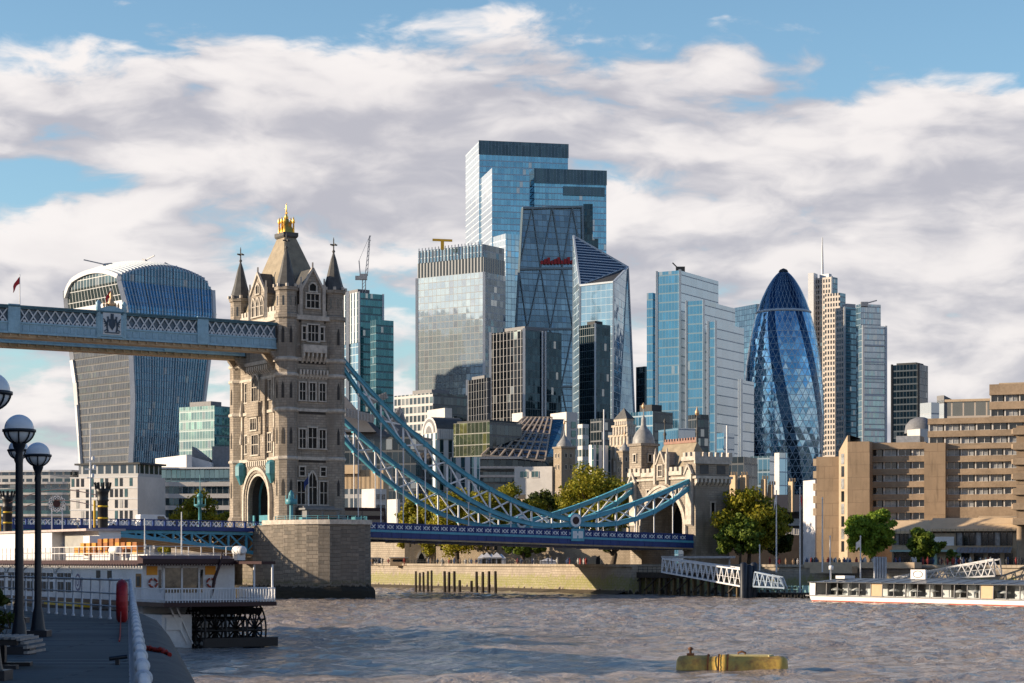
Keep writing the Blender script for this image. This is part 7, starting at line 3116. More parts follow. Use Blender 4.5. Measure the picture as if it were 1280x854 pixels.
def pontoon():
    root = thing('landing_pontoon', 'small dark landing pontoon with teal railings and tyres along its side', 'pontoon', (X(968, 334), 334, 0))
    F = frame(X(935, 340), 340, R(-30))
    L = 11.0
    m = MB(F)
    m.box(0, L, 0, 4.5, -0.5, 0.9)
    part(m, 'hull', 'black_iron', root)
    m = MB(F)
    for y in (0.1, 4.4):
        for k in range(12):
            x = .1 + k * (L - .2) / 11
            m.bar((x, y, .9), (x, y, 2.0), .09, .09, up=(1, 0, 0))
        for z in (1.4, 1.95):
            m.bar((0.1, y, z), (L - .1, y, z), .08)
    m.box(L - 1.3, L, -.05, .05, 0.95, 2.1)
    part(m, 'railing', 'pale_teal', root)
    for k in range(10):
        m = MB(F)
        x = .6 + k * 1.08
        ring = []
        rows = []
        for i in range(12):
            a = 2 * math.pi * i / 12
            rows.append([(x + (.38 + .14 * math.cos(b)) * math.cos(a), -.16 + .14 * math.sin(b), .35 + (.38 + .14 * math.cos(b)) * math.sin(a)) for b in [2 * math.pi * j / 6 for j in range(6)]])
        rows.append(rows[0])
        m.grid(rows, closed=True)
        part(m, 'tyre_fender', 'tyre', root)
    for i, (px, yt) in enumerate(((929.5, 703), (937, 706), (944, 703))):
        m = MB()
        x = X(px, 337)
        m.lathe((x, 337 + i * .9, 0), [(0.62, -1), (0.62, Z(yt, 337) - .3), (0.3, Z(yt, 337))], 12)
        part(m, 'guide_pile', 'navy_pile', root)


plain('pale_teal', (0.18, 0.36, 0.38), 0.5)
plain('navy_pile', (0.013, 0.02, 0.035), 0.5, var=0.4)
pontoon()


def glass_boat():
    hx, hy = X(1005, 309), 309.0
    a = math.atan2(-CU, SU)
    F = frame(hx, hy, a)
    root = thing('passenger_boat', 'long white passenger boat with glazed sides and dark flat roof', 'boat', (hx, hy, 0))
    L, Wd = 66.0, 7.6
    m = MB(F)
    pl = [(0, 1.0), (1.2, 0), (L, 0), (L, Wd), (1.2, Wd), (0, Wd - 1)]
    lo = [(0.8, 1.3), (2.0, .35), (L, .35), (L, Wd - .35), (2.0, Wd - .35), (.8, Wd - 1.3)]
    m.loft([[(*p, -0.4) for p in lo], [(*p, 0.28) for p in [(0.3, 1.1), (1.5, .12), (L, .12), (L, Wd - .12), (1.5, Wd - .12), (.3, Wd - 1.1)]], [(*p, 1.0) for p in pl]])
    hull = part(m, 'hull', 'white_paint', root)
    m = MB(F)
    m.box(1.8, L, -.04, .1, 0.10, 0.26)
    part(m, 'boot_stripe', 'boat_red', hull)
    m = MB(F)
    m.box(0.4, L, -.06, 0.0, 0.86, 1.02)
    part(m, 'rubbing_strake', 'mid_grey', hull)
    # bow block
    m = MB(F)
    m.prism([(0.1, 1.1), (1.2, .1), (2.6, .1), (2.6, Wd - .1), (1.2, Wd - .1), (.1, Wd - 1.1)], 1.0, 3.0)
    part(m, 'bow_cabin', 'white_paint', root)
    # interior: white tables, floor and dark core
    m = MB(F)
    m.box(2.6, L, .3, Wd - .3, 1.0, 1.06)
    m.box(2.6, L, Wd - .5, Wd - .3, 1.0, 2.9)
    part(m, 'saloon', 'boat_inside', root)
    rnd = random.Random(6)
    x = 4.0
    while x < L - 2:
        k = rnd.random()
        m = MB(F)
        if k < .4:
            m.lathe((x, 1.7, 1.06), [(0.35, 0), (0.08, .1), (0.08, .7), (0.85, .72), (0.85, .8), (.5, 1.0), (0.05, 1.15)], 10)
            part(m, 'table', 'white_paint', root)
        elif k < .55:
            m.box(x - .5, x + .5, 1.0, 1.6, 1.06, 2.1)
            part(m, 'seat_row', 'boat_inside', root)
        else:
            m.box(x - .8, x + .8, 2.6, 3.0, 1.06, 2.8)
            part(m, 'added_panel', 'white_paint' if rnd.random() < .75 else 'recess', root)  # panels added to whiten the windows like lit reflections
        x += rnd.uniform(1.1, 1.9)
    n = 26
    w = (L - 2.6) / n
    for k in range(n):
        x = 2.6 + k * w
        m = MB(F)
        m.face([(x + .06, .1, 1.05), (x + w - .06, .1, 1.05), (x + w - .06, .18, 2.85), (x + .06, .18, 2.85)])
        if k in (5, 14):
            part(m, 'door_panel', 'tan_clad', root)
        else:
            part(m, 'window', 'clear_glass', root)
        m = MB(F)
        m.bar((x, .08, 1.0), (x, .16, 2.9), .12 if k % 4 else .22, .12, up=(1, 0, 0))
        part(m, 'window_post', 'mid_grey', root)
    # roof
    m = MB(F)
    m.prism([(1.2, -.35), (L, -.35), (L, Wd + .35), (1.2, Wd + .35)], 2.92, [3.0, 3.0, 3.0, 3.0])
    m.face([(2.5, -.4, 3.02), (L, -.4, 3.02), (L, 2.8, 3.55), (5.5, 2.8, 3.55)])
    m.face([(5.5, 2.8, 3.55), (L, 2.8, 3.55), (L, 5, 3.55), (5.5, 5, 3.55)])
    m.face([(L, Wd + .4, 3.02), (2.5, Wd + .4, 3.02), (5.5, 5, 3.55), (L, 5, 3.55)])
    m.face([(2.5, Wd + .4, 3.02), (2.5, -.4, 3.02), (5.5, 2.8, 3.55), (5.5, 5, 3.55)])
    rf = part(m, 'roof', 'boat_roof', root)
    m = MB(F)
    k = 5.0
    while k < L:
        m.bar((k, -.4, 3.06), (k + .6, 2.8, 3.59), .12, .06)
        k += 3.1
    part(m, 'roof_battens', 'steel_grey', rf)
    m = MB(F)
    m.box(20, 23, 3.0, 3.3, 3.55, 4.9)
    m.box(21.2, 21.8, 3.0, 3.3, 3.3, 3.6)
    sg = part(m, 'roof_board', 'white_paint', root)
    m = MB(F)
    ring = []
    for i in range(16):
        a0, a1 = 2 * math.pi * i / 16, 2 * math.pi * (i + 1) / 16
        m.bar((21.5 + .95 * math.cos(a0), 2.97, 4.25 + .48 * math.sin(a0)), (21.5 + .95 * math.cos(a1), 2.97, 4.25 + .48 * math.sin(a1)), .05, .12)
    part(m, 'board_ring', 'mid_grey', sg)
    m = MB(F)
    m.box(5.5, 7.5, 1.5, 3.5, 3.5, 3.95)
    m.lathe((4.8, 1.2, 3.2), [(.06, 0), (.06, 1.6), (.35, 1.65), (.35, 2.2), (.06, 2.3)], 8)
    part(m, 'roof_fitting', 'white_metal', root)


plain('boat_red', (0.38, 0.07, 0.04), 0.5)
plain('boat_inside', (0.75, 0.73, 0.71), 0.7, var=0.25)
plain('boat_roof', (0.10, 0.115, 0.14), 0.35, var=0.2, scale=0.3)


def clear_glass_mat():
    m, k, b, out = new_mat('clear_glass')
    tr = k.node('ShaderNodeBsdfTransparent')
    tr.inputs[0].default_value = (0.80, 0.84, 0.86, 1)
    gl = k.node('ShaderNodeBsdfGlossy')
    gl.inputs['Roughness'].default_value = 0.04
    fr = k.node('ShaderNodeFresnel')
    fr.inputs[0].default_value = 1.5
    mx = k.node('ShaderNodeMixShader')
    k.l.new(fr.outputs[0], mx.inputs[0])
    k.l.new(tr.outputs[0], mx.inputs[1])
    k.l.new(gl.outputs[0], mx.inputs[2])
    k.l.new(mx.outputs[0], out.inputs[0])


clear_glass_mat()
glass_boat()
m = MB()
for k in range(5):
    m.lathe((X(1093.5 + k * 3.3, 328), 328, 0), [(0.22, -1), (0.22, Z(696, 328) - .2), (0.1, Z(696, 328))], 8)
m.box(X(1091, 328), X(1109, 328), 327.6, 328.4, 2.2, 2.6)
solo(m, 'pile_cluster', 'steel_grey', 'cluster of five upright grey pipes behind the passenger boat', 'mooring piles', (X(1100, 328), 328, 0))


def buoy():
    Y = 116
    root = thing('mooring_buoy', 'long yellow rusty barrel shaped mooring buoy floating in the river', 'mooring buoy', (X(915, Y), Y, 0))
    F0 = frame(X(915, Y), Y, R(-8))
    half = 3.15
    m = MB(F0)
    rows = []
    prof = [(-3.15, 0.25), (-3.12, 0.75), (-3.0, 0.92), (-2.7, 0.98), (-1.35, 1.0), (-1.3, 0.93), (-0.75, 0.93), (-0.7, 1.03), (-0.25, 1.05), (-0.2, 0.98), (2.6, 0.98), (2.95, 0.94), (3.12, 0.8), (3.17, 0.3)]
    for x, r_ in prof:
        rows.append([(x, r_ * 1.25 * math.cos(a), -0.12 + r_ * math.sin(a)) for a in [2 * math.pi * k / 24 for k in range(24)]])
    m.grid(rows, closed=True, smooth=True, flip=False)
    m.face(rows[0])
    m.face(rows[-1][::-1])
    body = part(m, 'float', 'buoy_yellow', root)
    m = MB(F0)
    m.box(-2.55, -2.15, -.2, .2, .8, 0.98)
    m.lathe((-2.35, 0, 0.98), [(0.07, 0), (0.07, .18), (0.16, .22), (0.14, .3), (.04, .36)], 8)
    part(m, 'mooring_post', 'rust', root)
    m = MB(F0)
    m.tube([(0.35, 0, .82), (0.35, 0, 1.02), (.55, 0, 1.1), (.75, 0, 1.02), (.75, 0, .82)], .06, 8)
    part(m, 'mooring_eye', 'rust', root)
    m = MB(F0)
    m.prism([(-0.2, -.28), (2.05, -.28), (2.05, .28), (-0.2, .28)], .78, .93)
    m.tube([(2.05, -.28, .86), (2.3, 0, .87), (2.05, .28, .86)], .07, 6)
    part(m, 'walkway_plate', 'buoy_pale', root)
    m = MB(F0)
    for x in (-1.33, -0.72, -0.22):
        rows = []
        for s in (-.05, .05):
            rows.append([(x + s, 1.07 * 1.25 * math.cos(a), -.12 + 1.07 * math.sin(a)) for a in [math.pi * k / 16 for k in range(17)]])
        m.grid(rows, smooth=True)
        m.grid(rows, smooth=True, flip=True)
    part(m, 'hoop', 'rust', root)


def buoy_mat():
    m, k, b, out = new_mat('buoy_yellow')
    geo = k.node('ShaderNodeNewGeometry')
    pos = geo.outputs['Position']
    z = k.sep(pos)[2]
    n = k.noise(k.vm('MULTIPLY', pos, (1.0, 1.0, 0.35)), 1.6, 6.0, 0.65)
    n2 = k.noise(pos, 5.0, 4.0, 0.6)
    col = k.mix(k.ramp(n, 0.42, 0.68), (0.62, 0.40, 0.08), (0.33, 0.17, 0.05))
    col = k.mix(k.ramp(n2, 0.55, 0.75), col, (0.50, 0.40, 0.12))
    col = k.mix(k.ramp(k.m('ADD', z, k.m('MULTIPLY', n, 0.25)), 0.24, 0.12), col, (0.03, 0.032, 0.014))
    k.put(b.inputs['Base Color'], col)
    b.inputs['Roughness'].default_value = 0.6
    bump(k, b, n2, 0.02)


buoy_mat()
plain('rust', (0.15, 0.065, 0.03), 0.8, var=0.4, scale=4)
plain('buoy_pale', (0.62, 0.55, 0.28), 0.6, var=0.2, scale=3)
buoy()

# flagpoles and posts on the promenade
flag_on('flagpole', (X(970.5, 352), 352, 4.2), Z(615, 352) - 4.2, 'flagpole with hanging white flag by the big tree', 'flagpole', 'flag_white', 1.3, 1.3, (-1, 0), None, 1.1, r=0.09)
flag_on('flagpole', (X(1000, 350), 350, 0.5), Z(611, 350) - 0.5, 'flagpole with hanging red flag left of the hotel', 'flagpole', 'flag_red', 1.2, 1.3, (1, 0), None, 1.1, r=0.09)
flag_on('flagpole', (X(1028, 352), 352, 4.2), Z(624, 352) - 4.2, 'tall bare white pole in front of the hotel side block', 'flagpole', None, r=0.09)
flag_on('flagpole', (X(1037.6, 335), 335, 0.5), Z(672, 335) - .5, 'short bare pole beside the bow of the passenger boat', 'flagpole', None, r=0.09)
flag_on('flagpole', (X(1075.6, 330), 330, 0.5), Z(672, 330) - .5, 'short flagpole with grey white flag above the passenger boat', 'flagpole', 'flag_white', 1.1, 1.1, (-1, 0), None, 0.5, r=0.09)
flag_on('flagpole', (X(949.6, 350), 350, 4.5), Z(683, 350) - 4.5, 'short grey post at the foot of the green tree', 'post', None, r=0.09)
flag_on('flagpole', B((3.0, -2.3, 13)), 7.5, 'flagpole with dark blue flag at the foot of the bridge tower', 'flagpole', 'flag_navy', 1.7, 1.2, (-.85, -.5), None, .7, r=.06)

# white tents and small stalls below the span
def tent(label, px, Y, w, d, h, group=None):
    root = thing('white_tent', label, 'tent', (X(px, Y), Y, 5))
    x, hw, hd = X(px, Y), w / 2, d / 2
    m = MB()
    b = [(x - hw, Y - hd), (x + hw, Y - hd), (x + hw, Y + hd), (x - hw, Y + hd)]
    m.prism(b, 5.02, 5 + h * .62)
    part(m, 'side_sheet', 'sheet_white', root)
    m = MB()
    q = [Vector((*p, 5 + h * .63)) for p in grow(b, .2)]
    for i in range(4):
        m.face([q[i], q[(i + 1) % 4], Vector((x, Y, 5 + h))])
    part(m, 'canopy', 'white_paint', root)


for i, (px, w) in enumerate(((602.5, 1.7), (608.5, 1.8), (614.5, 1.8), (621, 2.0), (626.5, 1.8))):
    tent(('first white tent of the row under the yellow trees, nearest the pier', 'second white tent in the row under the trees', 'middle white tent of the row under the trees', 'fourth white tent in the row under the trees',
          'last white tent of the row, nearest the gatehouse')[i], px, 424, w, 2.2, 2.6 + .3 * (i % 2))
tent('low wide white tent standing apart, closer to the gatehouse', 685, 420, 3.3, 2.2, 1.7)


def kiosk(label, px, Y, w, h, mat):
    root = thing('kiosk', label, 'kiosk', (X(px, Y), Y, 5))
    x = X(px, Y)
    m = MB()
    m.box(x - w / 2, x + w / 2, Y - 1.2, Y + 1.2, 5.0, 5 + h)
    part(m, 'wall', mat, root)
    m = MB()
    m.box(x - w / 2 - .2, x + w / 2 + .2, Y - 1.6, Y + 1.4, 5 + h, 5 + h + .18)
    part(m, 'roof', 'steel_grey', root)
    m = MB()
    m.box(x - w * .36, x + w * .36, Y - 1.23, Y - 1.2, 5.9, 5 + h - .3)
    part(m, 'hatch', 'dark_glass', root)


kiosk('pale kiosk beside the pier on the riverside path', 468, 481, 1.9, 1.7, 'pale_clad')
kiosk('wide tan kiosk left of the castle gate', 499, 457, 3.9, 1.7, 'tan_clad')

# railings along the top of the river wall
m = MB(B)
for (p, q) in (((67.2, 22), (72.2, 80)), ((72.2, 80), (76.2, 140))):
    n = 40
    for k in range(n):
        f = k / n
        m.bar((p[0] + (q[0] - p[0]) * f, p[1] + (q[1] - p[1]) * f, 5.5), (p[0] + (q[0] - p[0]) * f, p[1] + (q[1] - p[1]) * f, 6.3), 0.07)
    for z in (5.9, 6.3):
        m.bar((*p, z), (*q, z), .05)
solo(m, 'river_railing', 'black_iron', 'thin black railing on top of the river wall', 'railing')
m = MB(B)
m.box(86.4, 88.0, -58, -30, 4.9, 5.9)
m.box(85.2, 86.4, -44, -33, 4.0, 5.2)
solo(m, 'seat_wall', 'hotel_light', 'long low tan wall along the promenade by the gangway', 'wall')


# people on the promenade and below the castle, too small and many to tell apart
def crowd(name, spots, seed):
    rnd = random.Random(seed)
    groups = {}
    for (x, y, z) in spots:
        mt = rnd.choice(['cloth_dark', 'cloth_dark', 'cloth_blue', 'cloth_tan', 'cloth_white', 'cloth_red'])
        groups.setdefault(mt, []).append((x, y, z))
    for mt, ps in groups.items():
        m = MB()
        for (x, y, z) in ps:
            h = rnd.uniform(1.55, 1.85)
            a = rnd.uniform(0, 6.28)
            ca, sa = math.cos(a), math.sin(a)
            st = rnd.uniform(.08, .25)
            for sg in (-1, 1):
                m.tube([(x + sg * .1 * sa + sg * st * ca, y + sg * .1 * ca, z), (x + sg * .09 * sa, y + sg * .09 * ca, z + h * .26), (x + sg * .07, y, z + h * .5)], [.06, .07, .1], 6)
                m.tube([(x + sg * .2 * sa, y + sg * .2 * ca, z + h * .81), (x + sg * .27 * sa, y + sg * .25 * ca, z + h * .62), (x + sg * .2 * sa + .1 * ca, y + sg * .2 * ca, z + h * .47)], [.07, .055, .045], 6)
            m.lathe((x, y, z), [(.13, h * .46), (.17, h * .56), (.16, h * .66), (.21, h * .78), (.1, h * .84), (.06, h * .87)], 8)
            m.lathe((x, y, z), [(.05, h * .86), (.1, h * .9), (.105, h * .95), (.05, h)], 8)
        setting(m, name, mt, 'stuff')


for nm, c_ in (('cloth_dark', (.03, .032, .04)), ('cloth_blue', (.05, .08, .17)), ('cloth_tan', (.28, .19, .12)), ('cloth_white', (.55, .53, .5)), ('cloth_red', (.3, .05, .04))):
    plain(nm, c_, 0.8)
rnd = random.Random(77)
sp = []
for k in range(150):
    b = rnd.uniform(-100, -12)
    t = rnd.uniform(90.5, 101)
    p = B((t, b, 5))
    sp.append((p.x, p.y, 5.0))
for k in range(60):
    p = B((rnd.uniform(70, 78), rnd.uniform(22, 110), 5))
    sp.append((p.x, p.y, 5.0))
crowd('crowd', sp, 3)
# ------------------------------------------------------------------ the near quay
DZ = EYE - 1.65
stone('quay_boards', (0.17, 0.19, 0.185), (0.065, 0.078, 0.077), 4.2, 0.5, 0.045, mcol=(0.02, 0.022, 0.022), var=0.4, bmp=0.02, grime=0.35)
plain('concrete_dark', (0.08, 0.083, 0.08), 0.75, var=0.4, scale=1.2, bmp=0.02)
plain('rail_white', (0.58, 0.60, 0.62), 0.4, var=0.2, scale=2)
plain('rope_white', (0.60, 0.61, 0.62), 0.7, var=0.3, scale=14)
plain('rope_red', (0.40, 0.03, 0.02), 0.8, var=0.3, scale=8)
plain('opal', (0.80, 0.84, 0.87), 0.18, var=0.08)
plain('bench_wood', (0.30, 0.28, 0.26), 0.6, var=0.4, scale=4)
RN, RC, RF = Vector((-0.3, 2.0)), Vector((-10.3, 55.0)), Vector((-30.0, 94.4))
rdir = (RC - RN).normalized()
rout = Vector((rdir.y, -rdir.x))
m = MB()
m.face([(-60, -15, DZ), (RN.x + .2 + 3, -15, DZ), (RN.x + .2, RN.y, DZ), (RC.x + .15, RC.y + .3, DZ), (RF.x + .3, RF.y, DZ), (-60, 94.4, DZ)])
setting(m, 'quay_pavement', 'quay_boards')
m = MB()
prof = [(0.2, 0.005), (0.55, -0.03), (0.85, -0.16), (1.05, -0.42), (1.14, -0.85), (1.16, -2.0), (1.18, -6.5)]
path = [RN - rdir * 12, RN, RN + rdir * 25, RC, RC + rdir * 6, RC + rdir * 10.5]
rows = []
for i, q in enumerate(path):
    sh = 1.0 if i < 4 else (0.9 if i == 4 else 0.25)
    rows.append([(q.x + rout.x * (0.2 + (o - .2) * sh), q.y + rout.y * (0.2 + (o - .2) * sh), DZ + z) for o, z in prof])
m.grid(rows, smooth=True, flip=False)
q = path[-1]
m.face([(RC.x + .1, RC.y, DZ), (path[4].x + rout.x * .2, path[4].y + rout.y * .2, DZ - .01), (q.x, q.y, DZ - .02), (q.x - 4, q.y + 6, DZ - .02), (RF.x, RF.y, DZ - .01)])
m.face([(q.x + .3, q.y, -2), (q.x - 14, q.y + 28, -2), (q.x - 14, q.y + 28, DZ), (q.x + .3, q.y, DZ)])
solo(m, 'quay_wall', 'concrete_dark', 'dark rounded concrete edge of the near quay sloping to the water', 'quay wall')


def railing_run(name, label, a, b, step, rails, top, wrap=False):
    root = thing(name, label, 'railing', (a.x, a.y, DZ))
    d = (b - a)
    L = d.length
    d = d / L
    n = int(L / step)
    for k in range(n + 1):
        q = a + d * (L * k / n)
        m = MB()
        m.lathe((q.x, q.y, DZ), [(0.05, 0), (0.05, .05), (0.032, .06), (0.03, top - .03), (0.04, top), (0.02, top + .05)], 8)
        part(m, 'post', 'rail_white', root)
    for z in rails:
        m = MB()
        m.tube([(a.x, a.y, DZ + z), (b.x, b.y, DZ + z)], 0.03 if z > 1 else 0.022, 8)
        part(m, 'rail', 'rail_white', root)
    if wrap:
        for k in range(n + 1):
            q = a + d * (L * k / n)
            m = MB()
            m.lathe((q.x, q.y, DZ + 1.1), [(.043 * math.cos(t), .043 * math.sin(t)) for t in [R(-88 + 176 * j / 8) for j in range(9)]], 12)
            part(m, 'ball_joint', 'rope_white', root)
    return root


railing_run('quay_railing', 'white quay railing with ball headed posts running towards the camera', RN + rdir * 4.3, RC, 1.1, [1.1], 1.02, True)
railing_run('quay_railing', 'white three bar quay railing facing the paddle steamer', RC, RF, 0.98, [1.1, 0.72, 0.36], 1.1)


def street_lamp(label, px, Y, zc, zbase):
    x = X(px, Y)
    root = thing('street_lamp', label, 'street lamp', (x, Y, zbase), 'globe lamps on the quay')
    c = (x, Y, 0)
    m = MB()
    m.box(x - .24, x + .24, Y - .24, Y + .24, zbase, zbase + .14)
    m.lathe(c, [(.17, zbase + .14), (.15, zbase + .22), (.115, zbase + .5), (.09, zbase + .62), (.08, zbase + .7), (.066, zc - .6), (.075, zc - .5), (.06, zc - .42), (.11, zc - .3), (.12, zc - .25)], 12)
    part(m, 'post', 'lamp_iron', root)
    m = MB()
    r_ = .255
    m.lathe(c, [(r_ * math.cos(a), zc + r_ * math.sin(a)) for a in [R(-88 + 176 * k / 16) for k in range(17)]], 24)
    gl = part(m, 'globe', 'opal', root)
    m = MB()
    zr = zc - .03
    m.lathe(c, [(.262, zr - .03), (.29, zr - .022), (.29, zr + .022), (.262, zr + .03)], 24)
    for k in range(8):
        th = k * math.pi / 4 + .2
        pts = [(x + (r_ + .012) * math.cos(a) * math.cos(th), Y + (r_ + .012) * math.cos(a) * math.sin(th), zc + (r_ + .012) * math.sin(a)) for a in [R(-6 - 78 * j / 6) for j in range(7)]]
        m.tube(pts, .014, 5)
    part(m, 'cage', 'lamp_iron', root)


street_lamp('black globe lamp rising behind the slatted bench', 24, 35.7, 8.59, DZ)
street_lamp('black globe lamp standing nearest the white railing corner', 47.5, 43.8, 8.57, DZ)
street_lamp('black globe lamp farthest away, partly hidden by another lamp', 23, 53.5, 9.2, DZ)
street_lamp('black globe lamp at the picture edge of which only part of the globe shows', -11, 28.0, 8.62, DZ)


def bench():
    x1, Y = X(33, 31), 31.0
    root = thing('bench', 'slatted bench with rounded front edge at the quay side', 'bench', (x1 - 1, Y, DZ))
    for k in range(12):
        a = k / 11
        if a < .62:
            y, z = x1 - .95 + a * 1.3, DZ + .47
        else:
            th = (a - .62) / .38 * R(95)
            y, z = x1 - .14 + .2 * math.sin(th), DZ + .27 + .2 * math.cos(th)
        m = MB()
        m.box(y - .03, y + .03, Y - .3, Y + .9, z - .02, z + .02)
        part(m, 'slat', 'bench_wood', root)
    for yy in (Y - .2, Y + .7):
        m = MB()
        m.box(x1 - .95, x1 - .1, yy, yy + .1, DZ + .36, DZ + .449)
        m.box(x1 - .75, x1 - .5, yy - .02, yy + .12, DZ, DZ + .36)
        m.box(x1 - .95, x1 - .1, yy - .05, yy + .15, DZ, DZ + .06)
        part(m, 'support', 'lamp_iron', root)


bench()


def life_ring(name, label, cat, c, ax, R0, r0, mats, squash=1.0, group=None):
    """a torus whose axis is ax"""
    ax = Vector(ax).normalized()
    e1 = Vector((0, 0, 1)).cross(ax).normalized()
    e2 = ax.cross(e1)
    c = Vector(c)
    m1, m2 = MB(), MB()
    N = 24
    rings = []
    for i in range(N + 1):
        a = 2 * math.pi * i / N
        d = e1 * math.cos(a) + e2 * math.sin(a) * squash
        rings.append([c + d * R0 + (d * math.cos(b) + ax * math.sin(b)) * r0 for b in [2 * math.pi * j / 10 for j in range(10)]])
    for i in range(N):
        (m2 if i % 6 == 0 and len(mats) > 1 else m1).grid(rings[i:i + 2], closed=True)
    root = thing(name, label, cat, c, group)
    part(m1, 'ring', mats[0], root)
    if len(mats) > 1:
        part(m2, 'ring_band', mats[1], root)
    return root


rr = life_ring('life_ring', 'red life ring hung on the corner post of the white quay railing', 'life ring', (X(152.5, 54), 54, DZ + .55), (0.99, .16, 0), .37, .15, ['red_paint'], 1.15)
m = MB()
m.tube([(X(151, 53), 53, DZ + .3), (X(150.5, 50), 50, DZ + .05), (X(150, 44), 44, DZ + .02), (X(149, 41), 41, DZ + .02)], .018, 6)
part(m, 'line', 'rope_red', rr)
m = MB()
pts = []
for k in range(26):
    f = k / 25
    px, Y = 172 + 40 * f, 37.5 - .8 * f
    o = (X(px, Y) - (RN.x + rdir.x * (Y - RN.y) / rdir.y))
    z = float(np.interp(o, [p[0] for p in prof][:5], [p[1] for p in prof][:5]))
    pts.append((X(px, Y) + .02 * math.sin(k * 2.1), Y + .10 * math.sin(k * 1.7), DZ + z + .04 + .02 * math.sin(k * 2.9)))
m.tube(pts, [.028 + .02 * abs(math.sin(k * 1.3)) for k in range(26)], 6)
m.tube([(p[0], p[1] + .12 * math.cos(i), p[2] + .02) for i, p in enumerate(pts[8:])], .022, 6)
solo(m, 'rope', 'rope_red', 'tangled red rope lying over the rounded quay edge', 'rope', pts[0])
m = MB()
c = (X(146, 32), 32.0)
m.tube([(c[0] - .12, c[1], DZ + .1), (c[0] + .14, c[1] + .1, DZ + .13)], .035, 8)
m.box(c[0] - .03, c[0] + .03, c[1] + .02, c[1] + .08, DZ, DZ + .1)
solo(m, 'mooring_cleat', 'lamp_iron', 'small black cleat beside the ball headed railing', 'cleat', (*c, DZ))
tree('shrub', 'leafy shrub poking in at the picture edge beside the bench', (X(-10, 38), 38, DZ), 1.25, .75, 'leaf_dark', 51, low=.15, clumps=12, per=50, size=.14, cat='shrub', trunk=.03)

# ------------------------------------------------------------------ the paddle steamer
SO = Vector((-26.8, 148.0))


def S(p):
    """boat axes: s across the stern, f towards the bow"""
    return Vector((SO.x + CU * p[0] - SU * p[1], SO.y + SU * p[0] + CU * p[1], p[2]))


def f_of(px, s=0.0):
    k = (px - 640) / FPX
    ax, ay = SO.x + CU * s, SO.y + SU * s
    return (ax - k * ay) / (SU + k * CU)


plain('boat_white', (0.74, 0.75, 0.77), 0.45, var=0.16, scale=0.5)
plain('yellow_paint', (0.72, 0.45, 0.02), 0.5)
plain('door_brown', (0.30, 0.14, 0.03), 0.5)
plain('wheel_black', (0.014, 0.012, 0.013), 0.5, var=0.4)
plain('roof_pink', (0.50, 0.42, 0.40), 0.7)


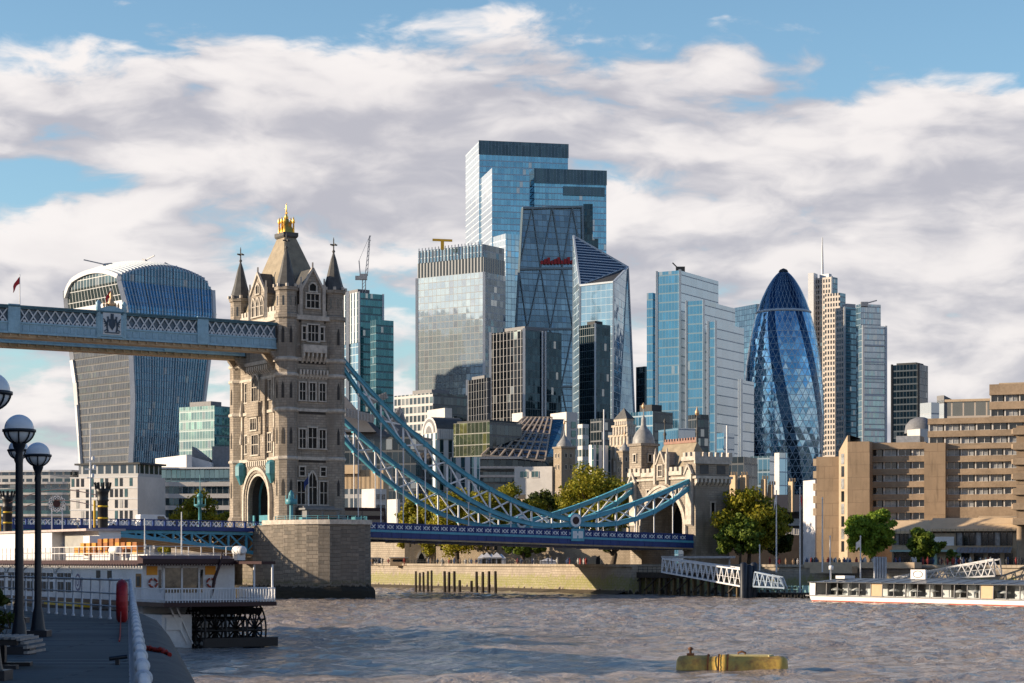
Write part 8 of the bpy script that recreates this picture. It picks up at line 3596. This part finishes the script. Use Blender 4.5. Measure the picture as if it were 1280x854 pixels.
def paddle_steamer():
    root = thing('paddle_steamer', 'white stern wheel paddle steamer with maroon roof edge and black wheel', 'paddle boat', S((3.6, 0, 0)))
    W, L = 7.25, 42.0
    m = MB(S)
    hull = [(0, 0), (W, 0), (W, L - 6), (W / 2, L), (0, L - 6)]
    m.prism(hull, -.6, 3.0)
    m.prism([(0, -3.6), (2.3, -3.6), (2.3, .01), (0, .01)], -.6, 2.4)
    part(m, 'hull', 'boat_white', root)
    m = MB(S)
    m.prism([(-.9, -6.2), (W + .5, -6.2), (W + .5, 0), (W + .5, L - 6), (-.9, L - 6)], 3.0, 3.3)
    part(m, 'main_deck', 'maroon', root)
    m = MB(S)
    m.prism([(0, 0), (W, 0), (W, L - 8), (0, L - 8)], 3.3, 6.0)
    part(m, 'cabin', 'boat_white', root)
    m = MB(S)
    m.prism([(-.45, -.3), (W + .45, -.3), (W + .45, L - 7.6), (-.45, L - 7.6)], 5.98, 6.28)
    part(m, 'roof_edge', 'maroon', root)
    m = MB(S)
    m.prism([(-.5, -1.3), (W - .6, -1.3), (W - .6, -.31), (-.5, -.31)], 6.05, [6.38, 6.38, 6.62, 6.62])
    k = -.4
    while k < W - .7:
        m.box(k, k + .1, -1.33, -1.29, 5.9, 6.06)
        k += .22
    part(m, 'stern_canopy', 'maroon', root)
    m = MB(S)
    for k in range(60):
        m.box(-.47, -.44, k * .55, k * .55 + .3, 5.84, 5.99)
    part(m, 'scalloped_trim', 'maroon', root)
    # stern front
    m = MB(S)
    m.box(1.7, 4.3, -.05, 0.02, 3.9, 5.75)
    wn = part(m, 'window', 'stern_glass', root)
    m = MB(S)
    for s in (1.55, 2.95, 4.3):
        m.box(s, s + .14, -.1, 0, 3.4, 5.9)
    m.box(1.5, 4.5, -.1, 0, 5.72, 5.85)
    part(m, 'window_frame', 'boat_white', wn)
    for s in (.72, 5.3):
        m = MB(S)
        m.box(s - .42, s + .42, -.04, 0, 5.2, 5.85)
        part(m, 'orange_panel', 'orange_panel', root)
    for s in (1.35, 4.62):
        m = MB(S)
        m.box(s - .12, s + .1, -.03, 0, 3.9, 5.6)
        part(m, 'side_light', 'dark_glass', root)
    m = MB(S)
    m.box(-.04, 0, .25, 1.25, 3.35, 5.3)
    dr = part(m, 'door', 'door_brown', root)
    m = MB(S)
    m.box(-.06, -.04, .45, 1.05, 4.4, 5.1)
    part(m, 'door_pane', 'recess', dr)
    # side: small windows, arched windows, ring emblem
    for px in (137, 123):
        f = f_of(px)
        m = MB(S)
        m.box(-.04, 0, f - .4, f + .4, 4.75, 5.5)
        part(m, 'window', 'recess', root)
    for px in (80, 58, 38, 18, -2):
        f = f_of(px)
        for df in (-1.25, -.45, .45, 1.25):
            for z0, z1 in ((3.75, 4.55), (4.75, 5.25)):
                m = MB(S)
                m.box(-.04, 0, f + df - .3, f + df + .3, z0, z1)
                part(m, 'window', 'recess', root)
        m = MB(S)
        ap = arc_pts(f - 1.9, f + 1.9, 5.2, 5.85, 10)
        for a, b in zip(ap[:-1], ap[1:]):
            m.bar((-.05, a[0], a[1]), (-.05, b[0], b[1]), .08, .12)
        part(m, 'window_arch', 'white_paint', root)
    f = f_of(97.5)
    for r_, mt in ((.62, 'navy'), (.46, 'boat_white'), (.3, 'navy'), (.16, 'boat_white')):
        m = MB(S)
        m.face([(-.02 - .02 * (1 - r_), f + r_ * math.cos(a), 4.55 + 1.1 * r_ * math.sin(a)) for a in [2 * math.pi * k / 20 for k in range(20)]][::-1])
        part(m, 'round_emblem', mt, root)
    m = MB(S)
    m.box(-1.9, -.9, f_of(128), f_of(84), 2.5, 3.05)
    part(m, 'yellow_pontoon', 'yellow_paint', root)
    # stern balustrade
    m = MB(S)
    for (a, b) in (((-.8, -6.1), (W + .4, -6.1)), ((W + .4, -6.1), (W + .4, 0)), ((-.8, -6.1), (-.8, 3))):
        a, b = Vector(a), Vector(b)
        n = int((b - a).length / .22)
        for k in range(n + 1):
            q = a + (b - a) * (k / n)
            m.bar((q.x, q.y, 3.3), (q.x, q.y, 4.25), .05 if k % 6 else .1, .05, up=(1, 0, 0))
        m.bar((*a, 4.28), (*b, 4.28), .08)
        m.bar((*a, 3.5), (*b, 3.5), .06)
    part(m, 'balustrade', 'boat_white', root)
    for (s, f) in ((W + .3, -5.9), (W + .3, -2.8)):
        m = MB(S)
        m.bar((s, f, 3.3), (s, f, 6.1), .12, .12, up=(1, 0, 0))
        part(m, 'roof_post', 'boat_white', root)
    m = MB(S)
    m.prism([(W - .6, -6.0), (W + .5, -6.0), (W + .5, -.3), (W - .6, -.3)], 6.0, 6.2)
    part(m, 'side_canopy', 'maroon', root)
    # stern wheel
    cf, cz, R0 = -3.2, 1.25, 1.95
    n = 14
    for s in (2.7, 4.3, 5.9, 7.4):
        m = MB(S)
        for r_ in (R0, R0 * .62):
            for k in range(28):
                a0, a1 = 2 * math.pi * k / 28, 2 * math.pi * (k + 1) / 28
                m.bar((s, cf + r_ * math.cos(a0), cz + r_ * math.sin(a0)), (s, cf + r_ * math.cos(a1), cz + r_ * math.sin(a1)), .1, .09)
        for k in range(n):
            a = 2 * math.pi * k / n
            m.bar((s, cf, cz), (s, cf + R0 * math.cos(a), cz + R0 * math.sin(a)), .09, .09)
        part(m, 'wheel_rim', 'wheel_black', root)
    for k in range(n):
        a = 2 * math.pi * k / n
        m = MB(S)
        ca, sa = math.cos(a), math.sin(a)
        p0, p1 = R0 * .74, R0 * 1.03
        m.bar((2.6, cf + (p0 + p1) / 2 * ca, cz + (p0 + p1) / 2 * sa), (7.5, cf + (p0 + p1) / 2 * ca, cz + (p0 + p1) / 2 * sa), .05, p1 - p0 if k % 2 else .12, up=(0, ca, sa))
        part(m, 'paddle', 'wheel_black', root)
    m = MB(S)
    m.tube([(2.3, cf, cz), (7.9, cf, cz)], .18, 10)
    m.box(2.2, 7.9, -6.1, -5.8, .1, .75)
    m.box(7.55, 7.95, -6.0, 0, .15, .7)
    part(m, 'axle_frame', 'wheel_black', root)
    m = MB(S)
    m.bar((.6, -3.7, 2.9), (1.9, -3.75, .3), .1)
    m.bar((1.1, -3.7, 2.9), (2.3, -3.75, .3), .1)
    m.box(.3, 1.5, -3.75, -3.6, 1.3, 2.2)
    part(m, 'stern_ladder', 'white_paint', root)
    # upper deck
    m = MB(S)
    m.prism([(.6, .6), (W - .6, .6), (W - .6, 12), (.6, 12)], 6.28, 6.72)
    part(m, 'upper_bulwark', 'white_paint', root)
    fa, fb = f_of(151, 4.0), f_of(-20, 1.5)
    m = MB(S)
    m.prism([(2.2, fa), (4.0, fa), (4.0, fb), (2.2, fb)], 6.28, 8.6)
    m.prism([(1.2, f_of(65, 1.2)), (2.2, f_of(65, 1.2)), (2.2, fb), (1.2, fb)], 6.28, 8.6)
    part(m, 'deck_house', 'white_paint', root)
    m = MB(S)
    m.prism([(1.0, fa - .3), (4.3, fa - .3), (4.3, fb), (1.0, fb)], 8.6, 8.78)
    part(m, 'house_roof', 'roof_pink', root)
    m = MB(S)
    m.box(2.14, 2.2, f_of(103, 2), f_of(78, 2), 6.9, 8.3)
    part(m, 'house_window', 'blind_glass', root)
    m = MB(S)
    m.box(1.0, 2.0, f_of(112, 1), f_of(104, 1), 6.28, 8.2)
    part(m, 'deck_locker', 'white_paint', root)
    m = MB(S)
    for k in range(30):
        f = .3 + k * 1.1
        m.bar((-.3, f, 6.28), (-.3, f, 7.3), .05, .05, up=(1, 0, 0))
    for k in range(8):
        s = -.3 + k * 1.0
        m.bar((s, .3, 6.28), (s, .3, 7.3), .05, .05, up=(1, 0, 0))
    for z in (6.8, 7.3):
        m.bar((-.3, .3, z), (-.3, 33, z), .045)
        m.bar((-.3, .3, z), (W, .3, z), .045)
    part(m, 'upper_railing', 'white_paint', root)
    for (s, f) in ((-.1, f_of(146, 0)), (W + .1, -.6)):
        m = MB(S)
        m.tube([(s, f + .7, 7.0), (s, f + .6, 7.0), (s, f - .6, 7.0), (s, f - .7, 7.0)], [.2, .34, .34, .2], 14)
        for d in (-.4, .4):
            m.box(s - .3, s + .3, f + d - .04, f + d + .04, 6.28, 6.8)
        part(m, 'raft_canister', 'white_paint', root)
    # funnels, wheel sign, mast
    for px in (128.5, 9.5):
        f = f_of(px, 3.5)
        c = S((3.5, f, 0))
        m = MB()
        m.lathe(c, [(.42, 8.9), (.42, 11.0), (.5, 11.1), (.44, 11.2), (.46, 11.7), (.62, 12.0), (.5, 12.05)], 16)
        for k in range(10):
            a = k * math.pi / 5
            p = (c.x + .55 * math.cos(a), c.y + .55 * math.sin(a))
            m.bar((*p, 11.95), (c.x + .66 * math.cos(a), c.y + .66 * math.sin(a), 12.55), .1, .12, up=(1, 0, 0))
        fn = part(m, 'funnel', 'black_iron', root)
        m = MB()
        for z in (9.6, 10.55):
            m.lathe(c, [(.425, z), (.45, z + .02), (.45, z + .12), (.425, z + .14)], 16)
        m.tube([(c.x - .62, c.y - .2, 8.9), (c.x - .62, c.y - .2, 11.1)], .1, 8)
        part(m, 'yellow_band', 'yellow_paint', fn)
    f = f_of(71, 3.5)
    c = S((3.5, f, 11.1))
    m = MB()
    for k in range(12):
        a0, a1 = 2 * math.pi * k / 12, 2 * math.pi * (k + 1) / 12
        for r_, w in ((.66, .1), (.46, .09)):
            m.bar(c + Vector((r_ * math.cos(a0), 0, r_ * math.sin(a0))), c + Vector((r_ * math.cos(a1), 0, r_ * math.sin(a1))), .06, w)
        m.bar(c + Vector((.4 * math.cos(a0), 0, .4 * math.sin(a0))), c + Vector((.76 * math.cos(a0), 0, .76 * math.sin(a0))), .06, .12)
    for d in (-.45, .45):
        m.bar(c + Vector((d, .1, -.5)), c + Vector((d, .1, -2.3)), .09)
    part(m, 'wheel_sign', 'white_paint', root)
    m = MB()
    m.face([c + Vector((.33 * math.cos(a), -.04, .33 * math.sin(a))) for a in [2 * math.pi * k / 16 for k in range(16)]])
    part(m, 'sign_centre', 'maroon', root)
    m = MB()
    p0, p1 = S((3.5, f_of(128.5, 3.5), 11.4)), S((3.5, f_of(9.5, 3.5), 11.4))
    for dz in (0, -.9):
        pts = [p0 + (p1 - p0) * (k / 12) + Vector((0, 0, dz + .9 * math.sin(math.pi * k / 12))) for k in range(13)]
        m.tube(pts, .04, 5)
    part(m, 'funnel_stay', 'maroon', root)
    f = f_of(113, 3)
    c = S((3.0, f, 0))
    m = MB()
    m.tube([(c.x, c.y, 8.8), (c.x, c.y, 12.5), (c.x, c.y, Z(530, c.y))], [.11, .09, .04], 8)
    for z, w in ((13.6, .45), (14.3, .3), (12.9, .25)):
        m.box(c.x - w, c.x + w, c.y - .06, c.y + .06, z, z + .12)
        m.lathe((c.x + w * .7, c.y, z + .1), [(.14, 0), (.14, .25), (.03, .32)], 8)
    part(m, 'mast', 'white_metal', root)
    for px, s, yt in ((227, 3.5, 640), (181, 1.0, 648)):
        c = S((s, .8, 0))
        m = MB()
        x_ = X(px, c.y)
        m.tube([(x_, c.y, 6.3), (x_, c.y, Z(yt, c.y))], [.06, .04], 6)
        part(m, 'stern_pole', 'white_metal', root)
    m = MB(S)
    pts = [(W - 1.6, -1.35, 6.9), (W - 1.7, -1.4, 6.2), (W - 2.2, -1.4, 5.0), (W - 2.4, -1.4, 4.0), (W - 2.5, -1.45, 3.5)]
    m.tube(pts, [.05, .1, .13, .11, .06], 6)
    part(m, 'furled_flag', 'maroon', root)


plain('stern_glass', (0.10, 0.085, 0.06), 0.1, metal=0.3, var=0.9, scale=2.5, spec=0.8)
paddle_steamer()
for i, s in enumerate((.72, 5.25)):
    c = S((s + .05, -.12, 4.62))
    life_ring('life_ring', ('red and white life ring beneath the orange panel near the brown door', 'red and white life ring beneath the other orange panel, right of the stern window')[i], 'life ring', c, (SU, -CU, 0), .3, .075, ['boat_red', 'white_paint'])
# slatted crates piled on the upper deck
proto = None
rnd = random.Random(9)
for i in range(11):
    n = (2, 3, 3, 3, 4, 4, 4, 4, 3, 3, 3)[i]
    for j in range(n):
        f = f_of(99 + i * 7.3, .9)
        p = S((.95, f, 6.73 + j * .3))
        orange = i < 3 or rnd.random() < .3
        lab = 'orange slatted crate in the pile on the steamer upper deck' if orange else 'brown slatted crate in the pile on the steamer upper deck'
        root = thing('crate', lab, 'crate', p, 'orange crates on the upper deck' if orange else 'brown crates on the upper deck')
        F = lambda q, p=p: Vector((p.x + CU * q[0] - SU * q[1], p.y + SU * q[0] + CU * q[1], p.z + q[2]))
        m = MB(F)
        for z in (.0, .1, .2):
            m.box(-.3, .3, -.42, .42, z, z + .075)
        m.box(-.27, .27, -.39, .39, .0, .29)
        part(m, 'slats', 'crate_orange' if orange else 'crate_brown', root)
plain('crate_orange', (0.66, 0.30, 0.04), 0.6, var=0.25, scale=2)
plain('crate_brown', (0.36, 0.13, 0.03), 0.6, var=0.3, scale=2)


# low hall with white pointed arches on the far bank below the lifting span
r, p, z = low_building('arched_hall', 'dark hall with white pointed arches seen beneath the lifting span', 148, 193, 196, 500, 80, 668, ['mid_grey'] * 4)
a_, b_ = Vector((*p[3], 0)), Vector((*p[0], 0))
for k in range(4):
    m = MB()
    s0, s1 = a_ + (b_ - a_) * (k / 4), a_ + (b_ - a_) * ((k + 1) / 4)
    ap = arc_pts(0, 1, Z(686, 500), Z(669, 500), 10, .5)
    for (f0, z0), (f1, z1) in zip(ap[:-1], ap[1:]):
        q0, q1 = s0 + (s1 - s0) * f0, s0 + (s1 - s0) * f1
        m.bar((q0.x, q0.y - .2, z0), (q1.x, q1.y - .2, z1), .3, .35)
    part(m, 'arch', 'white_paint', r)

# warehouses on the near bank, out of the picture, which keep quay and steamer in the shade


def warehouse(name, label, F, L, D, H):
    root = thing(name, label, 'warehouse', F((0, 0, DZ)))
    m = MB(F)
    m.prism([(-D, 0), (0, 0), (0, L), (-D, L)], -1 if L < 90 else DZ - .1, H)
    part(m, 'wall', 'warehouse_brick', root)
    m = MB(F)
    m.face([(.3, -.3, H + .1), (.3, L + .3, H + .1), (-D / 2, L + .3, H + 2.2), (-D / 2, -.3, H + 2.2)])
    m.face([(-D / 2, -.3, H + 2.2), (-D / 2, L + .3, H + 2.2), (-D - .3, L + .3, H + .1), (-D - .3, -.3, H + .1)])
    part(m, 'roof', 'slate', root)
    for z in np.arange(DZ + 1.2, H - 2.2, 3.4):
        for y in np.arange(3, L - 2, 6.0):
            m = MB(F)
            m.box(-.01, .05, y, y + 1.6, z, z + 2.0)
            part(m, 'window', 'dark_glass', root)


stone('warehouse_brick', (0.16, 0.10, 0.065), (0.12, 0.075, 0.05), .45, .15, .02, bmp=.01)
o_ = S((-27, -21, 0))
warehouse('brick_warehouse', 'long brick riverside warehouse beyond the picture edge facing the steamer', lambda q: Vector((o_.x + CU * q[0] - SU * q[1], o_.y + SU * q[0] + CU * q[1], q[2])), 87, 18, 13.4)
warehouse('brick_warehouse', 'brick warehouse behind the quay lamps beyond the picture edge', frame(-25, -30, R(0)), 108, 16, 17.5)

for me_, nm_ in LATE:
    me_.materials[0] = MATS[nm_]
